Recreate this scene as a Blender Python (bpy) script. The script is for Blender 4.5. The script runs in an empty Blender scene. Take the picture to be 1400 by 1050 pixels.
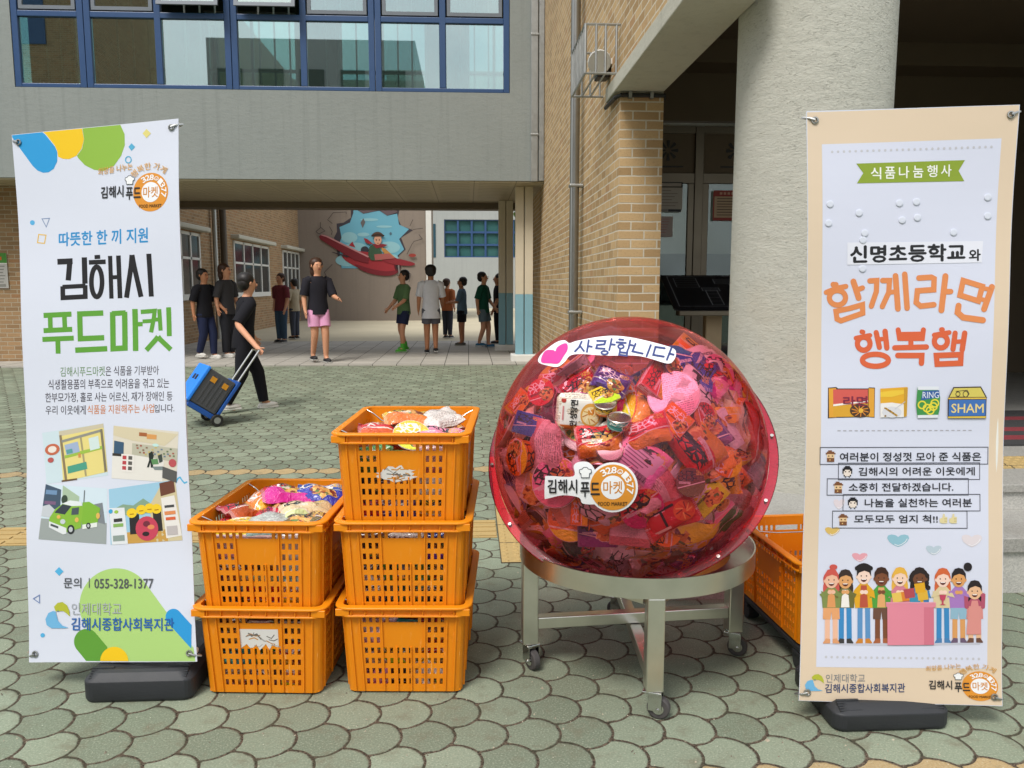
import bpy, bmesh, math, random
from mathutils import Vector, Matrix, geometry, noise
scene = bpy.context.scene
COL = scene.collection
rnd = random.Random(11)
R_ = math.radians

# ------------------------------------------------------------------ camera
F, CX, CY, H = 1100.0, 700.0, 525.0, 1.33      # focal length in photo pixels, photo centre, lens height in metres
_d = Vector((640 - CX, CY - 390, -F)).normalized()            # street axis (+Y) as the camera sees it
_p = math.atan((CY - 390) / F)
_u = Vector((0, math.cos(_p), math.sin(_p))); _u = (_u - _d * _d.dot(_u)).normalized()
CR = Matrix((_d.cross(_u), _d, _u))
CP = Vector((0, 0, H))
cam = bpy.data.cameras.new('camera'); cam_o = bpy.data.objects.new('camera', cam); COL.objects.link(cam_o)
cam_o.matrix_world = Matrix.Translation(CP) @ CR.to_4x4()
cam.sensor_fit = 'HORIZONTAL'; cam.sensor_width = 36; cam.lens = 36 * F / 1400; cam.clip_start = .05; cam.clip_end = 2000
scene.camera = cam_o
# ------------------------------------------------------------------ sky, sun, exposure
SUN_EL, SUN_AZ = R_(56), R_(-148)          # azimuth from +Y, clockwise seen from above: behind and left of the viewer
w = bpy.data.worlds.new('World'); scene.world = w; w.use_nodes = True
_n = w.node_tree.nodes; _sky = _n.new('ShaderNodeTexSky'); _sky.sky_type = 'NISHITA'; _sky.sun_disc = False
_sky.sun_elevation = SUN_EL; _sky.sun_rotation = SUN_AZ; _sky.air_density = 1.3; _sky.dust_density = 4.0; _sky.ozone_density = 1.0
_tc = _n.new('ShaderNodeTexCoord'); _cn = _n.new('ShaderNodeTexNoise'); _cn.inputs['Scale'].default_value = 2.6; _cn.inputs['Detail'].default_value = 7; _cn.inputs['Roughness'].default_value = .6
_cr = _n.new('ShaderNodeMapRange'); _cr.inputs[1].default_value = .40; _cr.inputs[2].default_value = .62; _cr.inputs[3].default_value = .25; _cr.inputs[4].default_value = .95
_cm = _n.new('ShaderNodeMix'); _cm.data_type = 'RGBA'; _cm.inputs[7].default_value = (8.2, 8.4, 8.8, 1)         # broken white cloud over the sky
for _a, _b in ((_tc.outputs['Generated'], _cn.inputs['Vector']), (_cn.outputs['Fac'], _cr.inputs[0]), (_cr.outputs[0], _cm.inputs[0]), (_sky.outputs[0], _cm.inputs[6]), (_cm.outputs[2], _n['Background'].inputs[0])): w.node_tree.links.new(_a, _b)
_n['Background'].inputs[1].default_value = .115
_l = bpy.data.lights.new('sun', 'SUN'); _l.energy = 2.0; _l.angle = R_(20); _l.use_shadow = True; _l.color = (1, .975, .94)
_lo = bpy.data.objects.new('sun', _l); COL.objects.link(_lo)
_sd = Vector((math.sin(SUN_AZ) * math.cos(SUN_EL), math.cos(SUN_AZ) * math.cos(SUN_EL), math.sin(SUN_EL)))
_lo.rotation_euler = _sd.to_track_quat('Z', 'Y').to_euler(); _lo.location = (-6, -8, 14)
scene.view_settings.view_transform = 'Standard'; scene.view_settings.look = 'None'
scene.view_settings.exposure = 0.5; scene.view_settings.gamma = 1
scene.cycles.use_denoising = True; scene.cycles.max_bounces = 8; scene.cycles.transparent_max_bounces = 14
scene.cycles.caustics_reflective = False; scene.cycles.caustics_refractive = False

# ------------------------------------------------------------------ photo rays onto real planes
def ray(px, py): return CR @ Vector((px - CX, CY - py, -F))
def at_z(px, py, z=0.0):
    v = ray(px, py); return CP + v * ((z - H) / v.z)
def at_y(px, py, y):
    v = ray(px, py); return CP + v * (y / v.y)
def at_x(px, py, x):
    v = ray(px, py); return CP + v * (x / v.x)
def gz(y): return 0.0 if y < 4 else min(.13, .13 * (y - 4) / 8.1)
def on_ground(px, py):
    p = at_z(px, py)
    for _ in range(8): p = at_z(px, py, gz(p.y))
    return p
# ------------------------------------------------------------------ colours, materials
def hx(h):
    h = h.lstrip('#'); c = [int(h[i:i + 2], 16) / 255 for i in (0, 2, 4)]
    return tuple(x / 12.92 if x <= .04045 else ((x + .055) / 1.055) ** 2.4 for x in c)
def col(c): return (hx(c) if isinstance(c, str) else tuple(c)) + (1.0,)
class G:
    """small helper that wires shader nodes"""
    def __init__(s, name):
        s.m = bpy.data.materials.new(name); s.m.use_nodes = True; s.t = s.m.node_tree; s.b = s.t.nodes['Principled BSDF']
    def put(s, sock, v):
        if hasattr(v, 'is_output'): s.t.links.new(v, sock)
        elif v is not None: sock.default_value = v
    def m_(s, op, a, b=None, c=None):
        n = s.t.nodes.new('ShaderNodeMath'); n.operation = op
        for i, v in enumerate((a, b, c)): s.put(n.inputs[i], v)
        return n.outputs[0]
    def mix(s, f, a, b, mode='MIX'):
        n = s.t.nodes.new('ShaderNodeMix'); n.data_type = 'RGBA'; n.blend_type = mode
        s.put(n.inputs[0], f)
        for k, v in ((6, a), (7, b)): s.put(n.inputs[k], v if hasattr(v, 'is_output') else col(v))
        return n.outputs[2]
    def ss(s, x, a, b):
        n = s.t.nodes.new('ShaderNodeMapRange'); n.interpolation_type = 'SMOOTHSTEP'
        s.put(n.inputs[0], x); s.put(n.inputs[1], a); s.put(n.inputs[2], b); return n.outputs[0]
    def co(s, kind='Object', scale=(1, 1, 1), rot=(0, 0, 0)):
        n = s.t.nodes.new('ShaderNodeTexCoord'); mp = s.t.nodes.new('ShaderNodeMapping')
        s.t.links.new(n.outputs[kind], mp.inputs[0]); mp.inputs[3].default_value = scale; mp.inputs[2].default_value = rot
        return mp.outputs[0]
    def pos(s): return s.t.nodes.new('ShaderNodeNewGeometry').outputs['Position']
    def sep(s, v):
        n = s.t.nodes.new('ShaderNodeSeparateXYZ'); s.t.links.new(v, n.inputs[0]); return n.outputs
    def comb(s, *a):
        n = s.t.nodes.new('ShaderNodeCombineXYZ')
        for i, v in enumerate(a): s.put(n.inputs[i], v)
        return n.outputs[0]
    def noise(s, v, sc, det=4, rough=.55, dist=0, color=False):
        n = s.t.nodes.new('ShaderNodeTexNoise'); s.put(n.inputs['Vector'], v); n.inputs['Scale'].default_value = sc
        n.inputs['Detail'].default_value = det; n.inputs['Roughness'].default_value = rough; n.inputs['Distortion'].default_value = dist
        return n.outputs['Color' if color else 'Fac']
    def voro(s, v, sc, feature='F1', out='Distance'):
        n = s.t.nodes.new('ShaderNodeTexVoronoi'); n.feature = feature; s.put(n.inputs['Vector'], v); n.inputs['Scale'].default_value = sc
        return n.outputs[out]
    def white(s, v):
        n = s.t.nodes.new('ShaderNodeTexWhiteNoise'); s.put(n.inputs['Vector'], v); return n.outputs['Value']
    def bump(s, h, st=.3, d=.01):
        n = s.t.nodes.new('ShaderNodeBump'); n.inputs['Strength'].default_value = st; n.inputs['Distance'].default_value = d
        s.t.links.new(h, n.inputs['Height']); s.t.links.new(n.outputs[0], s.b.inputs['Normal']); return n
    def fin(s, base=None, rough=None, metal=None, spec=None, coat=None):
        for k, v in (('Base Color', base), ('Roughness', rough), ('Metallic', metal), ('Specular IOR Level', spec), ('Coat Weight', coat)):
            if v is None: continue
            s.put(s.b.inputs[k], col(v) if (k == 'Base Color' and not hasattr(v, 'is_output')) else v)
        return s.m
def simple(name, c, rough=.55, metal=0, spec=.4, var=.12, vs=6.0, bump=0, bs=60.0, bd=.004, coat=0):
    g = G(name); p = g.co(); n = g.noise(p, vs, 5, .6)
    c = hx(c) if isinstance(c, str) else c
    lo = tuple(max(0, x * (1 - var)) for x in c); hi = tuple(min(1, x * (1 + var)) for x in c)
    base = g.mix(n, lo, hi)
    if bump: g.bump(g.noise(p, bs, 4, .6), bump, bd)
    rr = g.m_('ADD', g.m_('MULTIPLY', n, .16), rough - .08)
    return g.fin(base, rr, metal, spec, coat)
def attr_mat(name, rough=.5, spec=.3, bump=.0, bs=8.0, bd=.004, coat=0):
    g = G(name); a = g.t.nodes.new('ShaderNodeAttribute'); a.attribute_name = 'Col'
    if bump: g.bump(g.noise(g.co(), bs, 3, .5, .6), bump, bd)
    return g.fin(g.mix(1.0, a.outputs['Color'], (.86, .86, .87), 'MULTIPLY'), rough, 0, spec, coat)
MT = {}
# ------------------------------------------------------------------ mesh builder
class MB:
    def __init__(s): s.v = []; s.f = []; s.mi = []; s.uv = None
    def add(s, vs, fs, mi=0):
        k = len(s.v); s.v += [Vector(p) for p in vs]; s.f += [[i + k for i in f] for f in fs]; s.mi += [mi] * len(fs); return s
    def box(s, x0, x1, y0, y1, z0, z1, mi=0, M=None):
        vs = [Vector((x, y, z)) for z in (z0, z1) for y in (y0, y1) for x in (x0, x1)]
        if M: vs = [M @ p for p in vs]
        return s.add(vs, [(0, 2, 3, 1), (4, 5, 7, 6), (0, 1, 5, 4), (2, 6, 7, 3), (0, 4, 6, 2), (1, 3, 7, 5)], mi)
    def loft(s, rings, cap=True, mi=0, closed=False):
        n = len(rings[0]); vs = [p for r in rings for p in r]; fs = []
        m = len(rings)
        for i in range(m if closed else m - 1):
            for j in range(n):
                a, b = i * n, ((i + 1) % m) * n
                fs.append((a + j, a + (j + 1) % n, b + (j + 1) % n, b + j))
        if cap and not closed: fs += [tuple(reversed(range(n))), tuple(range((m - 1) * n, m * n))]
        return s.add(vs, fs, mi)
    def tube(s, pts, r, n=8, mi=0, closed=False):
        pts = [Vector(p) for p in pts]; rs = r if isinstance(r, (list, tuple)) else [r] * len(pts); rings = []
        prev = None
        for i, p in enumerate(pts):
            a = pts[i - 1] if (i or closed) else p; b = pts[(i + 1) % len(pts)] if (i < len(pts) - 1 or closed) else p
            t = (b - a).normalized()
            if prev is None: q = t.orthogonal().normalized()
            else: q = (prev - t * prev.dot(t)).normalized()
            prev = q; e = t.cross(q)
            rings.append([p + (q * math.cos(2 * math.pi * k / n) + e * math.sin(2 * math.pi * k / n)) * rs[i] for k in range(n)])
        return s.loft(rings, True, mi, closed)
    def lathe(s, prof, n=32, c=(0, 0, 0), mi=0, M=None, cap=True):
        rings = [[Vector((c[0] + r * math.cos(2 * math.pi * k / n), c[1] + r * math.sin(2 * math.pi * k / n), c[2] + z)) for k in range(n)] for r, z in prof]
        if M: rings = [[M @ p for p in r] for r in rings]
        return s.loft(rings, cap, mi)
    def ball(s, c, r, n=12, mi=0, M=None):
        r = (r, r, r) if not isinstance(r, (tuple, list)) else r; rings = []
        for i in range(1, n):
            a = math.pi * i / n
            rings.append([Vector((c[0] + r[0] * math.sin(a) * math.cos(2 * math.pi * k / (2 * n)), c[1] + r[1] * math.sin(a) * math.sin(2 * math.pi * k / (2 * n)), c[2] - r[2] * math.cos(a))) for k in range(2 * n)])
        if M: rings = [[M @ p for p in q] for q in rings]
        return s.loft(rings, True, mi)
    def prism(s, poly, depth, M, mi=0):
        a = [M @ Vector((x, y, 0)) for x, y in poly]; b = [M @ Vector((x, y, depth)) for x, y in poly]
        return s.loft([a, b], True, mi)
    def mesh(s, name, mats, bevel=0, seg=2, smooth=None, M=None):
        me = bpy.data.meshes.new(name); me.from_pydata([tuple(M @ p) if M else tuple(p) for p in s.v], [], s.f)
        me.polygons.foreach_set('material_index', s.mi)
        for m in (mats if isinstance(mats, (list, tuple)) else [mats]): me.materials.append(m)
        bm = bmesh.new(); bm.from_mesh(me)
        bmesh.ops.recalc_face_normals(bm, faces=bm.faces)
        if bevel:
            es = [e for e in bm.edges if len(e.link_faces) == 2 and e.calc_face_angle(0) > .5]
            bmesh.ops.bevel(bm, geom=es, offset=bevel, segments=seg, affect='EDGES', profile=.5, clamp_overlap=True)
        bm.to_mesh(me); bm.free()
        if s.uv is None: box_uv(me)
        if smooth is not None:
            me.polygons.foreach_set('use_smooth', [True] * len(me.polygons)); me.set_sharp_from_angle(angle=R_(smooth))
        return me
    def build(s, name, mats, parent=None, bevel=0, seg=2, smooth=None, local=False):
        M = None
        if parent is not None and not local: M = TM(parent).inverted()
        me = s.mesh(name, mats, bevel, seg, smooth, M)
        return link(name, me, parent)
def TM(o):
    m = Matrix.LocRotScale(o.location, o.rotation_euler, None)
    return TM(o.parent) @ m if o.parent else m
def box_uv(me):
    uv = me.uv_layers.new(name='UVMap').data
    for p in me.polygons:
        n = p.normal; a = max(range(3), key=lambda i: abs(n[i]))
        for li in p.loop_indices:
            c = me.vertices[me.loops[li].vertex_index].co
            uv[li].uv = (c.y, c.z) if a == 0 else ((c.x, c.z) if a == 1 else (c.x, c.y))
def link(name, data, parent=None):
    o = bpy.data.objects.new(name, data); COL.objects.link(o)
    if parent is not None: o.parent = parent
    return o
def tag(o, label=None, cat=None, group=None, kind=None):
    for k, v in (('label', label), ('category', cat), ('group', group), ('kind', kind)):
        if v: o[k] = v
    return o
def thing(name, label, cat, loc=(0, 0, 0), rz=0.0, group=None, rot=None):
    o = bpy.data.objects.new(name, None); COL.objects.link(o); o.empty_display_size = .1
    o.location = loc; o.rotation_euler = rot or (0, 0, rz)
    return tag(o, label, cat, group)
def copy_tree(o, parent=None):
    c = o.copy(); COL.objects.link(c)
    if parent is not None: c.parent = parent
    for ch in list(o.children): copy_tree(ch, c)
    return c
# ------------------------------------------------------------------ flat coloured print (ink on a sheet)
def ell(cx, cy, rx, ry=None, n=24, a0=0, a1=360):
    ry = rx if ry is None else ry
    k = n if abs(a1 - a0) < 360 else n - 1
    return [(cx + rx * math.cos(R_(a0 + (a1 - a0) * i / n)), cy - ry * math.sin(R_(a0 + (a1 - a0) * i / n))) for i in range(k + 1)]
def smooth_poly(P, k=5):
    n = len(P); out = []
    for i in range(n):
        a, b, c, d = [Vector(P[(i + j) % n]) for j in (-1, 0, 1, 2)]
        for t in [j / k for j in range(k)]:
            q = .5 * ((2 * b) + (c - a) * t + (2 * a - 5 * b + 4 * c - d) * t * t + (3 * b - a - 3 * c + d) * t * t * t); out.append((q.x, q.y))
    return out
_glyphs = {}
WORDS = """A
055-328-1377
1
2
3
7
8
FOOD MARKET
RING
SHAM
가
게
김해시
김해시의 어려운 이웃에게
김해시종합사회복지관
김해시푸드마켓
나
나눔을 실천하는 여러분
눔
따뜻한 한 끼 지원
라면
마켓
모두모두 엄지 척!!
문의
복
사
소중히 전달하겠습니다.
식
식생활용품의 부족으로 어려움을 겪고 있는
식품을 지원해주는 사업
신명초등학교
여러분이 정성껏 모아 준 식품은
와
우리 이웃에게
은 식품을 기부받아
인제대학교
입니다.
푸드
품
한
한부모가정, 홀로 사는 어르신, 재가 장애인 등
행
희망을 나누는""".split('\n')
def _set_type(words):
    """outlines of many lines of text at once (one line per word, three units apart)"""
    c = bpy.data.curves.new('pen', 'FONT'); c.body = '\n'.join(words); c.size = 1; c.space_line = 3; c.resolution_u = 2
    o = bpy.data.objects.new('pen', c); me = o.to_mesh(); vs = [(v.co.x, v.co.y) for v in me.vertices]
    rows = {}
    for p in me.polygons:
        i = round((.35 - sum(vs[k][1] for k in p.vertices) / len(p.vertices)) / 3); rows.setdefault(i, []).append(tuple(p.vertices))
    for i, fs in rows.items():
        ids = sorted({k for f in fs for k in f}); ix = {k: n for n, k in enumerate(ids)}
        _glyphs[words[i]] = ([(vs[k][0], vs[k][1] + 3 * i) for k in ids], [tuple(ix[k] for k in f) for f in fs])
    o.to_mesh_clear(); bpy.data.objects.remove(o); bpy.data.curves.remove(c)
_set_type(WORDS)
def glyphs(s):
    if s not in _glyphs: print('MISSING', s); _set_type([s])
    return _glyphs[s]
class Print:
    """polygons given in drawing coordinates, carried to 3-D by place(x, y, lift)"""
    def __init__(s, place, cell=None, step=.00035, first=1): s.place = place; s.v = []; s.f = []; s.c = []; s.lay = first; s.cell = cell; s.step = step; s.k = 0
    def up(s): s.lay += 1; s.k = 0
    def emit(s, vs, fs, c):
        s.k += 1; lift = (s.lay + min(s.k, 40) * .02) * s.step
        if s.cell:
            bm = bmesh.new(); bv = [bm.verts.new((x, y, 0)) for x, y in vs]
            for f in fs:
                try: bm.faces.new([bv[i] for i in f])
                except ValueError: pass
            bmesh.ops.triangulate(bm, faces=bm.faces)
            for _ in range(5):
                es = [e for e in bm.edges if e.calc_length() > s.cell]
                if not es: break
                bmesh.ops.subdivide_edges(bm, edges=es, cuts=1); bmesh.ops.triangulate(bm, faces=[f for f in bm.faces if len(f.verts) > 3])
            bm.verts.index_update(); vs = [(v.co.x, v.co.y) for v in bm.verts]; fs = [[v.index for v in f.verts] for f in bm.faces]; bm.free()
        k = len(s.v); s.v += [s.place(x, y, lift) for x, y in vs]; s.f += [[i + k for i in f] for f in fs]; s.c += [col(c)] * len(fs)
    def poly(s, pts, c):
        tr = geometry.tessellate_polygon([[Vector((x, y, 0)) for x, y in pts]])
        s.emit(pts, tr, c)
    def ell(s, cx, cy, rx, ry=None, c='#000000', n=24, a0=0, a1=360): s.poly(ell(cx, cy, rx, ry, n, a0, a1), c)
    def rect(s, x0, y0, x1, y1, c): s.poly([(x0, y0), (x1, y0), (x1, y1), (x0, y1)], c)
    def ring(s, cx, cy, rx, ry, t, c, n=28):
        o = ell(cx, cy, rx + t / 2, ry + t / 2, n); i = ell(cx, cy, rx - t / 2, ry - t / 2, n)
        s.emit(o + i, [(k, (k + 1) % n, n + (k + 1) % n, n + k) for k in range(n)], c)
    def line(s, pts, t, c, rnd_=True, closed=False):
        P = [Vector(p) for p in pts]; n = len(P); L = []; Rr = []
        for i in range(n):
            a = P[i - 1] if (i or closed) else None; b = P[(i + 1) % n] if (i < n - 1 or closed) else None
            d1 = (P[i] - a).normalized() if a is not None else None; d2 = (b - P[i]).normalized() if b is not None else None
            if d1 is None: d1 = d2
            if d2 is None: d2 = d1
            n1 = Vector((-d1.y, d1.x)); n2 = Vector((-d2.y, d2.x)); m = (n1 + n2)
            m = m.normalized() if m.length > 1e-6 else n1
            k = t / 2 / max(.5, m.dot(n1)); L.append(P[i] + m * k); Rr.append(P[i] - m * k)
        vs = [tuple(p) for p in L + Rr]
        s.emit(vs, [(i, (i + 1) % n, n + (i + 1) % n, n + i) for i in range(n if closed else n - 1)], c)
        if rnd_ and not closed:
            for p in (P[0], P[-1]): s.ell(p.x, p.y, t / 2, t / 2, c, 12)
    def text(s, body, x0, y0, x1, y1, c, bold=0.0, ry0=None, ry1=None, warp=None):
        """fit the text in the box; y0 top, y1 bottom; ry0, ry1 the same at the right end"""
        vs, fs = glyphs(body)
        ax = min(v[0] for v in vs) - bold; bx = max(v[0] for v in vs) + bold; ay = min(v[1] for v in vs) - bold; by = max(v[1] for v in vs) + bold
        ry0 = y0 if ry0 is None else ry0; ry1 = y1 if ry1 is None else ry1
        for ox, oy in (((-bold, 0), (bold, 0), (0, bold), (0, -bold)) if bold > .003 else ((0, 0),)):   # heavier weights are struck four times
            out = []
            for x, y in vs:
                u = (x + ox - ax) / (bx - ax); v = (y + oy - ay) / (by - ay)
                p = (x0 + (x1 - x0) * u, (y1 + (ry1 - y1) * u) * (1 - v) + (y0 + (ry0 - y0) * u) * v)
                out.append(warp(u, v) if warp else p)
            s.emit(out, fs, c)
    def build(s, name, mat, parent, inv=None):
        me = bpy.data.meshes.new(name); me.from_pydata([tuple(inv @ p) if inv else tuple(p) for p in s.v], [], s.f); me.materials.append(mat)
        a = me.color_attributes.new('Col', 'FLOAT_COLOR', 'CORNER')
        for p in me.polygons:
            for li in p.loop_indices: a.data[li].color = s.c[p.index]
        return link(name, me, parent)
# ------------------------------------------------------------------ materials of the place
def paver_mat():
    g = G('scallop_pavers'); L, q, R = .1568, .1355, .0912
    x, y, z = g.sep(g.pos())
    ap = at_z(522.1, 976.4); ox, oy = ap.x - R, ap.y
    wob = g.noise(g.pos(), 38, 3, .6); wob2 = g.noise(g.pos(), 3.2, 2, .5)
    xs = g.m_('ADD', g.m_('SUBTRACT', x, ox), g.m_('MULTIPLY', g.m_('SUBTRACT', wob2, .5), .022))
    ys = g.m_('ADD', g.m_('SUBTRACT', y, oy), g.m_('MULTIPLY', g.m_('SUBTRACT', g.noise(g.pos(), 2.7, 2, .5), .5), .02))
    r0 = g.m_('FLOOR', g.m_('DIVIDE', ys, q)); res = []
    for k in (0, 1):
        j = g.m_('ADD', r0, k); dy = g.m_('SUBTRACT', ys, g.m_('MULTIPLY', j, q))
        off = g.m_('MULTIPLY', g.m_('FLOORED_MODULO', j, 2), L / 2)
        h = g.m_('SQRT', g.m_('MAXIMUM', g.m_('SUBTRACT', R * R, g.m_('MULTIPLY', dy, dy)), 0))
        n = g.m_('CEIL', g.m_('DIVIDE', g.m_('SUBTRACT', g.m_('SUBTRACT', xs, h), off), L))
        cx = g.m_('ADD', off, g.m_('MULTIPLY', n, L))
        ins = g.m_('LESS_THAN', cx, g.m_('ADD', xs, h))
        cost = g.m_('ADD', cx, g.m_('MULTIPLY', g.m_('SUBTRACT', 1, ins), 1e4))
        dx = g.m_('SUBTRACT', xs, cx); d = g.m_('SQRT', g.m_('ADD', g.m_('MULTIPLY', dx, dx), g.m_('MULTIPLY', dy, dy)))
        res.append((cost, d, n, j))
    s = g.m_('LESS_THAN', res[1][0], res[0][0])
    def pick(i): return g.m_('ADD', res[0][i], g.m_('MULTIPLY', s, g.m_('SUBTRACT', res[1][i], res[0][i])))
    d, n, j = pick(1), pick(2), pick(3)
    e = g.m_('ADD', g.m_('SUBTRACT', R, d), g.m_('MULTIPLY', g.m_('SUBTRACT', wob, .5), .013))
    body = g.ss(e, .0058, .0122)
    rid = g.white(g.comb(n, j, 0)); rid2 = g.white(g.comb(n, j, 7))
    base = g.mix(rid, '#64705e', '#899580')
    base = g.mix(g.m_('MULTIPLY', g.noise(g.pos(), .8, 4, .6), .5), base, '#7e8270')
    def row(yr, wd=.5): return g.m_('LESS_THAN', g.m_('ABSOLUTE', g.m_('SUBTRACT', j, round((yr - oy) / q))), wd)
    tan = g.m_('MULTIPLY', g.m_('MAXIMUM', row(2.00), row(5.60)), g.m_('GREATER_THAN', rid2, .1))
    tan = g.m_('MAXIMUM', tan, g.m_('MULTIPLY', g.m_('GREATER_THAN', rid2, .9988), .4))
    base = g.mix(g.m_('MULTIPLY', tan, .85), base, g.mix(rid, '#b59a6c', '#a98d62'))
    big = g.noise(g.pos(), .55, 5, .65)
    base = g.mix(g.m_('MULTIPLY', g.ss(big, .45, .75), .4), base, '#6e6a58')
    fine = g.noise(g.pos(), 170, 3, .7)
    base = g.mix(g.m_('MULTIPLY', g.ss(fine, .5, .72), .45), base, '#bcbda8')
    base = g.mix(g.m_('MULTIPLY', g.ss(fine, .47, .3), .45), base, '#565a4a')
    stain = g.noise(g.pos(), 9, 5, .7)
    base = g.mix(g.m_('MULTIPLY', g.ss(stain, .50, .70), .55), base, '#6a6553')
    chip = g.ss(g.voro(g.pos(), 26), .055, .03)
    base = g.mix(g.m_('MULTIPLY', chip, .7), base, '#d9d6c4')
    grit = g.voro(g.pos(), 260, out='Color'); gs = g.sep(grit)[0]
    joint = g.mix(gs, '#231e18', '#6a5c4d'); joint = g.mix(g.m_('MULTIPLY', g.ss(stain, .45, .62), .6), joint, '#3c4030')
    c = g.mix(body, joint, base)
    hgt = g.m_('ADD', g.ss(e, .0, .015), g.m_('ADD', g.m_('MULTIPLY', fine, .10), g.m_('MULTIPLY', g.m_('MULTIPLY', g.m_('SUBTRACT', 1, body), gs), .3)))
    g.bump(hgt, .75, .006)
    return g.fin(c, .88, 0, .25)
def brick_mat(name, c1, c2, mortar, dark=.25, bw=.2, rh=.067, ms=.009):
    g = G(name); uv = g.co('UV')
    wv = g.noise(uv, 9, 2, .5, color=True); n = g.t.nodes.new('ShaderNodeVectorMath'); n.operation = 'MULTIPLY_ADD'
    g.t.links.new(wv, n.inputs[0]); n.inputs[1].default_value = (.006, .006, 0); g.t.links.new(uv, n.inputs[2])
    b = g.t.nodes.new('ShaderNodeTexBrick'); g.t.links.new(n.outputs[0], b.inputs['Vector']); b.inputs['Scale'].default_value = 1
    b.inputs['Brick Width'].default_value = bw; b.inputs['Row Height'].default_value = rh; b.inputs['Mortar Size'].default_value = ms / 2
    b.inputs['Mortar Smooth'].default_value = .25; b.inputs['Bias'].default_value = 0; b.offset = .5
    b.inputs['Color1'].default_value = (0, 0, 0, 1); b.inputs['Color2'].default_value = (1, 1, 1, 1); b.inputs['Mortar'].default_value = (.5, .5, .5, 1)
    rv = g.sep(b.outputs['Color'])[0]; fac = b.outputs['Fac']
    c = g.mix(rv, c1, c2)
    c = g.mix(g.m_('MULTIPLY', g.ss(rv, .80, .95), dark * 1.6), c, '#8a5a38')
    f = g.noise(uv, 60, 4, .7); c = g.mix(g.m_('MULTIPLY', g.ss(f, .5, .72), .35), c, tuple(x * .62 for x in hx(c1)))
    c = g.mix(g.m_('MULTIPLY', g.ss(g.noise(uv, 1.1, 4, .6), .5, .75), .3), c, tuple(x * .7 for x in hx(c1)))
    c = g.mix(fac, c, g.mix(g.noise(uv, 25, 3), mortar, tuple(x * .78 for x in hx(mortar))))
    g.bump(g.m_('ADD', g.m_('SUBTRACT', 1, fac), g.m_('MULTIPLY', f, .25)), .6, .008)
    return g.fin(c, .85, 0, .2)
def stucco_mat():
    g = G('stucco'); p = g.co(); p2 = g.co('Object', (1, 1, 2.2))
    a = g.noise(p2, 42, 6, .72, .6); b = g.noise(p, 150, 4, .7); lump = g.noise(p2, 9, 3, .5); cr = g.ss(g.noise(g.co('Object', (1, 1, 3.2)), 30, 5, .75, 1.5), .56, .68)
    big = g.noise(p, 1.6, 4, .6)
    c = g.mix(big, '#b0b0a5', '#c1c0b4'); c = g.mix(g.m_('MULTIPLY', cr, .45), c, '#8c8a7e')
    c = g.mix(g.m_('MULTIPLY', g.ss(g.noise(p, .9, 3, .5), .6, .75), .3), c, '#ab9676')
    h = g.m_('SUBTRACT', g.m_('ADD', g.m_('MULTIPLY', a, .8), g.m_('ADD', g.m_('MULTIPLY', b, .3), g.m_('MULTIPLY', lump, .8))), g.m_('MULTIPLY', cr, .5))
    g.bump(h, .65, .012); return g.fin(c, .92, 0, .15)
def concrete_mat(name, c1, c2, streak=.3, bs=1.0):
    g = G(name); p = g.pos(); h = g.noise(g.co('Object', (2, 2, 5)), 3.5, 6, .7); big = g.noise(p, .7, 4, .6); f = g.noise(p, 45, 4, .7)
    vs = g.noise(g.co('Object', (7, 7, .25)), 1.4, 4, .6)
    c = g.mix(big, c1, c2); c = g.mix(g.m_('MULTIPLY', g.ss(h, .48, .7), streak), c, tuple(x * .72 for x in hx(c1)))
    c = g.mix(g.m_('MULTIPLY', g.ss(vs, .5, .72), streak * 1.5), c, tuple(x * .62 for x in hx(c1)))
    c = g.mix(g.m_('MULTIPLY', g.ss(f, .5, .75), .25), c, tuple(x * .7 for x in hx(c1)))
    g.bump(g.m_('ADD', h, g.m_('MULTIPLY', f, .4)), .45 * bs, .01); return g.fin(c, .85, 0, .2)
def granite_mat(name, c1, c2, sc=130):
    g = G(name); p = g.pos(); f = g.noise(p, sc, 3, .75); v = g.sep(g.voro(p, sc * 1.3, out='Color'))[0]
    c = g.mix(g.m_('MULTIPLY', v, .8), c1, c2); c = g.mix(g.ss(f, .58, .7), c, tuple(x * .45 for x in hx(c1)))
    c = g.mix(g.m_('MULTIPLY', g.ss(g.noise(p, 2.2, 4, .6), .5, .7), .25), c, '#6c665a')
    return g.fin(c, .55, 0, .4)
def tile_mat(name, c1, c2, w_, h_, joint='#55534c', ms=.012, rough=.8, off=0.0):
    g = G(name); uv = g.co('UV'); b = g.t.nodes.new('ShaderNodeTexBrick'); g.t.links.new(uv, b.inputs['Vector']); b.inputs['Scale'].default_value = 1
    b.inputs['Brick Width'].default_value = w_; b.inputs['Row Height'].default_value = h_; b.inputs['Mortar Size'].default_value = ms / 2; b.offset = off
    b.inputs['Color1'].default_value = (0, 0, 0, 1); b.inputs['Color2'].default_value = (1, 1, 1, 1)
    c = g.mix(g.sep(b.outputs['Color'])[0], c1, c2); n = g.noise(uv, 4, 5, .65)
    c = g.mix(g.m_('MULTIPLY', g.ss(n, .5, .75), .35), c, tuple(x * .7 for x in hx(c1)))
    c = g.mix(b.outputs['Fac'], c, joint); g.bump(g.m_('SUBTRACT', 1, b.outputs['Fac']), .5, .006); return g.fin(c, rough, 0, .3)
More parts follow.
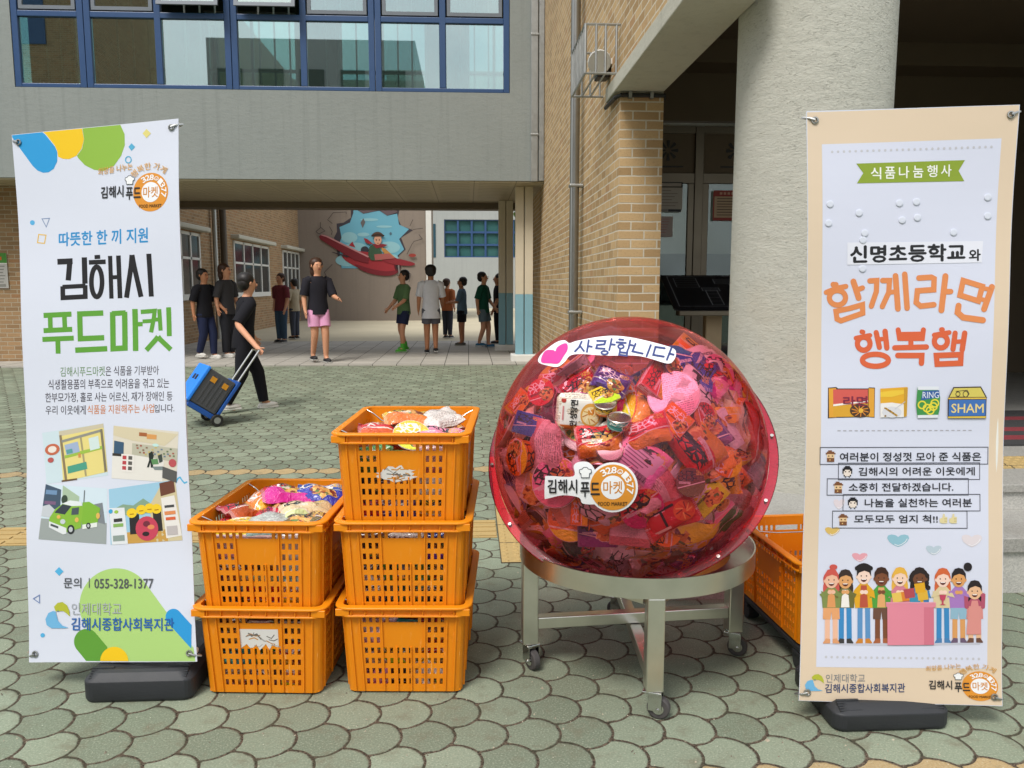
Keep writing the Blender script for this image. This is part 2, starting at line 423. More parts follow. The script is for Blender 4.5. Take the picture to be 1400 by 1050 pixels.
def soffit_mat():
    g = G('embossed_soffit_panels'); uv = g.co('UV'); u, v, _ = g.sep(uv)
    fu = g.m_('FRACT', g.m_('DIVIDE', u, .62)); fv = g.m_('FRACT', g.m_('DIVIDE', v, .42))
    arc = g.m_('ADD', fv, g.m_('MULTIPLY', g.m_('POWER', g.m_('SUBTRACT', fu, .5), 2), 1.1))
    ln = g.m_('ABSOLUTE', g.m_('SUBTRACT', g.m_('FRACT', g.m_('MULTIPLY', arc, 2)), .5))
    inn = g.m_('MULTIPLY', g.ss(g.m_('ABSOLUTE', g.m_('SUBTRACT', fu, .5)), .42, .36), 1)
    groove = g.m_('MULTIPLY', g.ss(ln, .16, .04), inn)
    jt = g.m_('MAXIMUM', g.ss(g.m_('ABSOLUTE', g.m_('SUBTRACT', fu, .5)), .485, .495), g.m_('MULTIPLY', g.ss(g.m_('ABSOLUTE', g.m_('SUBTRACT', fv, .5)), .485, .495), .5))
    c = g.mix(g.noise(uv, 2, 3), '#a5987c', '#b5a88b'); c = g.mix(g.m_('MULTIPLY', groove, .55), c, '#6d6350'); c = g.mix(g.m_('MULTIPLY', jt, .7), c, '#5e5646')
    g.bump(g.m_('SUBTRACT', 1, groove), .5, .02); return g.fin(c, .6, 0, .35)
def glass_mat(name, tint, gloss=.5, ior=1.7, rough=.01):
    g = G(name); t = g.t; out = t.nodes['Material Output']; t.nodes.remove(g.b)
    tr = t.nodes.new('ShaderNodeBsdfTransparent'); tr.inputs[0].default_value = col(tint)
    gl = t.nodes.new('ShaderNodeBsdfGlossy'); gl.inputs['Roughness'].default_value = rough; gl.inputs[0].default_value = (.90, 1, .975, 1)
    fr = t.nodes.new('ShaderNodeFresnel'); fr.inputs[0].default_value = ior
    f = g.m_('ADD', g.m_('MULTIPLY', fr.outputs[0], 1), gloss - .1); f = g.m_('MINIMUM', f, .95)
    mx = t.nodes.new('ShaderNodeMixShader'); t.links.new(f, mx.inputs[0]); t.links.new(tr.outputs[0], mx.inputs[1]); t.links.new(gl.outputs[0], mx.inputs[2])
    t.links.new(mx.outputs[0], out.inputs[0]); return g.m
MT['pavers'] = paver_mat()
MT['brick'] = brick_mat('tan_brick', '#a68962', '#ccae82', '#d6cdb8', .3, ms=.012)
MT['brick_shade'] = brick_mat('shaded_tan_brick', '#8b7052', '#a98a66', '#b5a890', .3, ms=.012)  # the tan brick again, with shade mixed into brick and mortar colours
MT['stucco'] = stucco_mat()
MT['concrete'] = concrete_mat('grey_render', '#848a87', '#959a96', .16)
MT['lintel'] = concrete_mat('pale_render', '#b6b4a6', '#c2c0b2', .15)
MT['granite'] = granite_mat('granite_riser', '#a3a29c', '#c4c2ba')
MT['granite_top'] = granite_mat('granite_tread', '#8b8a84', '#a9a7a0')
MT['walk'] = tile_mat('walkway_slabs', '#a09c93', '#aeaaa0', .36, .36)
MT['court'] = simple('sandy_court', '#b5ac93', .9, var=.15, vs=.8)
MT['soffit'] = soffit_mat()
MT['steel'] = simple('brushed_steel', '#d6d4ca', .32, 1, .5, .16, 9, .1, 220, .001)
MT['chrome'] = simple('chrome', '#c9c9c6', .14, 1, .5, .05)
MT['galv'] = simple('galvanised_steel', '#a9aba8', .42, .9, .5, .2, 14)
MT['pipe'] = simple('steel_downpipe', '#989894', .33, .95, .5, .1, 8)
MT['blueframe'] = simple('blue_painted_metal', '#2b4a74', .4, 0, .5, .08)
MT['glass'] = glass_mat('window_glass', (.36, .58, .55), .40)
MT['doorglass'] = glass_mat('door_glass', (.6, .65, .64), .13, 1.45, .03)
MT['white'] = simple('white_paint', '#d8d8d2', .5, 0, .4, .06)
MT['cream'] = simple('cream_painted_steel', '#cfc4ad', .55, 0, .35, .08)
MT['skyblue'] = simple('blue_painted_steel', '#7fa9b6', .55, 0, .35, .1)
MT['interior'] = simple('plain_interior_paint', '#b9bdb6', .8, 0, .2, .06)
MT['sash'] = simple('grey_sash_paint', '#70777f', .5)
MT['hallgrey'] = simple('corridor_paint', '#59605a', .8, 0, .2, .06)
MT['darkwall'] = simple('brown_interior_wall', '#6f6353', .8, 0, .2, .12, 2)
MT['darkmetal'] = simple('dark_metal', '#2c2b29', .45, .3, .4, .12)
MT['bronze'] = simple('bronze_door_frame', '#6d6557', .4, .7, .4, .08)
MT['black'] = simple('black_plastic', '#2b2d30', .55, 0, .4, .14, 9, .25, 120, .002)
MT['rubber'] = simple('grey_rubber', '#4a4746', .7, 0, .3, .1)
MT['orange'] = None
MT['ink'] = attr_mat('printed_ink', .5, .3)
MT['banner'] = attr_mat('printed_banner_cloth', .42, .35, .12, 7, .01)
MT['leaf'] = simple('leaves', '#5f7d3a', .6, 0, .3, .35, 3)
MT['bark'] = simple('bark', '#6b5b49', .9, 0, .2, .2)
def _orange():
    g = G('orange_crate_plastic'); p = g.co(); n = g.noise(p, 7, 4, .6)
    c = g.mix(n, '#e88a0c', '#ee9414'); c = g.mix(g.m_('MULTIPLY', g.ss(g.noise(p, 28, 4, .7), .55, .8), .3), c, '#c06f10')
    sc = g.noise(g.co('Object', (1, 1, .15), (.3, .5, .2)), 120, 3, .6); c = g.mix(g.m_('MULTIPLY', g.m_('MULTIPLY', g.ss(sc, .60, .70), g.ss(g.noise(p, 5, 3), .45, .7)), .45), c, '#ffcf86')
    c = g.mix(g.m_('MULTIPLY', g.ss(g.noise(p, 11, 5, .7), .60, .74), .4), c, '#9c6420')
    g.bump(g.noise(p, 90, 2), .08, .002)
    t = g.t; out = t.nodes['Material Output']; tl = t.nodes.new('ShaderNodeBsdfTranslucent'); tl.inputs[0].default_value = col('#ff8c00')
    mx = t.nodes.new('ShaderNodeMixShader'); mx.inputs[0].default_value = .16; t.links.new(g.b.outputs[0], mx.inputs[1]); t.links.new(tl.outputs[0], mx.inputs[2]); t.links.new(mx.outputs[0], out.inputs[0])
    return g.fin(c, .42, 0, .4)
MT['orange'] = _orange()

# ------------------------------------------------------------------ ground, walkway, court, tactile paving
gr = MB()
ys = [-120, 4, 12.1, 500]
for i in range(3): gr.add([(-250, ys[i], gz(ys[i])), (250, ys[i], gz(ys[i])), (250, ys[i + 1], gz(ys[i + 1])), (-250, ys[i + 1], gz(ys[i + 1]))], [(0, 1, 2, 3)])
tag(gr.build('ground', MT['pavers']), 'grey green scallop shaped concrete pavers with dark gritty joints', 'ground', kind='structure')
tag(MB().box(-14, 1.128, 12.1, 17.2, .05, .155).build('walkway', MT['walk'], bevel=.004), 'grey slab walkway under the bridge building', 'walkway', kind='structure')
cw = MB().add([(-40, 17.2, .138), (40, 17.2, .138), (40, 120, .138), (-40, 120, .138)], [(0, 1, 2, 3)])
tag(cw.build('court', MT['court']), 'sandy pale yard beyond the walkway', 'yard', kind='structure')
def tactile(name, x0, x1, y0, y1, dots, label):
    mb = MB(); z = .004; k_ = max(1, round((y1 - y0) / .3))
    for i in range(k_): mb.box(x0, x1, y0 + (y1 - y0) * i / k_, y0 + (y1 - y0) * (i + 1) / k_ - .0005, -.02, z)
    if dots:
        nx, ny = int((x1 - x0) / .05), int((y1 - y0) / .05)
        for i in range(nx):
            for j in range(ny):
                cx, cy = x0 + (i + .5) * (x1 - x0) / nx, y0 + (j + .5) * (y1 - y0) / ny
                mb.add([(cx + .017 * math.cos(a * 1.0472), cy + .017 * math.sin(a * 1.0472), z - .001) for a in range(6)] + [(cx + .010 * math.cos(a * 1.0472), cy + .010 * math.sin(a * 1.0472), z + .005) for a in range(6)],
                       [(a, (a + 1) % 6, 6 + (a + 1) % 6, 6 + a) for a in range(6)] + [tuple(range(6, 12))])
    else:
        k = int((y1 - y0) / .072)
        for i in range(k):
            yy = y0 + (i + .5) * (y1 - y0) / k; m = x0
            while m < x1 - .05:
                e = min(x1, m + .292); mb.box(m + .012, e - .004, yy - .02, yy + .02, z - .001, z + .005); m += .3
    if label.find('entrance') < 0:
        for q in mb.v: q.z += gz(q.y)
    return tag(mb.build(name, MT['tactile'], bevel=0), label, 'tactile paving', kind='structure')
def _tact():
    g = G('yellow_tactile_paving'); p = g.pos(); n = g.noise(p, 4, 5, .65); f = g.noise(p, 90, 3, .7)
    c = g.mix(n, '#a58c5c', '#b8a06c'); c = g.mix(g.m_('MULTIPLY', g.ss(f, .5, .72), .4), c, '#8f7a50')
    x, y, z = g.sep(p)
    jx = g.m_('ABSOLUTE', g.m_('SUBTRACT', g.m_('FRACT', g.m_('DIVIDE', g.m_('SUBTRACT', x, .15), .3)), .5))
    jy = g.m_('ABSOLUTE', g.m_('SUBTRACT', g.m_('FRACT', g.m_('DIVIDE', g.m_('SUBTRACT', y, 3.74), .3)), .5))
    c = g.mix(g.ss(g.m_('MAXIMUM', jx, jy), .478, .492), c, '#4a4335'); return g.fin(c, .85, 0, .25)
MT['tactile'] = _tact()
tactile('tactile_strip', .15, .75, 3.74, 6.0, True, 'yellow blistered tactile strip running away beside the red ball')
tactile('tactile_strip', -9.0, .145, 4.13, 4.43, False, 'yellow ribbed tactile strip crossing behind the left banner')

# ------------------------------------------------------------------ bridge building over the passage
YB = 12.1
def wx(px): return at_y(px, 120, YB).x
br = thing('bridge_building', 'grey rendered bridge building with blue framed windows above the open passage', 'building', (-3, YB, .13))
WX = [wx(20.5), wx(119), wx(318), wx(513.5), wx(697)]; Z0, ZT, Z1 = 4.10, 5.06, 6.3
mb = MB(); mb.box(-14, 1.13, YB, YB + .25, 2.855, Z0); mb.box(-14, WX[0], YB, YB + .25, Z0, Z1); mb.box(WX[4], 1.13, YB, YB + .25, Z0, Z1); mb.box(-14, 1.13, YB, YB + .25, Z1, 8.6)
mb.build('wall', MT['concrete'], br)
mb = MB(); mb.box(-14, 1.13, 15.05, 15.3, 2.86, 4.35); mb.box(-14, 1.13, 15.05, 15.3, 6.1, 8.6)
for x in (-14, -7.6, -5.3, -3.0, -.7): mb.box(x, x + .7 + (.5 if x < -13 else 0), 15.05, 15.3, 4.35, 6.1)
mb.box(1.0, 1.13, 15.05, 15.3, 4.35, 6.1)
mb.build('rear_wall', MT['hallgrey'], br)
mb = MB()
for x0, x1 in ((-6.9, -5.3), (-4.6, -3.0), (-2.3, -.7), (0, 1.0)):
    for z in (4.35, 5.1, 6.05): mb.box(x0, x1, 15.12, 15.2, z, z + .05)
    for x in (x0, (x0 + x1) / 2 - .03, x1 - .05): mb.box(x, x + .05, 15.13, 15.19, 4.4, 6.05)
mb.build('rear_window_frame', MT['white'], br)
MB().box(-14, 1.13, YB + .25, 15.05, 2.95, 3.2).build('floor_slab', MT['interior'], br)
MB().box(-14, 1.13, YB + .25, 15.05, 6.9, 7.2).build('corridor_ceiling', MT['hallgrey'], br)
MB().box(-14, 1.128, YB + .02, 15.3, 2.83, 2.853).build('soffit', MT['soffit'], br)
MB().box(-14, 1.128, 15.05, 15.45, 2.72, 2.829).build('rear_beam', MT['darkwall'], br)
mb = MB(); X0 = at_y(726, 120, YB).x
mb.box(X0, X0 + .10, YB - .04, YB - .002, 2.845, 8.6); mb.box(X0 + .115, 1.125, YB - .025, YB - .002, 2.855, 8.6)
for z in (3.5, 4.9, 6.3): mb.box(X0 - .01, X0 + .11, YB - .05, YB - .039, z, z + .03)
mb.build('expansion_joint_cover', MT['galv'], br, bevel=.006)
for i in range(4):                                                  # window bays between the wide mullions
    x0, x1 = WX[i], WX[i + 1]; n = 1 if i == 0 else 2; f = MB(); y0, y1 = YB + .01, YB + .09
    f.box(x0 + .004, x0 + .09, y0, y1, Z0 + .003, Z1); f.box(x1 - .09, x1 - .004, y0, y1, Z0 + .003, Z1)
    f.box(x0 + .09, x1 - .09, y0 + .004, y1, Z0 + .003, Z0 + .06); f.box(x0 + .09, x1 - .09, y0 + .004, y1, ZT, ZT + .08); f.box(x0 + .09, x1 - .09, y0 + .004, y1, Z1 - .06, Z1 - .003)
    xm = (x0 + x1) / 2
    if n == 2: f.box(xm - .045, xm + .045, y0 + .002, y1, Z0 + .06, Z1 - .06)
    win = f.build('window', MT['blueframe'], br, bevel=.008)
    cells = [(x0 + .09, xm - .045), (xm + .045, x1 - .09)] if n == 2 else [(x0 + .09, x1 - .09)]
    for k, (a, b) in enumerate(cells):
        MB().box(a + .005, b - .005, y0 + .045, y0 + .052, Z0 + .06, ZT).build('pane', MT['glass'], win)
        op = .0
        if (i, k) in ((1, 1), (2, 0)): op = .10                    # two hopper sashes stand open
        sz0, sz1 = ZT + .10, Z1 - .08; s = MB(); t = .05
        def P(x, y, z, op=op): return (x, y - op * (sz1 - z) / (sz1 - sz0) * 2.2, z + op * .25)
        def bx(xa, xb, za, zb, ya, yb, mi=0):
            s.add([P(x, y, z) for z in (za, zb) for y in (ya, yb) for x in (xa, xb)], [(0, 2, 3, 1), (4, 5, 7, 6), (0, 1, 5, 4), (2, 6, 7, 3), (0, 4, 6, 2), (1, 3, 7, 5)], mi)
        bx(a + .02, b - .02, sz0, sz0 + t, y0 + .01, y0 + .05); bx(a + .02, b - .02, sz1 - t, sz1, y0 + .01, y0 + .05)
        bx(a + .02, a + .02 + t, sz0 + t, sz1 - t, y0 + .01, y0 + .05); bx(b - .02 - t, b - .02, sz0 + t, sz1 - t, y0 + .01, y0 + .05)
        bx(a + .02 + t, b - .02 - t, sz0 + t, sz1 - t, y0 + .027, y0 + .033, 1)
        s.build('sash', [MT['sash'], MT['glass']], win)
    g_ = MB()
    for a, b in cells:
        for k in range(1, 4):
            x = a + (b - a) * k / 4; g_.box(x - .011, x + .011, YB + .36, YB + .382, Z0 - .2, Z1)
    g_.build('guard_bar', MT['white'], win)
MT['mullion'] = MT['blueframe']

# columns carrying it: two slim posts side by side, cream above and blue below
def column(px, Y, pw, label):
    c = at_y(px, 400, Y); zt = 2.829; zs = 1.19; x = c.x; hw = pw / 2; z0 = .155
    t = thing('support_column', label, 'column', (x, Y, z0), group='paired steel columns under the bridge')
    u = MB(); l = MB()
    for s in (-1, 1):
        a, b = (x - hw, x - .008) if s < 0 else (x + .008, x + hw)
        u.box(a, b, Y - .07, Y + .07, zs, zt); l.box(a, b, Y - .071, Y + .071, z0 + .1, zs)
    u.box(x - .008, x + .008, Y - .03, Y + .05, z0 + .1, zt, 1)
    u.build('upper_shaft', [MT['cream'], MT['darkmetal']], t, bevel=.006); l.build('painted_lower_shaft', MT['skyblue'], t, bevel=.006)
    MB().box(x - hw - .07, x + hw + .07, Y - .16, Y + .16, z0 - .02, z0 + .1).build('plinth', MT['white'], t, bevel=.012)
column(716.3, 12.62, .27, 'nearer cream and blue column pair, standing clear at the walkway corner')
column(691.5, 14.7, .26, 'farther shaded cream and blue column pair at the back of the passage')

# ------------------------------------------------------------------ school wing on the right: brick wall, lintel, stucco column, entrance
XW = 1.13
wg = thing('school_wing', 'tan brick school wing with a shaded entrance beneath its upper floor', 'building', (XW, 6.1, 0))
mb = MB(); mb.box(XW, 1.455, 6.1, 16.3, -.1, 2.745); mb.box(XW, 1.455, 4.0, 16.3, 2.855, 8.6); mb.box(XW, 1.455, 6.481, 16.3, 2.745, 2.855)
mb.build('brick_wall', MT['brick'], wg)
MB().box(1.084, 1.452, 4.0, 6.48, 2.747, 2.853).build('lintel', MT['lintel'], wg, bevel=.006)
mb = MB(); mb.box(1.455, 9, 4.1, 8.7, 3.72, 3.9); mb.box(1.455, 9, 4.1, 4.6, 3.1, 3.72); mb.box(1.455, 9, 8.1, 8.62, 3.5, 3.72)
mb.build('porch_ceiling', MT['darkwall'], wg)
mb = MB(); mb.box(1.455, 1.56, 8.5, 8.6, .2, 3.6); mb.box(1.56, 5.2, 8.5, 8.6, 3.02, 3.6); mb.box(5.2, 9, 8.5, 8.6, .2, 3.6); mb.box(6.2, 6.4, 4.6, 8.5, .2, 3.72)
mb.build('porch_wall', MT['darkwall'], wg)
mb = MB(); mb.box(1.455, 9, 12.0, 12.1, .2, 3.6); mb.box(5.3, 5.4, 8.62, 12.0, .2, 3.6); mb.box(1.455, 9, 8.62, 12.1, 3.3, 3.4); mb.box(1.455, 9, 8.62, 12.1, .3, .385)
mb.build('hall_interior', MT['interior'], wg)
MB().box(1.46, 9, 4.1, 4.3, 3.9, 8.6).build('upper_front_wall', MT['brick'], wg)
# stucco column
cx_, cy_, rr = 1.852, 4.375, .398
cb = MB(); cb.lathe([(rr, 0), (rr, 1.5), (rr, 3.47)], 72, (cx_, cy_, .249))
o = cb.build('stucco_column', MT['stucco'], None, smooth=40); tag(o, 'big round rough stucco column with a faint blue smudge behind the beige banner', 'column')
sm = MB(); a0 = -1.86
for k in range(6):
    for j in range(1): pass
smd = Print(lambda u, v, l: Vector((cx_ + (rr + .004 + l) * math.cos(a0 + u / rr), cy_ + (rr + .004 + l) * math.sin(a0 + u / rr), 1.62 + v)), .02)
smd.poly([(-.045, -.01), (-.03, .014), (-.005, .018), (.01, .008), (.035, .012), (.045, 0), (.02, -.006), (-.005, -.02), (-.03, -.022)], '#93a9ad')
so = smd.build('paint_smudge', MT['ink'], None); so.parent = o
# steps and platform
st = thing('entrance_steps', 'grey granite entrance steps beside the round column', 'steps', (2, 3.24, 0))
for (x0, y0, y1, za, zb, th) in ((.78, 3.24, 6.05, -.05, .25, .065), (2.36, 3.66, 5.0, .2502, .377, .04), (1.46, 5.0005, 8.5, .2502, .377, .04)):
    m = MB(); m.box(x0, 9, y0 + .006, y1, za, zb - th); m.build('riser', MT['granite'], st)
    m = MB(); m.box(x0 - .008, 9, y0 - .010, y1, zb - th + .0002, zb); m.build('tread', MT['granite_top'], st, bevel=.004)
tactile('tactile_strip', 2.42, 8.9, 3.98, 4.26, True, 'yellow blistered tactile strip along the top of the entrance steps').location.z = .377
mt = MB(); z = .378
for i in range(9): mt.box(2.35, 5.6, 4.55 + i * .14, 4.55 + i * .14 + .138, z, z + .012, 1 if i in (1, 3, 6) else 0)
tag(mt.build('door_mat', [simple('grey_mat', '#3a3a3a', .95, bump=.6, bs=200), simple('maroon_mat', '#7d2f35', .95, bump=.6, bs=200)], None), 'dark ribbed entrance mat with maroon stripes at the top of the steps', 'mat')
# doors
dr = thing('entrance_doors', 'bronze framed glass entrance doors with pierced panels above, in the shade', 'door', (2.6, 8.5, .39))
f = MB(); xs_ = [1.56, at_y(953, 300, 8.5).x, 3.35, 4.2, 5.2]
for i, x in enumerate(xs_): f.box(x - .045, x + .045, 8.46, 8.54, .39, 2.96)
for a, b in zip(xs_[:-1], xs_[1:]):
    for za, zb in ((2.89, 2.965), (2.385, 2.49), (.39, .5)): f.box(a + .045, b - .045, 8.47, 8.53, za, zb)
    f.box(a + .045, a + .11, 8.475, 8.525, .5, 2.385); f.box(b - .11, b - .045, 8.475, 8.525, .5, 2.385)
f.build('door_frame', MT['bronze'], dr, bevel=.004)
for i, (a, b) in enumerate(zip(xs_[:-1], xs_[1:])):
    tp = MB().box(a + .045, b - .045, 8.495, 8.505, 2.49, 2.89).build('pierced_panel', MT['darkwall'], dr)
    m = MB(); cxp = (a + b) / 2 + (.1 if i == 0 else -.08); czp = 2.72
    for k in range(8):
        A = R_(k * 45); M = Matrix.Translation((cxp, 8.49, czp)) @ Matrix.Rotation(A, 4, 'Y')
        m.prism([(.03, -.006), (.10, -.018), (.105, 0), (.10, .018), (.03, .006)], .004, M @ Matrix.Rotation(R_(90), 4, 'X'))
    m.box(cxp - .16, cxp + .16, 8.486, 8.492, 2.55, 2.563); m.build('piercing', MT['darkmetal'], tp)
    MB().box(a + .11, b - .11, 8.495, 8.503, .5, 2.385).build('pane', MT['doorglass'], dr)
    MB().box(a + .115, b - .115, 8.506, 8.509, .55, 1.66).build('frosted_film', simple('frosted_film', '#6b6d68', .5, var=.05), dr)
# ceiling tubes lit inside the hall
for k, x in enumerate((2.2, 3.0)):
    g = G('lit_tube'); g.b.inputs['Emission Color'].default_value = (1, .98, .92, 1); g.b.inputs['Emission Strength'].default_value = 14
    t = thing('ceiling_tube_light', ('left' if k == 0 else 'right') + ' lit tube lamp glimpsed through the entrance glass', 'lamp', (x, 10.6, 3.2))
    MB().box(x - .3, x + .3, 10.55, 10.65, 2.72, 2.75).build('lit_tube', g.m, t); MB().box(x - .32, x + .32, 10.53, 10.67, 2.752, 3.298).build('lamp_housing', MT['white'], t)
def poster(name, label, cat, X, Y, Z, w_, h_, draw, th=.004):
    t = thing(name, label, cat, (X, Y, Z))
    MB().box(X, X + w_, Y, Y + th, Z - h_, Z).build('backing_sheet', MT['white'], t)
    p = Print(lambda x, y, l: Vector((X + x * w_, Y - l, Z - y * h_)), step=.001)
    draw(p); p.build('printed_face', MT['ink'], t, TM(t).inverted()); return t
def d1(p):
    p.rect(0, 0, 1, 1, '#bdb5a8'); p.up(); p.rect(0, .0, 1, .2, '#26221f'); p.up(); p.rect(.06, .04, .94, .16, '#b3a99c')
    for i in range(6): p.rect(.1, .3 + i * .11, .5 + .4 * ((i * 37) % 10) / 10, .325 + i * .11, '#8a8178')
def d2(p):
    p.rect(0, 0, 1, 1, '#a33b30'); p.up(); p.rect(.04, .2, .96, .9, '#c9ad8b'); p.up()
    for i in range(7): p.rect(.12, .26 + i * .09, .6 + .3 * ((i * 53) % 10) / 10, .285 + i * .09, '#5a4030')
    for i in range(5): p.rect(.2 + i * .12, .06, .28 + i * .12, .14, '#d8a58c')
def d3(p):
    p.rect(0, 0, 1, 1, '#b9a7a0'); p.up()
    for i in range(6): p.rect(.15, .12 + i * .13, .8 - .05 * i, .14 + i * .13, '#b56a66')
def d4(p):
    p.rect(0, 0, 1, 1, '#9c9a94'); p.up(); p.rect(.4, .1, .98, .9, '#23242b'); p.rect(.03, .2, .35, .8, '#8a8680')
def Xd(px): return at_y(px, 300, 8.46).x
def Zd(py): return at_y(920, py, 8.46).z
poster('paper_notice', 'cream notice with a black framed heading taped on the left door glass', 'notice', Xd(901), 8.455, Zd(249), .24, .28, d1)
poster('paper_notice', 'red bordered notice of brown text taped on the right door glass', 'notice', Xd(974), 8.455, Zd(260), .34, .31, d2)
poster('paper_notice', 'pinkish sheet of faint red lines low on the left door glass', 'notice', Xd(899), 8.455, Zd(296), .16, .21, d3)
poster('paper_notice', 'narrow dark and grey sticker below the cream notice on the door', 'notice', Xd(901), 8.45, Zd(286), .23, .03, d4)
# braille map board on a post
bd = thing('map_board', 'dark sloping raised line floor map board on a pale wooden post', 'sign', (2.13, 6.95, .39))
x0, x1 = 1.735, 3.0; a = Vector((0, 6.72, 1.135)); b = Vector((0, 7.25, 1.42))
def BP(u, v, l):
    q = a.lerp(b, v); nn = Vector((0, -(b - a).z, (b - a).y)).normalized(); return Vector((x0 + (x1 - x0) * u, q.y, q.z)) + nn * l
m = MB(); m.add([BP(u, v, l) for l in (-.02, .0) for v in (0, 1) for u in (0, 1)], [(0, 2, 3, 1), (4, 5, 7, 6), (0, 1, 5, 4), (2, 6, 7, 3), (0, 4, 6, 2), (1, 3, 7, 5)])
m.build('map_plate', simple('black_plate', '#17181c', .45, var=.1), bd)
MB().box(x0 + .03, x1, 6.68, 6.80, 1.075, 1.118).build('front_edge_rail', MT['bronze'], bd, bevel=.006)
MB().box(2.06, 2.205, 6.9, 7.0, .39, 1.08).build('post', simple('pale_wood_post', '#b09a78', .6, var=.12, vs=12), bd, bevel=.01)
p = Print(lambda x, y, l: BP(x, y, l), step=.002); L_ = '#8c8f92'
p.line([(.04, .06), (.62, .06), (.62, .95), (.04, .95)], .006, L_, closed=True)
for (u0, v0, u1, v1) in ((.08, .62, .24, .9), (.27, .10, .35, .52), (.25, .5, .37, .6), (.36, .72, .56, .86), (.46, .2, .52, .72), (.54, .15, .575, .7), (.42, .12, .6, .24)):
    p.line([(u0, v0), (u1, v0), (u1, v1), (u0, v1)], .005, L_, closed=True)
    for k in range(1, 4): p.line([(u0, v0 + (v1 - v0) * k / 4), (u1, v0 + (v1 - v0) * k / 4)], .004, L_)
for k in range(5): p.line([(.68, .85 - k * .1), (.9, .85 - k * .1)], .008, '#5d6063')
p.line([(.72, .12), (.86, .12), (.86, .3), (.72, .3)], .005, L_, closed=True)
p.build('raised_lines', MT['ink'], bd, TM(bd).inverted())
# cable along the pillar head
cb = MB(); cb.tube([(1.09, 6.5, 2.715), (1.10, 6.12, 2.71), (1.13, 6.085, 2.72), (1.46, 6.085, 2.72), (1.475, 6.2, 2.72)], .016, 8)
for x in (1.2, 1.36): cb.box(x - .012, x + .012, 6.066, 6.1, 2.697, 2.745, 1)
tag(cb.build('cable', [MT['darkmetal'], MT['galv']], None, smooth=40), 'black cable clipped round the head of the brick pillar', 'cable')
# downpipe on the brick wall
dp = thing('downpipe', 'shiny steel downpipe strapped to the tan brick wall', 'pipe', (1.05, 8.0, .1))
MB().tube([(1.045, 8.0, .05), (1.045, 8.0, 8)], .046, 20).build('pipe', MT['pipe'], dp, smooth=60)
for z in (1.05, 2.28, 4.4): MB().box(.992, 1.13, 7.95, 8.05, z, z + .03).build('bracket', MT['galv'], dp, bevel=.008)
# caged floodlight on brackets
cg = thing('caged_floodlight', 'floodlight inside a grey steel bar cage bolted to the brick wall', 'light', (1.0, 6.45, 2.95))
xa, xb, ya, yb, za, zb = .870, 1.128, 6.12, 6.86, 2.88, 3.225; m = MB(); r = .009
for y in (ya, yb):
    for z in (za, zb): m.tube([(xa, y, z), (xb, y, z)], r, 6)
    for x in (xa, .95, 1.02, 1.1): m.tube([(x, y, za), (x, y, zb)], r if x != xa else .012, 6)
for z in (za, zb): m.tube([(xa, ya, z), (xa, yb, z)], r, 6)
for k in range(1, 9): m.tube([(xa, ya + (yb - ya) * k / 9, za), (xa, ya + (yb - ya) * k / 9, zb)], .007, 6)
for x in (.95, 1.02): m.tube([(x, ya, za), (x, yb, za)], .007, 6)
m.build('cage', MT['galv'], cg)
m = MB(); m.lathe([(.05, 0), (.075, .08), (.09, .14), (.085, .15)], 16, (0, 0, 0), 0, Matrix.Translation((1.0, 6.40, 3.06)) @ Matrix.Rotation(R_(115), 4, 'X')); m.box(1.0, 1.13, 6.46, 6.5, 3.04, 3.08)
m.build('lamp_head', MT['white'], cg, smooth=40)
m = MB(); m.box(1.02, 1.12, 6.5, 6.66, 2.95, 3.12); m.build('gear_box', MT['darkmetal'], cg, bevel=.01)

# ------------------------------------------------------------------ walls on the left and behind
lw = thing('passage_wing', 'tan brick school wing with hooded windows along the left side of the passage', 'building', (-5.65, 20, .13))
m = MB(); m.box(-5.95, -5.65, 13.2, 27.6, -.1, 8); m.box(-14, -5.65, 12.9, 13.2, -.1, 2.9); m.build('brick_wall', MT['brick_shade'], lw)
def Yl(px): return 5.65 * F / (640 - px)
for (pa, pb) in ((232, 284), (329, 374), (393, 414)):
    ya, yb = Yl(pa), Yl(pb)
    m = MB(); m.box(-5.9, -5.45, ya - .15, yb + .25, 2.44, 2.54); m.build('window_hood', MT['lintel'], lw, bevel=.02)
    f = MB(); za, zb = 1.15, 2.40
    f.box(-5.70, -5.60, ya, yb, za - .12, za); f.box(-5.69, -5.62, ya, yb, zb - .06, zb); f.box(-5.69, -5.62, ya, yb, 1.85, 1.9)
    for y in [ya + (yb - ya) * k / 4 for k in range(5)]: f.box(-5.69, -5.62, y - .035, y + .035, za, zb)
    wn = f.build('window', MT['white'], lw)
    MB().box(-5.649, -5.642, ya, yb, za, zb).build('pane', simple('dark_window_glass', '#2d3336', .12, 0, .6), wn)
dp = thing('downpipe', 'dark slim downpipe between the hooded windows of the left wing', 'pipe', (-5.58, 18.8, .13))
MB().tube([(-5.55, 18.9, .13), (-5.55, 18.9, 7)], .075, 12).build('pipe', simple('brown_pipe', '#544a3e', .5), dp, smooth=60)
MB().tube([(-5.56, 18.3, .13), (-5.56, 18.3, 7)], .05, 10).build('branch_pipe', MT['galv'], dp, smooth=60)
def dsign(p):
    p.rect(0, 0, 1, .28, '#4d8a3a'); p.rect(0, .3, 1, 1, '#b9b7b0'); p.up(); p.rect(.45, .1, .8, .2, '#d0642c')
    for i in range(6): p.rect(.1, .36 + i * .09, .9 - .04 * (i % 3), .385 + i * .09, '#7a7872')
    p.rect(.6, .88, .9, .96, '#8f8d86')
q0, q1 = at_y(-26, 346, 12.88), at_y(12, 394, 12.88)
poster('wall_notice', 'green headed grey notice fixed on the far left brick wall', 'notice', q0.x, 12.88, q0.z, q1.x - q0.x, q0.z - q1.z, dsign)
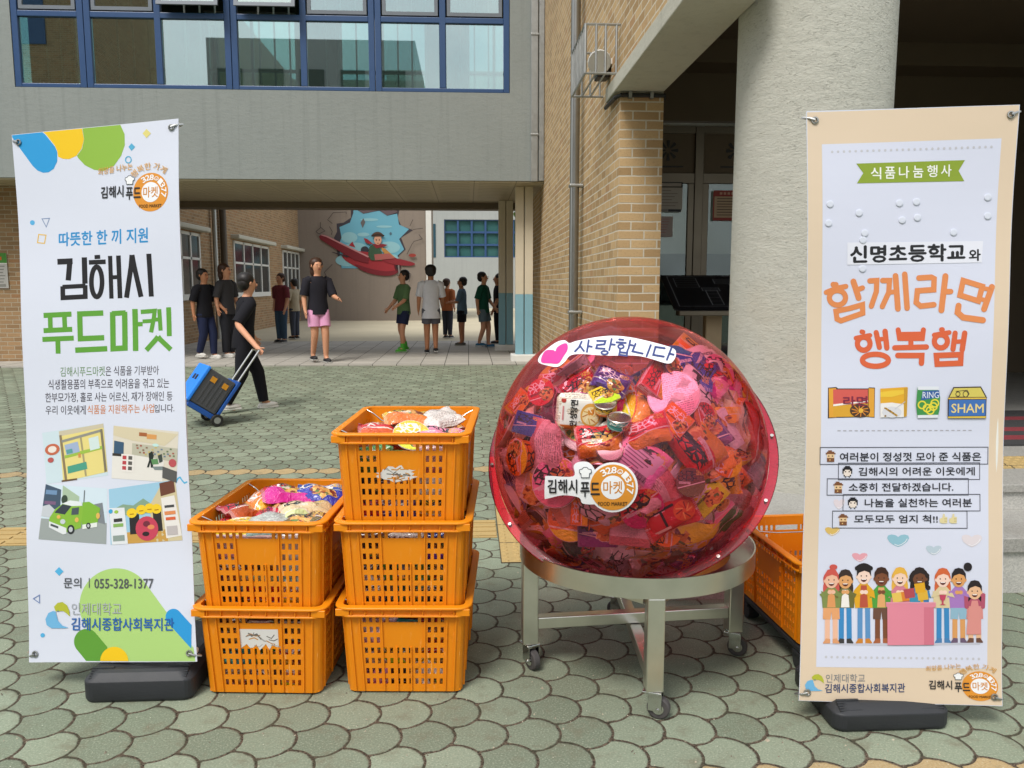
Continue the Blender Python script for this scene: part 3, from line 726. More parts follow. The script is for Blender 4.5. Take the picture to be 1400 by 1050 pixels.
# mural wall
YM = 27.6
mw = thing('mural_building', 'grey building end wall painted with a red plane bursting through a hole', 'building', (-3.5, YM, .13))
xr = at_y(583, 400, YM).x
MB().box(-5.65, xr, YM, YM + 6, -.1, 8).build('wall', concrete_mat('taupe_render', '#83786d', '#8d8277', .1), mw)
MB().box(xr + .01, xr + .19, YM - .05, YM + .1, -.1, 8).build('corner_trim', MT['white'], mw)
p = Print(lambda x, y, l: (lambda q: Vector((q.x, YM - .004 - l, q.z)))(at_y(x, y, YM)), step=.004)
def zm(l): return [(410 + x / 7.37, 280 + y / 7.37) for x, y in l]
p.poly(zm([(515, -120), (515, 130), (440, 180), (370, 190), (375, 270), (345, 330), (380, 500), (420, 640), (1010, 640), (1000, 510), (1065, 450), (1020, 330), (1140, 255), (1020, 210), (985, 130), (1000, 60), (1010, -120)]), '#454047'); p.up()
p.poly(zm([(535, -120), (540, 80), (505, 180), (400, 225), (420, 330), (395, 400), (420, 640), (990, 640), (985, 510), (1050, 450), (1000, 345), (1100, 245), (1000, 200), (980, 90), (880, 110), (800, 60), (640, 90), (600, -120)]), '#6fb0c4'); p.up()
for cx0, cy0, rx, ry in ((500, 330, 80, 55), (640, 300, 60, 20), (900, 430, 110, 60), (560, 430, 110, 50), (700, 150, 90, 14), (850, 220, 80, 12), (480, 560, 120, 60), (940, 560, 60, 60)): p.ell(*zm([(cx0, cy0)])[0], rx / 7.37, ry / 7.37, '#93c4cb')
p.up(); p.poly(zm([(545, 30), (640, 90), (800, 55), (880, 110), (985, 75), (960, 40), (860, 60), (790, 40), (640, 50)]), '#6a5b5e')
p.poly(zm([(640, 135), (660, 175), (632, 235), (612, 180)]), '#6b6664'); p.ell(*zm([(915, 290)])[0], 1.6, 2, '#56707c'); p.up()
p.poly(zm([(495, 410), (530, 370), (560, 430)]), '#a83239'); p.ell(*zm([(655, 455)])[0], 5.5, 5, '#3a3a42'); p.up()
p.poly(smooth_poly(zm([(430, 500), (560, 468), (700, 478), (860, 500), (985, 545), (1020, 610), (985, 680), (860, 715), (700, 690), (560, 620), (460, 560)])), '#a3353b'); p.up()
p.poly(smooth_poly(zm([(560, 600), (700, 640), (860, 670), (985, 660), (960, 700), (860, 716), (700, 690), (600, 645)])), '#7c2931'); p.ell(*zm([(985, 612)])[0], 4.6, 8.4, '#5d2027'); p.up(); p.ell(*zm([(992, 612)])[0], 3.2, 6, '#2e2629'); p.up(); p.poly(zm([(995, 520), (1010, 525), (1002, 612), (1012, 705), (996, 700), (988, 612)]), '#8c8480')
p.poly(smooth_poly(zm([(840, 560), (960, 540), (1120, 575), (1160, 600), (1100, 615), (940, 600)])), '#8f2f36'); p.up()
p.poly(zm([(195, 320), (220, 298), (280, 315), (700, 520), (690, 590), (560, 560), (350, 440), (210, 350)]), '#7d2a31'); p.up()
p.poly(zm([(220, 298), (280, 315), (700, 520), (690, 532), (270, 326), (215, 308)]), '#c98b8a')
p.poly(zm([(320, 480), (345, 478), (500, 520), (480, 530)]), '#3c3338'); p.up()
p.poly(zm([(690, 510), (700, 430), (730, 400), (800, 430), (830, 480), (830, 560), (720, 560)]), '#3f5a43'); p.poly(zm([(820, 430), (860, 440), (960, 530), (890, 540), (830, 460)]), '#c08a4c'); p.poly(zm([(750, 500), (900, 490), (960, 540), (760, 560)]), '#b0625c'); p.up()
p.poly(zm([(730, 395), (770, 440), (830, 430), (890, 405), (840, 395)]), '#8a2e33'); p.poly(zm([(645, 335), (680, 345), (740, 395), (690, 395), (660, 375)]), '#9c3339'); p.up()
p.ell(*zm([(787, 355)])[0], 5.2, 6.6, '#d6a184'); p.up()
p.poly([(q[0], q[1]) for q in ell(*zm([(785, 322)])[0], 8.2, 6.5, 20, 0, 180)], '#5b4336'); p.ell(*zm([(772, 355)])[0], .8, 1, '#2b2220', 8); p.ell(*zm([(803, 355)])[0], .8, 1, '#2b2220', 8); p.ell(*zm([(788, 388)])[0], 1.3, .6, '#9c4b42', 8); p.up()
p.line(zm([(730, 312), (785, 300), (845, 312)]), 2.2, '#3d3029')
p.ell(*zm([(1135, 510)])[0], 5, 2.4, '#9c4138')
for l in ([(290, 145), (340, 80), (470, 75), (470, 95)], [(165, 270), (215, 230), (255, 265), (195, 295), (165, 270)], [(210, 230), (210, 175)], [(330, 190), (280, 150)], [(300, 220), (330, 270), (320, 305)], [(1110, 215), (1140, 150)], [(1140, 250), (1240, 238)], [(1080, 500), (1130, 400), (1150, 370), (1235, 345), (1200, 300)], [(330, 600), (250, 680), (280, 740)], [(1060, 650), (1120, 700), (1100, 780)]): p.line(zm(l), .9, '#554b47', False)
p.build('mural', MT['ink'], mw, TM(mw).inverted())
# far block with blue windows
fb = thing('far_building', 'pale grey school block with a grid of blue windows beyond the yard', 'building', (2, 42, .13))
YF = 42.0; qa, qb = at_y(607, 300, YF), at_y(720, 352, YF)
m = MB(); m.box(-4, 14, YF, YF + 8, -.1, qb.z); m.box(-4, 14, YF, YF + 8, qa.z, 12); m.box(-4, qa.x, YF, YF + 8, qb.z, qa.z); m.box(qb.x, 14, YF, YF + 8, qb.z, qa.z); m.build('wall', concrete_mat('pale_grey_render', '#969a98', '#a3a7a4', .12), fb)
f = MB(); nx, nz = 6, 3
for i in range(nx + 1): f.box(qa.x + (qb.x - qa.x) * i / nx - .05, qa.x + (qb.x - qa.x) * i / nx + .05, YF + .05, YF + .15, qb.z, qa.z)
for j in range(nz + 1): f.box(qa.x, qb.x, YF + .06, YF + .16, qb.z + (qa.z - qb.z) * j / nz - .05, qb.z + (qa.z - qb.z) * j / nz + .05)
wn = f.build('window', MT['blueframe'], fb); MB().box(qa.x, qb.x, YF + .17, YF + .18, qb.z, qa.z).build('pane', simple('teal_window_glass', '#38605f', .1, 0, .6, .3, 1.5), wn)
sa, sb = at_y(589, 306, YF), at_y(596, 352, YF)
f = MB(); f.box(sa.x, sb.x, YF - .02, YF + .02, sb.z, sa.z); f.build('window', simple('teal_small_window', '#33505c', .1, 0, .6), fb)
# little tree past the columns
tr = thing('tree', 'small leafy green tree peeping past the far column top', 'tree', (2.0, 30, .13))
MB().tube([(2.0, 30, .1), (2.02, 30.05, 2), (1.95, 30, 4), (1.9, 30.1, 5.5)], [.12, .1, .08, .04], 8).build('trunk', MT['bark'], tr, smooth=60)
m = MB(); rr_ = random.Random(3)
for k in range(900):
    d = Vector((rr_.gauss(0, 1), rr_.gauss(0, 1), rr_.gauss(0, 1))).normalized() * (rr_.random() ** .4); c = Vector((1.9 + d.x * 1.25, 30 + d.y * 1.2, 5.1 + d.z * 1.35))
    M = Matrix.Translation(c) @ Matrix.Rotation(rr_.random() * 6, 4, 'Z') @ Matrix.Rotation(rr_.random() * 3, 4, 'X'); s = .05 + rr_.random() * .05
    m.add([M @ Vector(q) for q in ((0, -s * 1.6, 0), (s, 0, .01), (0, s * 1.6, 0), (-s, 0, .01))], [(0, 1, 2, 3)])
m.build('crown', MT['leaf'], tr)

# the school block behind the viewer on the left, which the bridge windows mirror
ow = thing('opposite_building', 'dark brick school block standing behind the viewer on the left', 'building', (-22, -10, 0))
m = MB(); m.box(-34, -14.2, -16, -7, -.1, 15); m.build('wall', MT['brick_shade'], ow)
f = MB()
for i in range(5):
    for j in range(3): f.box(-32.5 + i * 3.7, -30 + i * 3.7, -6.99, -6.95, 2 + j * 4, 4 + j * 4)
f.build('window_glazing', MT['blueframe'], ow)
ow = thing('apartment_block', 'pale apartment block far behind the viewer, mirrored in the bridge windows', 'building', (-8, -26, 0))
m = MB(); m.box(-15, -3, -36, -25, -.1, 15.5); m.build('wall', concrete_mat('pale_block_render', '#9a9c9b', '#a9aaa8', .1), ow)
f = MB()
for i in range(5):
    for j in range(4): f.box(-14.4 + i * 2.35, -13.0 + i * 2.35, -24.99, -24.93, 1.5 + j * 3.5, 3.3 + j * 3.5)
f.build('window_glazing', MT['hallgrey'], ow)

# sandy crumbs and little stones lying on the paving
r_ = random.Random(8); m = MB()
for k in range(2600):
    y = 1.7 + 7 * r_.random() ** 1.6; x = r_.uniform(-1.2, 1.2) * (y * .75 + .4) + .1; s = r_.uniform(.0012, .0034) * (1 + (r_.random() < .04) * 1.4); z = gz(y)
    if 0.78 < x and y > 3.2: continue
    a = r_.random() * 6.28; q = [Vector((x + s * (1.2 if i % 2 else .8) * math.cos(a + i * 1.5708), y + s * math.sin(a + i * 1.5708), z)) for i in range(4)]
    m.add(q + [Vector((x, y, z + s * 1.1))], [(0, 1, 4), (1, 2, 4), (2, 3, 4), (3, 0, 4), (3, 2, 1, 0)])
g = G('grit'); oi = g.voro(g.pos(), 60, out='Color'); g.fin(g.mix(g.sep(oi)[0], '#4b4238', '#b7ab95'), .9)
tag(m.build('grit', g.m), 'sandy crumbs and tiny stones scattered over the paving', 'grit', kind='stuff')
# ------------------------------------------------------------------ steel stand and the acrylic ball
SC = Vector((.578, 2.70, 0)); BC = Vector((.548, 2.70, .762)); BR = .463
sd = thing('ball_stand', 'round brushed steel stand on casters carrying the big red ball', 'stand', tuple(SC))
m = MB()
def ringpts(r, z, n=72): return [Vector((SC.x + r * math.cos(2 * math.pi * k / n), SC.y + r * math.sin(2 * math.pi * k / n), z)) for k in range(n)]
m.loft([ringpts(.404, .392), ringpts(.404, .456), ringpts(.399, .456), ringpts(.399, .424), ringpts(.322, .420), ringpts(.322, .412), ringpts(.397, .414), ringpts(.397, .392)], False, closed=True)
m.build('ring', MT['steel'], sd, smooth=30)
feet = [Vector((.563, 2.317, 0)), Vector((.997, 2.739, 0)), Vector((.600, 3.085, 0)), Vector((.196, 2.675, 0))]
for i, ft in enumerate(feet):
    d = (ft - SC).normalized(); a = math.atan2(d.y, d.x)
    M = Matrix.Translation((SC.x + d.x * .372, SC.y + d.y * .372, 0)) @ Matrix.Rotation(a, 4, 'Z')
    m = MB(); m.box(-.027, .027, -.027, .027, .092, .391, 0, M); m.build('leg', MT['steel'], sd, bevel=.004)
    c = M @ Vector((0, 0, 0)); ca = a + (1.2, -.5, .9, 2.0)[i]
    Mc = Matrix.Translation(c) @ Matrix.Rotation(ca, 4, 'Z')
    k = MB(); k.box(-.03, .03, -.026, .026, .086, .0915, 0, Mc); k.box(-.012, .03, -.022, -.019, .03, .086, 0, Mc); k.box(-.012, .03, .019, .022, .03, .086, 0, Mc)
    k.tube([Mc @ Vector((.018, -.026, .035)), Mc @ Vector((.018, .026, .035))], .006, 8, 0)
    cs = k.build('caster', MT['chrome'], sd, bevel=.0015)
    Mw = Mc @ Matrix.Translation((.018, 0, .0355)) @ Matrix.Rotation(R_(90), 4, 'X')
    wv = MB(); wv.lathe([(.02, -.013), (.031, -.013), (.0355, -.009), (.0355, .009), (.031, .013), (.02, .013)], 28, (0, 0, 0), 0, Mw); wv.lathe([(.018, -.0155), (.018, .0155)], 16, (0, 0, 0), 1, Mw)
    wv.build('wheel', [MT['rubber'], MT['chrome']], cs, smooth=40)
for i, (p_, q_) in enumerate(((0, 2), (1, 3))):
    a, b = [SC + (feet[k] - SC).normalized() * .372 for k in (p_, q_)]; d = (b - a).normalized(); L_ = (b - a).length / 2 - .0265; mid = (a + b) / 2
    M = Matrix.Translation((mid.x, mid.y, .125 + i * .041)) @ Matrix.Rotation(math.atan2(d.y, d.x), 4, 'Z')
    MB().box(-L_, L_, -.02, .02, -.02, .02, 0, M).build('cross_bar', MT['steel'], sd, bevel=.003)
m = MB()
for i in range(4):                                                   # straight rails just under the ring
    a, b = feet[i], feet[(i + 1) % 4]; a, b = [SC + (q_ - SC).normalized() * .362 for q_ in (a, b)]; d = (b - a).normalized(); L_ = (b - a).length / 2 - .034; mid = (a + b) / 2
    m.box(-L_, L_, -.012, .012, -.02, .016, 0, Matrix.Translation((mid.x, mid.y, .374)) @ Matrix.Rotation(math.atan2(d.y, d.x), 4, 'Z'))
m.build('under_rail', MT['steel'], sd, bevel=.002)

def acrylic(name, face, edge, gloss=.55, haze=.008, scat=.012):
    g = G(name); t = g.t; out = t.nodes['Material Output']; t.nodes.remove(g.b)
    lw_ = t.nodes.new('ShaderNodeLayerWeight'); lw_.inputs[0].default_value = .5
    f = g.m_('POWER', lw_.outputs['Facing'], 2.2)
    c = g.mix(f, face, edge)
    tr = t.nodes.new('ShaderNodeBsdfTransparent'); t.links.new(c, tr.inputs[0])
    df = t.nodes.new('ShaderNodeBsdfTranslucent'); df.inputs[0].default_value = col(edge if scat < .1 else face)
    m1 = t.nodes.new('ShaderNodeMixShader'); g.put(m1.inputs[0], g.m_('ADD', g.m_('MULTIPLY', f, .25), .03)); t.links.new(tr.outputs[0], m1.inputs[1]); t.links.new(df.outputs[0], m1.inputs[2])
    gl = t.nodes.new('ShaderNodeBsdfGlossy'); gl.inputs['Roughness'].default_value = .06
    bn = t.nodes.new('ShaderNodeBump'); bn.inputs['Strength'].default_value = .08; bn.inputs['Distance'].default_value = .02
    t.links.new(g.noise(g.co(), 5, 2), bn.inputs['Height']); t.links.new(bn.outputs[0], gl.inputs['Normal'])
    fr = t.nodes.new('ShaderNodeFresnel'); fr.inputs[0].default_value = 1.45
    m2 = t.nodes.new('ShaderNodeMixShader'); g.put(m2.inputs[0], g.m_('MULTIPLY', fr.outputs[0], gloss)); t.links.new(m1.outputs[0], m2.inputs[1]); t.links.new(gl.outputs[0], m2.inputs[2])
    g2 = t.nodes.new('ShaderNodeBsdfGlossy'); g2.inputs['Roughness'].default_value = .38; g2.inputs[0].default_value = (1, .93, .95, 1)
    m3 = t.nodes.new('ShaderNodeMixShader'); m3.inputs[0].default_value = haze; t.links.new(m2.outputs[0], m3.inputs[1]); t.links.new(g2.outputs[0], m3.inputs[2])
    t.links.new(m3.outputs[0], out.inputs[0]); return g.m
MT['dome'] = acrylic('pink_clear_acrylic', (1.0, .55, .70), (1.0, .40, .32))
MT['bowl'] = acrylic('magenta_clear_acrylic', (1.0, .36, .50), (1.0, .18, .22))
MT['flange'] = acrylic('red_acrylic_rim', (1.0, .16, .32), (1.0, .10, .16), .9, .01, .42)

def hit(px, py, r=BR):
    v = ray(px, py).normalized(); oc = CP - BC; b = v.dot(oc); q = b * b - oc.dot(oc) + r * r
    return CP + v * (-b - math.sqrt(max(q, 0)))
bl = thing('acrylic_ball', 'huge pink and red see-through acrylic ball full of packaged food, with a round hole', 'ball', tuple(BC))
hole = (hit(810, 549) - BC).normalized()
view = (CP - BC).normalized(); rt = view.cross(Vector((0, 0, 1))).normalized() * -1
rt = Vector((0, 0, 1)).cross(view).normalized(); upv = view.cross(rt)
fn = (view * .84 + upv * .52 - rt * .085).normalized()               # rim plane normal: the clear dome faces the viewer and leans back
# shell: polar rings about the hole's axis, cut in two at the rim plane
ez = hole; ex = ez.orthogonal().normalized(); ey = ez.cross(ex); th0 = math.asin(.128 / BR)
def shell(th_a, r):
    bm = bmesh.new(); NN, MM = 96, 60; rings = []
    for i in range(MM + 1):
        th = th_a + (math.pi - .004 - th_a) * i / MM
        rings.append([bm.verts.new((ex * math.cos(2 * math.pi * k / NN) + ey * math.sin(2 * math.pi * k / NN)) * (r * math.sin(th)) + ez * (r * math.cos(th))) for k in range(NN)])
    for i in range(MM):
        for k in range(NN): bm.faces.new((rings[i][k], rings[i][(k + 1) % NN], rings[i + 1][(k + 1) % NN], rings[i + 1][k]))
    return bm
for nm, sgn, mat in (('front_dome', 1, 'dome'), ('rear_bowl', -1, 'bowl')):
    bm = shell(th0, BR); gg = list(bm.verts) + list(bm.edges) + list(bm.faces)
    bmesh.ops.bisect_plane(bm, geom=gg, plane_co=(0, 0, 0), plane_no=fn * sgn, clear_inner=True)
    bmesh.ops.recalc_face_normals(bm, faces=bm.faces)
    me = bpy.data.meshes.new(nm); bm.to_mesh(me); bm.free(); me.materials.append(MT[mat]); me.polygons.foreach_set('use_smooth', [True] * len(me.polygons))
    for p_ in me.polygons:
        pass
    link(nm, me, bl)
fx = fn.orthogonal().normalized(); fy = fn.cross(fx)
def fring(r, h, n=96): return [BC + (fx * math.cos(2 * math.pi * k / n) + fy * math.sin(2 * math.pi * k / n)) * r + fn * h for k in range(n)]
m = MB(); m.loft([fring(BR + .001, -.005), fring(BR + .029, -.005), fring(BR + .031, 0), fring(BR + .029, .005), fring(BR + .001, .005)], False, closed=True)
m.build('rim_flange', MT['flange'], bl, smooth=40)
m = MB()
for k in range(12):
    a = 2 * math.pi * (k + .3) / 12; c = BC + (fx * math.cos(a) + fy * math.sin(a)) * (BR + .017)
    m.tube([c - fn * .008, c + fn * .008], .006, 8)
m.build('rim_screw', MT['chrome'], bl, smooth=40)
# hole lip
m = MB(); m.tube([BC + (ex * math.cos(2 * math.pi * k / 64) + ey * math.sin(2 * math.pi * k / 64)) * .128 + ez * (BR * math.cos(th0)) for k in range(64)], .0022, 6, closed=True)
m.build('hole_edge', MT['dome'], bl, smooth=60)

# ------------------------------------------------------------------ logo drawn on banners and ball: X(u, v) carries logo units (ring radius 1, v up) to drawing coordinates
def warped(p, pts, c, X): p.poly([X(*q) for q in pts], c)
def chef_hat(p, X, cx, cy, s, lw_, line='#4a4f55', fill='#eef0ef'):
    o = [(-.28, -.3), (-.3, -.02), (-.42, .05), (-.4, .25), (-.22, .3), (-.1, .42), (.12, .42), (.22, .3), (.42, .26), (.44, .06), (.3, -.02), (.28, -.3)]
    o = [(cx + x * s, cy + y * s) for x, y in o]; warped(p, o, fill, X); p.up(); p.line([X(*q) for q in o], lw_, line, False, True)
def logo(p, X, unit, lab=True, rot=0.0, border=False, arc=False):
    if border:
        p.poly([X(*q) for q in ell(0, 0, 1.1, 1.1, 48)], '#eef0f2')
        p.poly([X(*q) for q in smooth_poly(((-3.0, -.42), (-2.98, .38), (-2.85, .5), (-1.75, .48), (-1.72, .95), (-1.45, 1.12), (-1.0, 1.05), (-.7, .5), (-.6, -.62), (-1.3, -.72), (-1.5, -.45), (-2.2, -.35), (-2.9, -.5)))], '#eef0f2'); p.up(); p.up(); p.up()
    p.poly([X(*q) for q in ell(0, 0, 1, 1, 48)], '#dd9232'); p.up(); p.poly([X(*q) for q in ell(0, 0, .52, .52, 36)], '#eef0f2'); p.up()
    p.text('마켓', 0, 0, 1, 1, '#d08a35', .012, warp=lambda u, v: X(-.42 + .84 * u, -.28 + .56 * v))
    for ch, a in (('3', 122), ('2', 104), ('8', 86), ('1', 44), ('3', 27), ('7', 7), ('7', -12)):
        ar = R_(a); tx, ty = math.cos(ar), math.sin(ar); w_ = .12
        p.text(ch, 0, 0, 1, 1, '#f4f4f2', .02, warp=lambda u, v, tx=tx, ty=ty, w_=w_: X(tx * .76 + ty * (u - .5) * w_ * 2 + tx * (v - .5) * .30, ty * .76 - tx * (u - .5) * w_ * 2 + ty * (v - .5) * .30))
    sx, sy = .76 * math.cos(R_(65)), .76 * math.sin(R_(65)); p.line([X(*q) for q in ell(sx, sy, .11, .09, 14)], unit * .035, '#f4f4f2', False, True); p.line([X(sx - .05, sy - .01), X(sx, sy - .045), X(sx + .05, sy - .01)], unit * .03, '#f4f4f2', False)
    p.text('FOOD MARKET', 0, 0, 1, 1, '#3a2c1a', .012, warp=lambda u, v: X(-.64 + 1.28 * u, -.80 + .17 * v))
    p.up(); p.up()
    p.text('김해시', 0, 0, 1, 1, '#2c2c2e', .022, warp=lambda u, v: X(-2.85 + 1.3 * u, -.26 + .62 * v + rot * u))
    p.text('푸드', 0, 0, 1, 1, '#2c2c2e', .022, warp=lambda u, v: X(-1.42 + .86 * u, -.42 + (.66 if 1 else 0) * v + rot))
    chef_hat(p, X, -1.2, .62, .62, unit * .03)
    if arc:
        p.text('희망을 나누는', 0, 0, 1, 1, '#d6a253', .008, warp=lambda u, v: X(-3.0 + 1.95 * u, .95 + .36 * v + .25 * u))
        n = '행복한가게'
        for i, ch in enumerate(n):
            ar = R_(134 - i * 18 - (4 if i > 2 else 0)); tx, ty = math.cos(ar), math.sin(ar)
            p.text(ch, 0, 0, 1, 1, '#d6a253', .008, warp=lambda u, v, tx=tx, ty=ty: X(tx * 1.35 + ty * (u - .5) * .36 + tx * (v - .5) * .36, ty * 1.35 - tx * (u - .5) * .36 + ty * (v - .5) * .36))
# stickers on the dome, pressed to its curve
def dome_place(x, y, l):
    h = hit(x, y); return BC + (h - BC).normalized() * (BR + .0012 + l)
sp = Print(dome_place, 9, step=.0004)
logo(sp, lambda u, v: (838 + 31 * u, 666 - 31 * v), 31, border=True)
sp.build('logo_sticker', MT['ink'], bl, TM(bl).inverted())
sp = Print(dome_place, 9, step=.0004)
def z5(l): return [(660 + x / 3.333, 420 + y / 3.333) for x, y in l]
sp.poly(smooth_poly(z5([(256, 252), (268, 215), (330, 165), (372, 152), (396, 165), (430, 155), (520, 138), (600, 132), (690, 142), (800, 168), (868, 190), (880, 215), (868, 245), (840, 258), (760, 235), (690, 222), (560, 222), (450, 215), (400, 222), (375, 250), (345, 272), (310, 270)])), '#f0f2f4'); sp.up(); sp.up(); sp.up()
sp.poly(smooth_poly(z5([(271, 254), (272, 226), (290, 200), (322, 198), (333, 203), (341, 186), (366, 170), (386, 170), (388, 196), (371, 225), (347, 258), (310, 258)])), '#e8409a')
BLU = '#3e4a80'
for l in ([(452, 160), (440, 185), (422, 204)], [(444, 178), (462, 202)], [(484, 154), (476, 206)], [(480, 180), (498, 183)],
          [(522, 156), (560, 157), (555, 172), (522, 175), (518, 190), (556, 192)], [(588, 148), (577, 198)], [(583, 172), (602, 174)],
          [(622, 150), (640, 152)], [(610, 163), (652, 166)], [(672, 155), (664, 192)], [(668, 174), (684, 177)], [(626, 196), (622, 220), (656, 224), (660, 198)], [(624, 208), (658, 211)],
          [(696, 170), (682, 204), (728, 214)], [(765, 176), (746, 226)], [(828, 190), (786, 184), (776, 220), (824, 228)], [(858, 190), (838, 242)], [(848, 214), (868, 219)]):
    sp.line(z5(l), 2.6, BLU)
for cx0, cy0, rx, ry in ((556, 210, 15, 8), (630, 182, 13, 9)): sp.line([z5([q])[0] for q in ell(cx0, cy0, rx, ry, 16)], 2.3, BLU, False, True)
sp.build('greeting_sticker', MT['ink'], bl, TM(bl).inverted())

# ------------------------------------------------------------------ banners
def fit_frame(c):                                                    # c: top left, top right, bottom right, bottom left
    tl, tr_, br_, bl_ = [Vector(q) for q in c]; o = (br_ + bl_) / 2; x = (br_ - bl_ + tr_ - tl).normalized(); y = ((tl + tr_) / 2 - o); hgt = y.length; y = (y - x * y.dot(x)).normalized()
    return o, x, y, x.cross(y), ((tr_ - tl).length + (br_ - bl_).length) / 2, hgt
def banner(name, label, corners, group, seed, amp, base_box):
    o, x, y, n, W_, Hh = fit_frame(corners)
    base = thing(name, label, 'banner', (o.x, o.y, 0), group=group)
    inv = TM(base).inverted()
    def wave(u, v):
        s = v / Hh
        return amp * (math.sin(v * 3.3 + seed) * .6 + math.sin(u * 5 + v * 1.7 + seed * 2) * .5) + .004 * math.sin(v * 9 + seed) * math.sin(u * 6) - .010 * (4 * s * (1 - s)) * (1 if seed > 2 else .4)
    def curl(u, v):
        s = v / Hh
        return (.012 * (4 * s * (1 - s)) * (-1 if u < 0 else 1) * -abs(u) / (W_ / 2))
    def P3(u, v, l): return o + x * (u + curl(u, v)) + y * v + n * (wave(u, v) + l)
    def from_px(px, py, l):
        r = ray(px, py); t = (o - CP).dot(n) / r.dot(n); q = CP + r * t - o
        u, v = q.dot(x), q.dot(y)
        r2 = o + x * u + y * v
        return P3(max(-W_ / 2 + .0015, min(W_ / 2 - .0015, u)), max(.0015, min(Hh - .0015, v)), l)
    # sheet
    m = MB(); nu, nv = 14, 44; vs = []
    for l in (0, -.0015):
        for j in range(nv + 1):
            for i in range(nu + 1): vs.append(P3(-W_ / 2 + W_ * i / nu, Hh * j / nv, l))
    K = (nu + 1) * (nv + 1); fs = []
    for j in range(nv):
        for i in range(nu):
            a = j * (nu + 1) + i; fs += [(a, a + 1, a + nu + 2, a + nu + 1), (K + a, K + a + nu + 1, K + a + nu + 2, K + a + 1)]
    edge = [j * (nu + 1) for j in range(nv + 1)] + [nv * (nu + 1) + i for i in range(1, nu + 1)] + [j * (nu + 1) + nu for j in range(nv - 1, -1, -1)] + list(range(nu - 1, 0, -1))
    for a, b in zip(edge, edge[1:] + edge[:1]): fs.append((a, b, K + b, K + a))
    m.add(vs, fs); m.build('sheet', MT['sheet'], base, smooth=60)
    # frame behind, hooks at the corners, base on the ground
    f = MB(); bk = -.022
    f.tube([P3(-W_ / 2 + .03, -.0, bk), P3(-W_ / 2 + .03, Hh, bk)], .010, 10); f.tube([P3(W_ / 2 - .03, 0, bk), P3(W_ / 2 - .03, Hh, bk)], .010, 10)
    f.tube([P3(-W_ / 2 + .012, Hh - .012, bk - .002), P3(W_ / 2 - .012, Hh - .012, bk - .002)], .010, 10); f.tube([P3(-W_ / 2 + .012, .03, bk - .002), P3(W_ / 2 - .012, .03, bk - .002)], .010, 10)
    bx0, bx1, by0, by1, bh = base_box; mid = Vector(((bx0 + bx1) / 2, (by0 + by1) / 2, bh - .01))
    f.tube([mid, P3(0, .03, bk - .014)], .013, 10); f.tube([mid, P3(0, Hh - .012, bk - .03)], .012, 10)
    f.build('frame', MT['white'], base, smooth=60)
    for sx in (-1, 1):
        for v0, d in ((.028, -1), (Hh - .028, 1)):
            c = P3(sx * (W_ / 2 - .024), v0, .003); k = MB()
            k.tube([c + (x * math.cos(a) + y * math.sin(a)) * .0085 for a in [2 * math.pi * i / 16 for i in range(16)]], .0028, 6, closed=True)
            e = P3(sx * (W_ / 2 + .008), v0 + d * .012, -.012)
            k.tube([c + n * .004, c.lerp(e, .5) + n * .008, e, P3(sx * (W_ / 2 - .008), v0 + d * .012, -.024)], .0035, 6)
            k.build('hook', MT['galv'], base, smooth=60)
    ht = .72 * bh
    def rr_(x0, x1, y0, y1, z, r, k=5):
        out = []
        for cx0, cy0, a0 in ((x1 - r, y1 - r, 0), (x0 + r, y1 - r, 90), (x0 + r, y0 + r, 180), (x1 - r, y0 + r, 270)):
            out += [Vector((cx0 + r * math.cos(R_(a0 + 90 * i / k)), cy0 + r * math.sin(R_(a0 + 90 * i / k)), z)) for i in range(k + 1)]
        return out
    b = MB(); b.loft([rr_(bx0 + .006, bx1 - .006, by0 + .006, by1 - .006, .001, .03), rr_(bx0, bx1, by0, by1, .012, .035), rr_(bx0, bx1, by0, by1, ht, .035), rr_(bx0 + .02, bx1 - .02, by0 + .022, by1 - .03, bh - .006, .035), rr_(bx0 + .032, bx1 - .032, by0 + .034, by1 - .045, bh, .03)])
    bo = b.build('water_base', MT['black'], base, bevel=.004, smooth=14)
    for sx in (0, 1):
        b = MB()
        for k in range(5):
            xx = bx0 + .02 if sx == 0 else bx1 - .09
            t = k / 4; b.box(xx, xx + .07, by0 + .012 + .03 * t, by0 + .020 + .03 * t, ht + (bh - ht) * (t * .75 + .05), ht + (bh - ht) * (t * .75 + .12) + .008)
        b.build('grip_rib', MT['black'], base, bevel=.002)
    return base, from_px, inv
MT['sheet'] = simple('white_banner_cloth', '#c8cdd9', .42, 0, .35, .02, 3, .12, 7, .01)
GRP = 'food drive banners on black water bases'
LB, lpx, linv = banner('standing_banner', 'white standing banner with black and green headings, four photos and a phone number', [(-1.535, 2.895, 1.834), (-.948, 2.788, 1.876), (-.877, 2.515, .127), (-1.466, 2.622, .087)], GRP, 1.0, .002, (-1.243, -.895, 2.50, 2.95, .098))
RB, rpx, rinv = banner('standing_banner', 'beige edged standing banner with orange headings and a cartoon crowd at the bottom', [(1.002, 2.408, 1.842), (1.596, 2.327, 1.848), (1.597, 2.198, .073), (1.003, 2.279, .067)], GRP, 4.0, .002, (1.085, 1.445, 2.203, 2.53, .078))
def square_letters(p, z, spec):
    for pts, t, c in spec: p.line([z(*q) for q in pts], t, c, False)
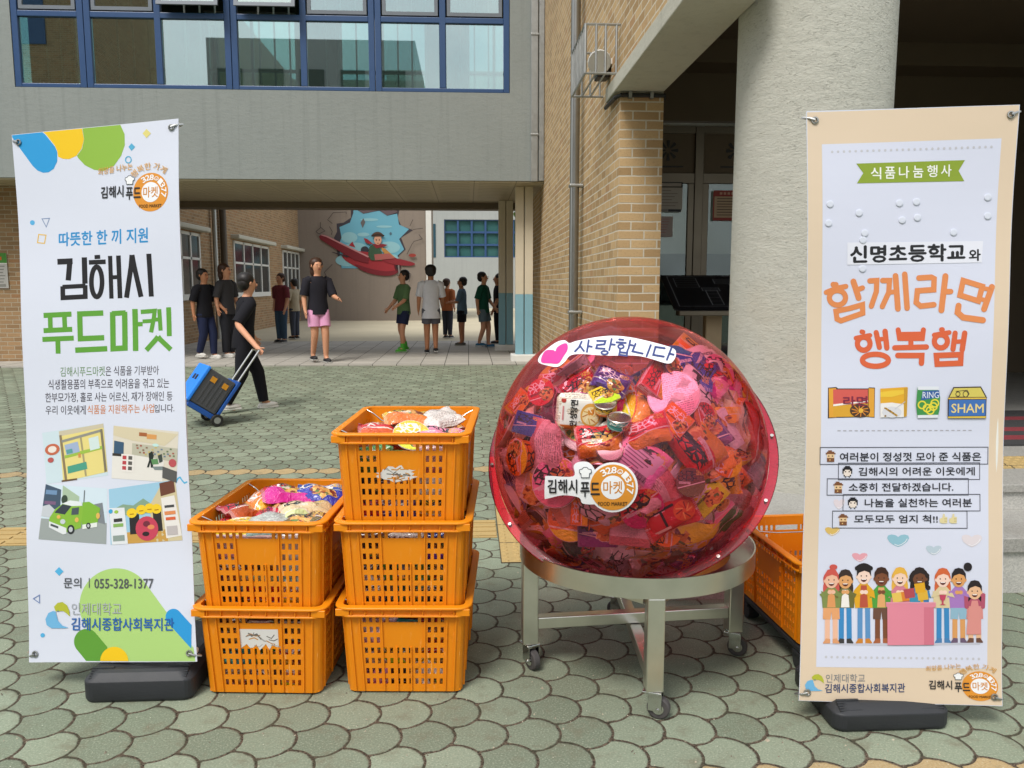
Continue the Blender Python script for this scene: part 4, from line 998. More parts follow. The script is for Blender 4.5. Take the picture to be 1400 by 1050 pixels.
def bird(p, x0, y0, x1, y1, bold=0):
    X = lambda u, v: (x0 + (x1 - x0) * u, y0 + (y1 - y0) * v)
    p.poly([X(*q) for q in [(.35, .18), (.5, .03), (.7, 0), (.88, .12), (.98, .34), (1.0, .55), (.85, .42), (.72, .34), (.55, .35), (.42, .36)]], '#b3b83a')
    p.poly([X(*q) for q in [(.30, .34), (.12, .42), (.0, .65), (.05, .88), (.25, 1.0), (.75, 1.0), (.95, .98), (.7, .9), (.52, .72), (.45, .5), (.42, .36)]], '#6fb2da'); p.up(); p.ell(*X(.52, .34), .9, .9, '#3b6d8f', 10)
def photo_frame(q): return lambda u, v: tuple(((1 - u) * (1 - v) * q[0][k] + u * (1 - v) * q[1][k] + u * v * q[2][k] + (1 - u) * v * q[3][k]) for k in (0, 1))
# --- left banner
MT['black_txt'] = None
p = Print(lpx, 12); z1 = lambda l: [(x / 3.99, y / 3.99) for x, y in l]
BL_, YE, GR = '#2f9bd6', '#efc51f', '#8fb845'
p.poly(z1([(70, 740), (72, 728), (235, 716), (300, 800), (312, 830), (310, 880), (290, 920), (260, 940), (230, 942), (200, 930), (175, 905), (70, 752)]), BL_)
p.poly(z1([(240, 716), (448, 700), (458, 760), (445, 810), (415, 850), (375, 868), (340, 866), (316, 855), (312, 825), (300, 795)]), YE)
p.poly(z1([(450, 700), (655, 680), (678, 730), (680, 790), (660, 850), (620, 905), (560, 932), (510, 925), (460, 900), (425, 862), (418, 850), (447, 812), (459, 760)]), GR); p.up()
p.poly(z1([(798, 702), (822, 726), (798, 752), (776, 726)]), '#ddd27c'); p.poly(z1([(717, 780), (737, 800), (717, 822), (700, 800)]), '#54aacd'); p.ring(175.6, 218.2, 3.9, 4.4, 1.5, '#54aacd')
p.build('corner_artwork', MT['banner'], LB, linv)
p = Print(lpx, 12); X = lambda u, v: (207.5 + 24.5 * u, 262.5 - 26.5 * v - .8 * u)
logo(p, X, 25, arc=True, rot=.05); p.build('logo', MT['banner'], LB, linv)
p = Print(lpx, 12)
p.ell(40.3, 304, 3.4, 3.4, '#5aaedb'); p.line([(53.9, 298.8), (64.4, 298), (59.6, 309.9)], 1.2, '#7f93b4', False, True); p.line([(48.9, 320.1), (59.1, 321.1), (56.9, 332.4), (47.1, 331.4)], 1.4, '#e2b94e', False, True)
p.build('corner_artwork', MT['banner'], LB, linv); p = Print(lpx, 12)
p.text('따뜻한 한 끼 지원', 77, 317.5, 204, 337, '#2f8fc9', .022, 310.5, 331.5); p.build('caption', MT['banner'], LB, linv); p = Print(lpx, 12)
z2 = lambda x, y: (x / 3.99, 263 + y / 3.99); K_ = '#232326'; T = 6.6
square_letters(p, z2, [([(300, 378), (386, 374)], 8, K_), ([(370, 378), (362, 480)], 7.5, K_), ([(452, 353), (456, 497)], 7.5, K_), ([(331, 512), (333, 575), (458, 568), (457, 505)], T, K_), ([(330, 516), (459, 509)], 6, K_),
    ([(510, 352), (542, 350)], 5.5, K_), ([(478, 381), (573, 377)], 6.3, K_), ([(598, 345), (604, 578)], 6, K_), ([(604, 462), (646, 460)], 5.5, K_), ([(645, 343), (652, 576)], 6.6, K_),
    ([(722, 340), (716, 400), (688, 573)], 7, K_), ([(722, 340), (733, 400), (770, 568)], 7, K_), ([(817, 333), (828, 566)], 7, K_)])
p.line([z2(*q) for q in ell(522, 487, 30, 82, 28)], T, K_, False, True)
p.build('heading', MT['banner'], LB, linv); p = Print(lpx, 12)
GG = '#5f9e3a'
square_letters(p, z2, [([(225, 672), (381, 664)], 7, GG), ([(262, 676), (264, 752)], 6.5, GG), ([(341, 672), (345, 748)], 6.5, GG), ([(225, 755), (385, 747)], 6.8, GG), ([(218, 803), (393, 795)], 6.8, GG), ([(304, 803), (305, 880)], 6.8, GG),
    ([(558, 657), (427, 663), (430, 798), (563, 792)], 7.4, GG), ([(401, 861), (580, 852)], 7.4, GG),
    ([(610, 652), (613, 852), (680, 848), (677, 650)], 7.6, GG), ([(606, 660), (683, 655)], 7, GG), ([(735, 634), (740, 864)], 7.8, GG), ([(745, 718), (778, 716)], 6, GG),
    ([(768, 650), (846, 644), (842, 680), (826, 762)], 6, GG), ([(778, 702), (842, 698)], 5.4, GG), ([(872, 634), (880, 752)], 5.8, GG), ([(845, 692), (878, 690)], 5.4, GG), ([(925, 624), (930, 782)], 7, GG), ([(866, 785), (850, 805), (800, 860)], 7, GG), ([(866, 785), (880, 802), (940, 856)], 7, GG)])
p.build('heading', MT['banner'], LB, linv)
p = Print(lpx, 12); TX = '#4d4a52'
p.text('김해시푸드마켓', 79, 502, 142, 515, '#6d8f62', .004, 500.5, 514); p.text('은 식품을 기부받아', 143, 500.5, 219, 514, TX, .006, 499.5, 512)
p.text('식생활용품의 부족으로 어려움을 겪고 있는', 61.5, 519, 234, 533, TX, .006, 516.5, 530); p.text('한부모가정, 홀로 사는 어르신, 재가 장애인 등', 57, 537, 239, 551, TX, .006, 534.5, 548)
p.text('우리 이웃에게', 57, 555, 114.5, 567, TX, .006, 554, 567); p.text('식품을 지원해주는 사업', 117, 554, 213, 566.5, '#cf8350', .004, 552, 564); p.text('입니다.', 213.5, 553, 242, 564, TX, .006, 552, 563)
p.build('caption', MT['banner'], LB, linv)
def photo(q, draw):
    p = Print(lpx, 12); Xq = photo_frame(q)
    class D:
        def r(s, x0, y0, x1, y1, c): p.poly([Xq(x0, y0), Xq(x1, y0), Xq(x1, y1), Xq(x0, y1)], c)
        def p(s, pts, c): p.poly([Xq(*k) for k in pts], c)
        def e(s, cx, cy, rx, ry, c, n=16): p.poly([Xq(*k) for k in ell(cx, cy, rx, ry, n)], c)
        def up(s): p.up()
    draw(D()); p.build('photo_print', MT['banner'], LB, linv)
def ph1(d):
    d.r(0, 0, 1, 1, '#c9dbe0'); d.up(); d.p([(.27, .12), (1, 0), (1, .93), (.27, 1)], '#e3d484'); d.p([(.27, .12), (.27, .02), (1, -.0), (1, .08)], '#c8bfa4'); d.up()
    d.p([(.27, .1), (.31, .1), (.34, 1), (.3, 1)], '#8a7a5c'); d.p([(.3, .2), (.97, .1), (.97, .15), (.3, .25)], '#8f8f86'); d.p([(.94, .1), (.98, .1), (.99, .92), (.95, .93)], '#7d7660'); d.p([(.6, .2), (.63, .2), (.66, .95), (.63, .95)], '#a49a72'); d.p([(.33, .5), (.6, .46), (.95, .42), (.95, .48), (.33, .56)], '#9cbc4a'); d.p([(.36, .72), (.67, .68), (.68, .82), (.36, .86)], '#4e9c84')
    d.p([(.34, .3), (.56, .27), (.58, .47), (.36, .5)], '#9fb1cc'); d.p([(.74, .24), (.9, .22), (.91, .46), (.75, .48)], '#cfe0dc'); d.e(.14, .35, .12, .11, '#c26a4c'); d.up(); d.e(.14, .35, .07, .065, '#e7ded2'); d.p([(.36, .4), (.46, .39), (.47, .47), (.37, .48)], '#5c9c9c'); d.e(.1, .55, .05, .05, '#b75a55'); d.r(.55, .5, .59, .58, '#d09050'); d.r(.25, .97, .5, 1, '#6a5138')
def ph2(d):
    d.r(0, 0, 1, 1, '#d9d2c0'); d.up(); d.p([(0, 0), (1, .05), (.8, .3), (.3, .25), (0, .18)], '#d3c8a8'); d.p([(0, .55), (.8, .5), (.78, 1), (0, 1)], '#e2dfd6'); d.p([(.3, .3), (1, .33), (1, .6), (.3, .52)], '#b9b7a2'); d.up()
    d.p([(.02, .28), (.17, .3), (.17, .52), (.02, .55)], '#3d5a74'); d.r(0, .52, .22, .57, '#3a3530'); d.r(.4, .08, .52, .15, '#a3623a'); d.r(.52, .1, .67, .19, '#d59a5a'); d.e(.66, .3, .05, .03, '#bfe3dc')
    for i in range(26): d.r(.36 + (i * 37 % 60) / 100, .32 + (i * 53 % 18) / 100, .39 + (i * 37 % 60) / 100, .35 + (i * 53 % 18) / 100, ('#8a6f5a', '#6d7d5c', '#c8b46a', '#a35a4a', '#6f7f8f')[i % 5])
    d.r(.14, .52, .34, .86, '#e6e2da'); d.up()
    for i in range(3):
        d.r(.16, .55 + i * .1, .22, .62 + i * .1, '#b8474c'); d.r(.25, .55 + i * .1, .31, .62 + i * .1, '#5c5a55')
    d.p([(.56, .47), (.61, .42), (.64, .5), (.62, .62), (.64, .74), (.6, .74), (.59, .64), (.57, .74), (.54, .74), (.57, .6)], '#28302c'); d.p([(.6, .58), (.7, .56), (.72, .66), (.62, .68)], '#5f8f5c'); d.p([(.7, .5), (.76, .46), (.78, .6), (.73, .64)], '#3f4a44'); d.p([(.62, .72), (.78, .7), (.8, .77), (.66, .78)], '#7d8a88'); d.e(.93, .62, .06, .08, '#b9545a'); d.p([(.78, .7), (1, .78), (1, 1), (.78, .92)], '#5a5a58')
def ph3(d):
    d.r(0, 0, 1, 1, '#cfe0e8'); d.up(); d.p([(0, .62), (1, .62), (1, 1), (0, 1)], '#9aa29f'); d.p([(0, 0), (.26, .08), (.28, .5), (0, .5)], '#46586a'); d.p([(.28, 0), (.56, .18), (.56, .4), (.3, .4)], '#a7bda0'); d.p([(.8, .3), (.93, .26), (.98, .65), (.8, .6)], '#7d8489'); d.up()
    d.r(.02, .1, .2, .18, '#6f8fb0'); d.r(.02, .3, .2, .36, '#7a5f7d'); d.p([(0, .4), (.1, .36), (.2, .45), (.2, .6), (0, .58)], '#c2c8cc'); d.e(.33, .25, .05, .08, '#3a4a3c'); d.r(.63, .06, .645, .3, '#5f6668'); d.up()
    d.p([(.62, .28), (.72, .26), (.9, .36), (.86, .66), (.64, .72), (.62, .6)], '#7fb33c'); d.p([(.64, .68), (.86, .62), (.86, .7), (.64, .76)], '#e3e8e0'); d.p([(.2, .44), (.32, .32), (.6, .28), (.63, .4), (.62, .74), (.4, .84), (.13, .72), (.13, .6)], '#86b63f'); d.up()
    d.p([(.22, .46), (.31, .34), (.45, .36), (.36, .52), (.2, .5)], '#39424a'); d.p([(.3, .33), (.42, .26), (.6, .27), (.62, .34), (.46, .36)], '#dfe6e4'); d.p([(.46, .4), (.57, .37), (.57, .5), (.46, .52)], '#4a565c'); d.p([(.13, .66), (.4, .76), (.41, .86), (.36, .88), (.14, .77)], '#dde2e2'); d.e(.47, .78, .055, .085, '#2e3234'); d.e(.73, .69, .035, .055, '#2e3234'); d.up(); d.e(.47, .78, .03, .048, '#b9bfc0'); d.e(.73, .69, .018, .03, '#b9bfc0'); d.e(.27, .57, .03, .035, '#dfb35c'); d.e(.55, .6, .03, .045, '#dfb35c'); d.e(.87, .5, .03, .055, '#dfb35c'); d.e(.34, .65, .04, .045, '#c6d0d0'); d.p([(.16, .7), (.28, .74), (.28, .78), (.16, .74)], '#4a5254')
def ph4(d):
    d.r(0, 0, 1, 1, '#9cc7dc'); d.up(); d.p([(0, .4), (.2, .3), (.35, .34), (.5, .24), (.62, .36), (.62, .5), (0, .5)], '#86a389'); d.p([(.58, .38), (.8, .02), (1, 0), (1, 1), (.6, 1)], '#cfc29a'); d.p([(.2, .8), (.8, .8), (.8, 1), (.2, 1)], '#c69a4d'); d.up()
    d.p([(.76, .02), (.98, 0), (.98, .2), (.76, .24)], '#6d4436'); d.p([(0, .34), (.22, .36), (.24, 1), (.02, 1)], '#dfe3e4'); d.p([(.76, .27), (.96, .25), (1, .92), (.78, .95)], '#e6e3dc'); d.r(.28, .5, .42, .84, '#2c2a2c'); d.r(.62, .48, .74, .82, '#33302f'); d.up()
    for cx0, cy0 in ((.32, .47), (.46, .43), (.58, .42), (.68, .44)): d.e(cx0, cy0, .075, .085, '#efca2e', 12)
    d.e(.52, .76, .16, .21, '#c4455a', 24); d.up(); d.e(.52, .68, .05, .05, '#73303e'); d.e(.5, .85, .05, .04, '#33262a'); d.e(.58, .74, .05, .04, '#e08a5a')
    d.e(.02, .4, .03, .04, '#3fa4d2'); d.e(.1, .42, .03, .03, '#9cc24c'); d.r(.06, .54, .18, .6, '#3a3a3c'); d.r(.05, .63, .19, .69, '#86b05e'); d.r(.04, .84, .2, .94, '#8c9c94'); d.r(.8, .4, .94, .44, '#4a4a4a'); d.r(.79, .5, .95, .56, '#dd8c58'); d.r(.8, .6, .94, .65, '#d7633c'); d.r(.8, .75, .95, .9, '#bcb6b4')
    for cx0, cy0 in ((.32, .47), (.46, .43), (.58, .42), (.68, .44)): d.r(cx0 - .03, cy0 + .01, cx0 + .03, cy0 + .025, '#a5741d')
photo([(52, 592), (140, 579), (147, 650), (60, 662)], ph1); photo([(155, 582), (248, 590), (244, 660), (152, 654)], ph2); photo([(59, 662), (146, 668), (145, 744), (51, 737)], ph3); photo([(148, 669), (242, 656), (251, 739), (151, 745)], ph4)
p = Print(lpx, 12)
p.line([(243.5, 659), (246, 654), (249, 652.5), (252, 657), (255, 660.5), (258.5, 659)], 2, '#54b1d8')
p.build('squiggle_print', MT['banner'], LB, linv); p = Print(lpx, 12)
p.poly(ell(159, 828, 51, 51, 40, 42, 215) + [(128, 868), (150, 890), (160, 903.5), (268, 903.5), (266, 885)], '#acd07a'); p.up()
p.poly(ell(118, 877, 17.3, 17.3, 24, 45, 225) + [(118, 903.5), (150, 903.5), (147, 884)], '#5f9a38'); p.poly(ell(239, 843, 11, 11, 20, 42, 222) + [(263, 886), (264, 854)], '#2f97d3'); p.up(); p.poly(ell(157, 903.4, 19.5, 19.5, 20, 0, 180), '#efc51f')
p.poly([(80, 775), (86, 781), (80, 787), (74, 781)], '#54b1dd'); p.line([(52.5, 813.5), (52.5, 824.5), (44, 818.5)], 1.2, '#6f86b3', False, True); p.ell(57, 868.7, 3, 3, '#54aedb'); p.build('contact_artwork', MT['banner'], LB, linv); p = Print(lpx, 12, first=6)
p.text('문의', 86.5, 789.5, 111, 804, '#5a5d62', .012); p.line([(122, 790), (122, 803.5)], 1.0, '#5a5d62', False); p.text('055-328-1377', 129, 791, 211, 804.5, '#55585c', .012); p.build('caption', MT['banner'], LB, linv); p = Print(lpx, 12, first=6)
bird(p, 61, 823, 95, 859)
p.text('인제대학교', 97.5, 824, 167, 840.5, '#a9aeb2', -.004); p.text('김해시종합사회복지관', 97, 844, 240, 862, '#2b62a8', .016)
p.build('centre_logo', MT['banner'], LB, linv)
# --- right banner
p = Print(rpx, 12); p.poly([(1104, 153), (1392.6, 144), (1371.6, 965.4), (1091.6, 957.4)], '#ddc9ae'); p.up(); p.poly([(1123, 197), (1370.5, 189), (1352.5, 915.5), (1114.5, 911.5)], '#d5d9e8'); p.up()
for i in range(28): t = i / 27; p.ell(1137 + 220 * t, 207.5 - 7 * t, 1.8, 1.8, '#c3c3c8', 10); p.ell(1128 + 213 * t, 898 + 4 * t, 1.8, 1.8, '#c3c3c8', 10)
for i in range(24): t = (i + .5) / 24; p.rect(1140 + 197 * t - 2.4, 588.4, 1140 + 197 * t + 2.2, 589.8, '#a8a8ae')
p.build('backdrop_print', MT['banner'], RB, rinv)
p = Print(rpx, 12, first=4); p.poly([(1170, 223.5), (1321, 218.5), (1312.5, 233), (1321, 247), (1170.5, 250.5), (1179.5, 236.5)], '#8aa02e'); p.up()
for i, ch in enumerate('식품나눔행사'): x0 = 1190 + i * 19.6; y0 = 228.5 - i * .8; p.text(ch, x0, y0, x0 + 14.5, y0 + 16.5, '#f1f3ea', .012)
p.build('ribbon_caption', MT['banner'], RB, rinv)
p = Print(rpx, 12, first=4)
for cx0, cy0 in ((1132.5, 279), (1130, 305), (1173, 291), (1230, 277.5), (1254, 275.5), (1234, 300.5), (1255.5, 297), (1181, 318.5), (1178.5, 328), (1178, 367), (1307, 317), (1354.5, 269), (1355, 294.5)):
    k_ = MB(); c_ = rpx(cx0, cy0, .0035); nn_ = fit_frame([(1.002, 2.408, 1.842), (1.596, 2.327, 1.848), (1.597, 2.198, .073), (1.003, 2.279, .067)])
    Mk = Matrix.Translation(c_) @ Matrix((nn_[1], nn_[2], nn_[3])).transposed().to_4x4()
    k_.lathe([(.0102, -.0025), (.0102, -.0002), (.0085, .0004), (.0035, .0001)], 18, (0, 0, 0), 0, Mk); k_.build('hook_fastener', MT['sheet'], RB, smooth=35)
p = Print(rpx, 12, first=5); p.poly([(1156.5, 331.5), (1349, 329), (1347, 358.5), (1156.5, 362)], '#e3e5ee'); p.up(); p.text('신명초등학교', 1160, 335.5, 1324, 360, '#1d1d20', .034, 332, 356.5); p.text('와', 1328.5, 340, 1345.5, 356.5, '#1d1d20', .03)
p.build('paper_label', MT['banner'], RB, rinv)
p = Print(rpx, 12, first=4); z3 = lambda x, y: (1050 + x / 3.99, 263 + y / 3.99); O1, O2 = '#df8a50', '#d9633a'
for c, spec in ((O1, [([(345, 502), (362, 503)], 30), ([(306, 545), (365, 522), (418, 512)], 28), ([(460, 486), (475, 530), (490, 575)], 34), ([(478, 532), (512, 520)], 28), ([(362, 648), (440, 632), (512, 612), (514, 658), (390, 700), (368, 690)], 30),
    ([(553, 482), (592, 480), (590, 540), (562, 620)], 30), ([(625, 480), (664, 480), (660, 545), (624, 622)], 30), ([(660, 545), (705, 540)], 26), ([(698, 455), (712, 634)], 33), ([(750, 446), (764, 630)], 32),
    ([(830, 466), (900, 462), (916, 470), (914, 530), (822, 536), (815, 600), (840, 620), (915, 612)], 31), ([(980, 456), (957, 642)], 34), ([(970, 542), (1010, 540)], 30),
    ([(1080, 480), (1188, 512), (1166, 592), (1062, 560)], 31), ([(1242, 515), (1198, 636)], 34), ([(1185, 522), (1235, 528)], 24), ([(1172, 580), (1215, 590)], 24), ([(1054, 618), (1048, 655), (1080, 682), (1192, 697)], 34)]),
    (O2, [([(508, 760), (516, 762)], 26), ([(475, 795), (555, 780)], 26), ([(590, 765), (608, 845)], 30), ([(604, 802), (640, 798)], 24), ([(640, 758), (650, 848)], 31), ([(714, 750), (722, 796), (850, 796), (856, 750)], 29), ([(722, 772), (850, 770)], 22), ([(786, 800), (786, 842)], 29), ([(694, 848), (874, 843)], 29), ([(712, 890), (848, 890), (846, 932)], 31),
    ([(957, 748), (964, 748)], 26), ([(917, 778), (1002, 764)], 26), ([(1035, 768), (1024, 855)], 30), ([(1030, 815), (1082, 812)], 24), ([(1089, 768), (1076, 858)], 31), ([(930, 890), (1070, 885), (1068, 932), (935, 937)], 31)])):
    p = Print(rpx, 12, first=4)
    for pts, t in spec:
        cl = len(pts) >= 4 and (abs(pts[0][0] - pts[-1][0]) < 25 and pts[0] in ((362, 648), (1080, 480), (930, 890)))
        p.line([z3(*q) for q in pts], t / 3.99, c, True, cl)
    for cx0, cy0, rx, ry, cc in ((370, 574, 46, 40, O1), (519, 825, 36, 36, O2), (585, 916, 74, 33, O2), (955, 812, 37, 36, O2)):
        if cc == c: p.line([z3(*q) for q in ell(cx0, cy0, rx, ry, 26)], 7.4, c, False, True)
    p.build('heading', MT['banner'], RB, rinv)

p = Print(rpx, 12, first=4); z6 = lambda l: [(1110 + x / 4.565, 510 + y / 4.565) for x, y in l]
INK = '#3b302c'
p.poly(z6([(85, 92), (140, 88), (150, 97), (345, 97), (355, 90), (392, 92), (388, 280), (345, 276), (130, 280), (82, 284)]), INK); p.up()
p.poly(z6([(90, 97), (138, 95), (138, 277), (90, 278)]), '#dd9f35'); p.poly(z6([(350, 95), (388, 97), (385, 276), (348, 273)]), '#dd9f35'); p.poly(z6([(118, 103), (345, 103), (345, 190), (118, 205)]), '#cf5a50'); p.poly(z6([(118, 205), (345, 190), (345, 272), (118, 275)]), '#d6a02f'); p.up(); p.poly(z6([(118, 196), (345, 172), (345, 180), (118, 208)]), '#efeae2'); p.up()
p.ell(*z6([(292, 235)])[0], 14.5, 9.5, '#4a3324'); p.up()
for k in range(10): a = k * .628; q = z6([(292, 235)])[0]; p.line([(q[0] + 4 * math.cos(a), q[1] + 3 * math.sin(a)), (q[0] + 12 * math.cos(a + .25), q[1] + 8 * math.sin(a + .25))], 1.3, '#d98a2e')
p.ell(*z6([(297, 235)])[0], 3.4, 3.2, '#e5b23e'); p.up(); p.text('라면', *z6([(182, 145)])[0], *z6([(342, 208)])[0], '#7c2340', .02)
p.poly(z6([(425, 98), (598, 88), (605, 92), (598, 272), (425, 278)]), '#e0a92b'); p.up(); p.poly(z6([(425, 190), (500, 185), (578, 196), (578, 276), (425, 278)]), '#e8e6e2'); p.poly(z6([(425, 120), (500, 110), (578, 106), (578, 130), (500, 150), (425, 150)]), '#e9c33c'); p.poly(z6([(580, 96), (602, 92), (597, 270), (580, 276)]), '#c4962f'); p.up(); p.ell(*z6([(500, 245)])[0], 14, 7.5, '#d5d6da'); p.up()
for k in range(30): q = z6([(455 + (k * 37) % 80, 220 + (k * 23) % 50)])[0]; p.ell(q[0], q[1], 1.4, 1.2, ('#a9802e', '#c69a3c', '#8c682a')[k % 3], 8)
p.line(z6([(520, 225), (585, 180)]), 1, '#c8c8cc')
p.poly(z6([(668, 88), (806, 86), (800, 110), (815, 150), (812, 230), (800, 278), (668, 280), (658, 200), (664, 120)]), '#3f8f4a'); p.up(); p.poly(z6([(668, 84), (806, 84), (804, 106), (670, 106)]), '#e0e4ea'); p.poly(z6([(668, 264), (804, 262), (802, 280), (668, 282)]), '#e0e4ea'); p.poly(z6([(700, 112), (808, 108), (812, 150), (690, 172)]), '#2f5c9c'); p.up()
p.text('RING', *z6([(700, 118)])[0], *z6([(806, 158)])[0], '#e3e9ee', .0)
for cx0, cy0 in ((697, 200), (730, 220), (770, 210), (750, 235), (780, 190)): q = z6([(cx0, cy0)])[0]; p.ring(q[0], q[1], 5.4, 5.0, 2.0, '#e4d63f')
p.poly(z6([(865, 160), (900, 88), (1080, 84), (1122, 155), (1118, 160), (1118, 284), (866, 284)]), INK); p.up(); p.poly(z6([(876, 150), (905, 95), (1076, 92), (1110, 150)]), '#d5c55f'); p.poly(z6([(868, 155), (1116, 154), (1116, 163), (868, 164)]), '#e0bc4d'); p.poly(z6([(872, 168), (1113, 167), (1113, 268), (872, 270)]), '#3e70b4'); p.poly(z6([(868, 273), (1116, 271), (1115, 282), (868, 282)]), '#e0c04d'); p.up()
p.ring(*z6([(930, 132)])[0], 3, 3, 1, INK); p.ring(*z6([(980, 132)])[0], 3.6, 4, 1, INK); p.line(z6([(915, 115), (990, 108), (1003, 130), (990, 150), (915, 150)]), .8, INK, False)
p.text('SHAM', *z6([(888, 192)])[0], *z6([(1100, 250)])[0], '#e5cf86', .012)
p.build('food_drawing', MT['banner'], RB, rinv)
rows = (((32, 465), (1135, 572), '여러분이 정성껏 모아 준 식품은', 160, 1090, 497, 553, 68, 0), ((152, 563), (1080, 668), '김해시의 어려운 이웃에게', 283, 1047, 590, 643, 178, 1), ((80, 661), (1004, 765), '소중히 전달하겠습니다.', 220, 905, 688, 742, 120, 0), ((185, 760), (1078, 864), '나눔을 실천하는 여러분', 325, 1024, 786, 840, 216, 1), ((118, 864), (991, 972), '모두모두 엄지 척!!', 258, 800, 888, 940, 155, 0))
for (a, b, s, tx0, tx1, ty0, ty1, ix, kind) in rows:
    p = Print(rpx, 12, first=5); p.line(z6([a, (b[0], a[1] + 1), (b[0] - 2, b[1]), (a[0], b[1] - 1)]), 1.0, '#4c4d58', False, True); p.up()
    p.text(s, *z6([(tx0, ty0)])[0], *z6([(tx1, ty1)])[0], '#24242c', .016)
    u = 8.0; y0 = a[1] + 18                                          # small pixel face
    if kind == 0: pix = ['..kkk...', '.kkkkkk.', 'kkkkkkkk', '.ssssss.', '.sesses.', '.ssssss.', '.kkkkkk.', '.kkwkkk.', '.kkkkkk.']; pal = {'k': '#7a4f33', 's': '#e3c193', 'e': '#2d2622', 'w': '#d9b26e'}
    else: pix = ['..dddd..', '.dddddd.', 'dddddddd', 'ddssssdd', 'dsessesd', 'dssssssd', '.ssssss.', '.dssssd.', '..d..d..']; pal = {'d': '#1e1d22', 's': '#e9dccf', 'e': '#3b2c2a'}
    runs = 0
    for r_, rowp in enumerate(pix):
        c0 = 0
        while c0 < 8:
            c1 = c0
            while c1 < 8 and rowp[c1] == rowp[c0]: c1 += 1
            if rowp[c0] != '.':
                q0 = z6([(ix + c0 * u, y0 + r_ * u)])[0]; q1 = z6([(ix + c1 * u, y0 + (r_ + 1) * u)])[0]; p.rect(q0[0], q0[1], q1[0], q1[1], pal[rowp[c0]])
            c0 = c1
    if s.startswith('모두'):
        for k in (0, 62):
            p.poly(z6([(812 + k, 912), (830 + k, 905), (835 + k, 882), (845 + k, 882), (846 + k, 900), (862 + k, 902), (860 + k, 940), (830 + k, 942), (812 + k, 935)]), '#dccf9c')
            for j in range(3): p.line(z6([(842 + k, 911 + j * 9), (860 + k, 911 + j * 9)]), .5, '#a6955c', False)
    p.build('caption_strip', MT['banner'], RB, rinv)
p = Print(rpx, 12, first=4)
def heart(cx0, cy0, w_, h_, c):
    P_ = [(-.5, -.2), (-.46, -.42), (-.3, -.5), (-.12, -.45), (0, -.3), (.12, -.45), (.3, -.5), (.46, -.42), (.5, -.2), (.4, .1), (.2, .36), (0, .5), (-.2, .36), (-.4, .1)]
    p.poly([(cx0 + x * w_, cy0 + y * h_) for x, y in P_], c); p.up(); p.line([(cx0 + x * w_ * .82, cy0 + y * h_ * .78) for x, y in P_[8:13]], .8, '#f0f0f4'); p.lay -= 1
for h_ in ((1136, 727.5, 21, 12, '#d9b765'), (1229, 740, 31, 17, '#8fbccb'), (1279, 753, 22, 13, '#b8c8d2'), (1333, 740, 29, 17, '#dcd3d6'), (1175, 763, 22, 12, '#e0a0aa'), (1145, 690, 16, 14, '#dfd3d8')):
    p = Print(rpx, 12, first=4); heart(*h_); p.build('heart_drawing', MT['banner'], RB, rinv)
p = Print(rpx, 6, first=4); z8 = lambda x, y: (1110 + x / 5.385, 740 + y / 5.385)
def S(pts, c): p.poly([z8(*q) for q in pts], c)
def E(cx0, cy0, rx, ry, c, n=20): q = z8(cx0, cy0); p.ell(q[0], q[1], rx / 5.385, ry / 5.385, c, n)
def Ln(pts, t, c): p.line([z8(*q) for q in pts], t / 5.385, c)
p.poly([z8(*q) for q in ((80, 752), (1265, 752), (1250, 768), (560, 772), (200, 764))], '#c2c4d0'); p.up()
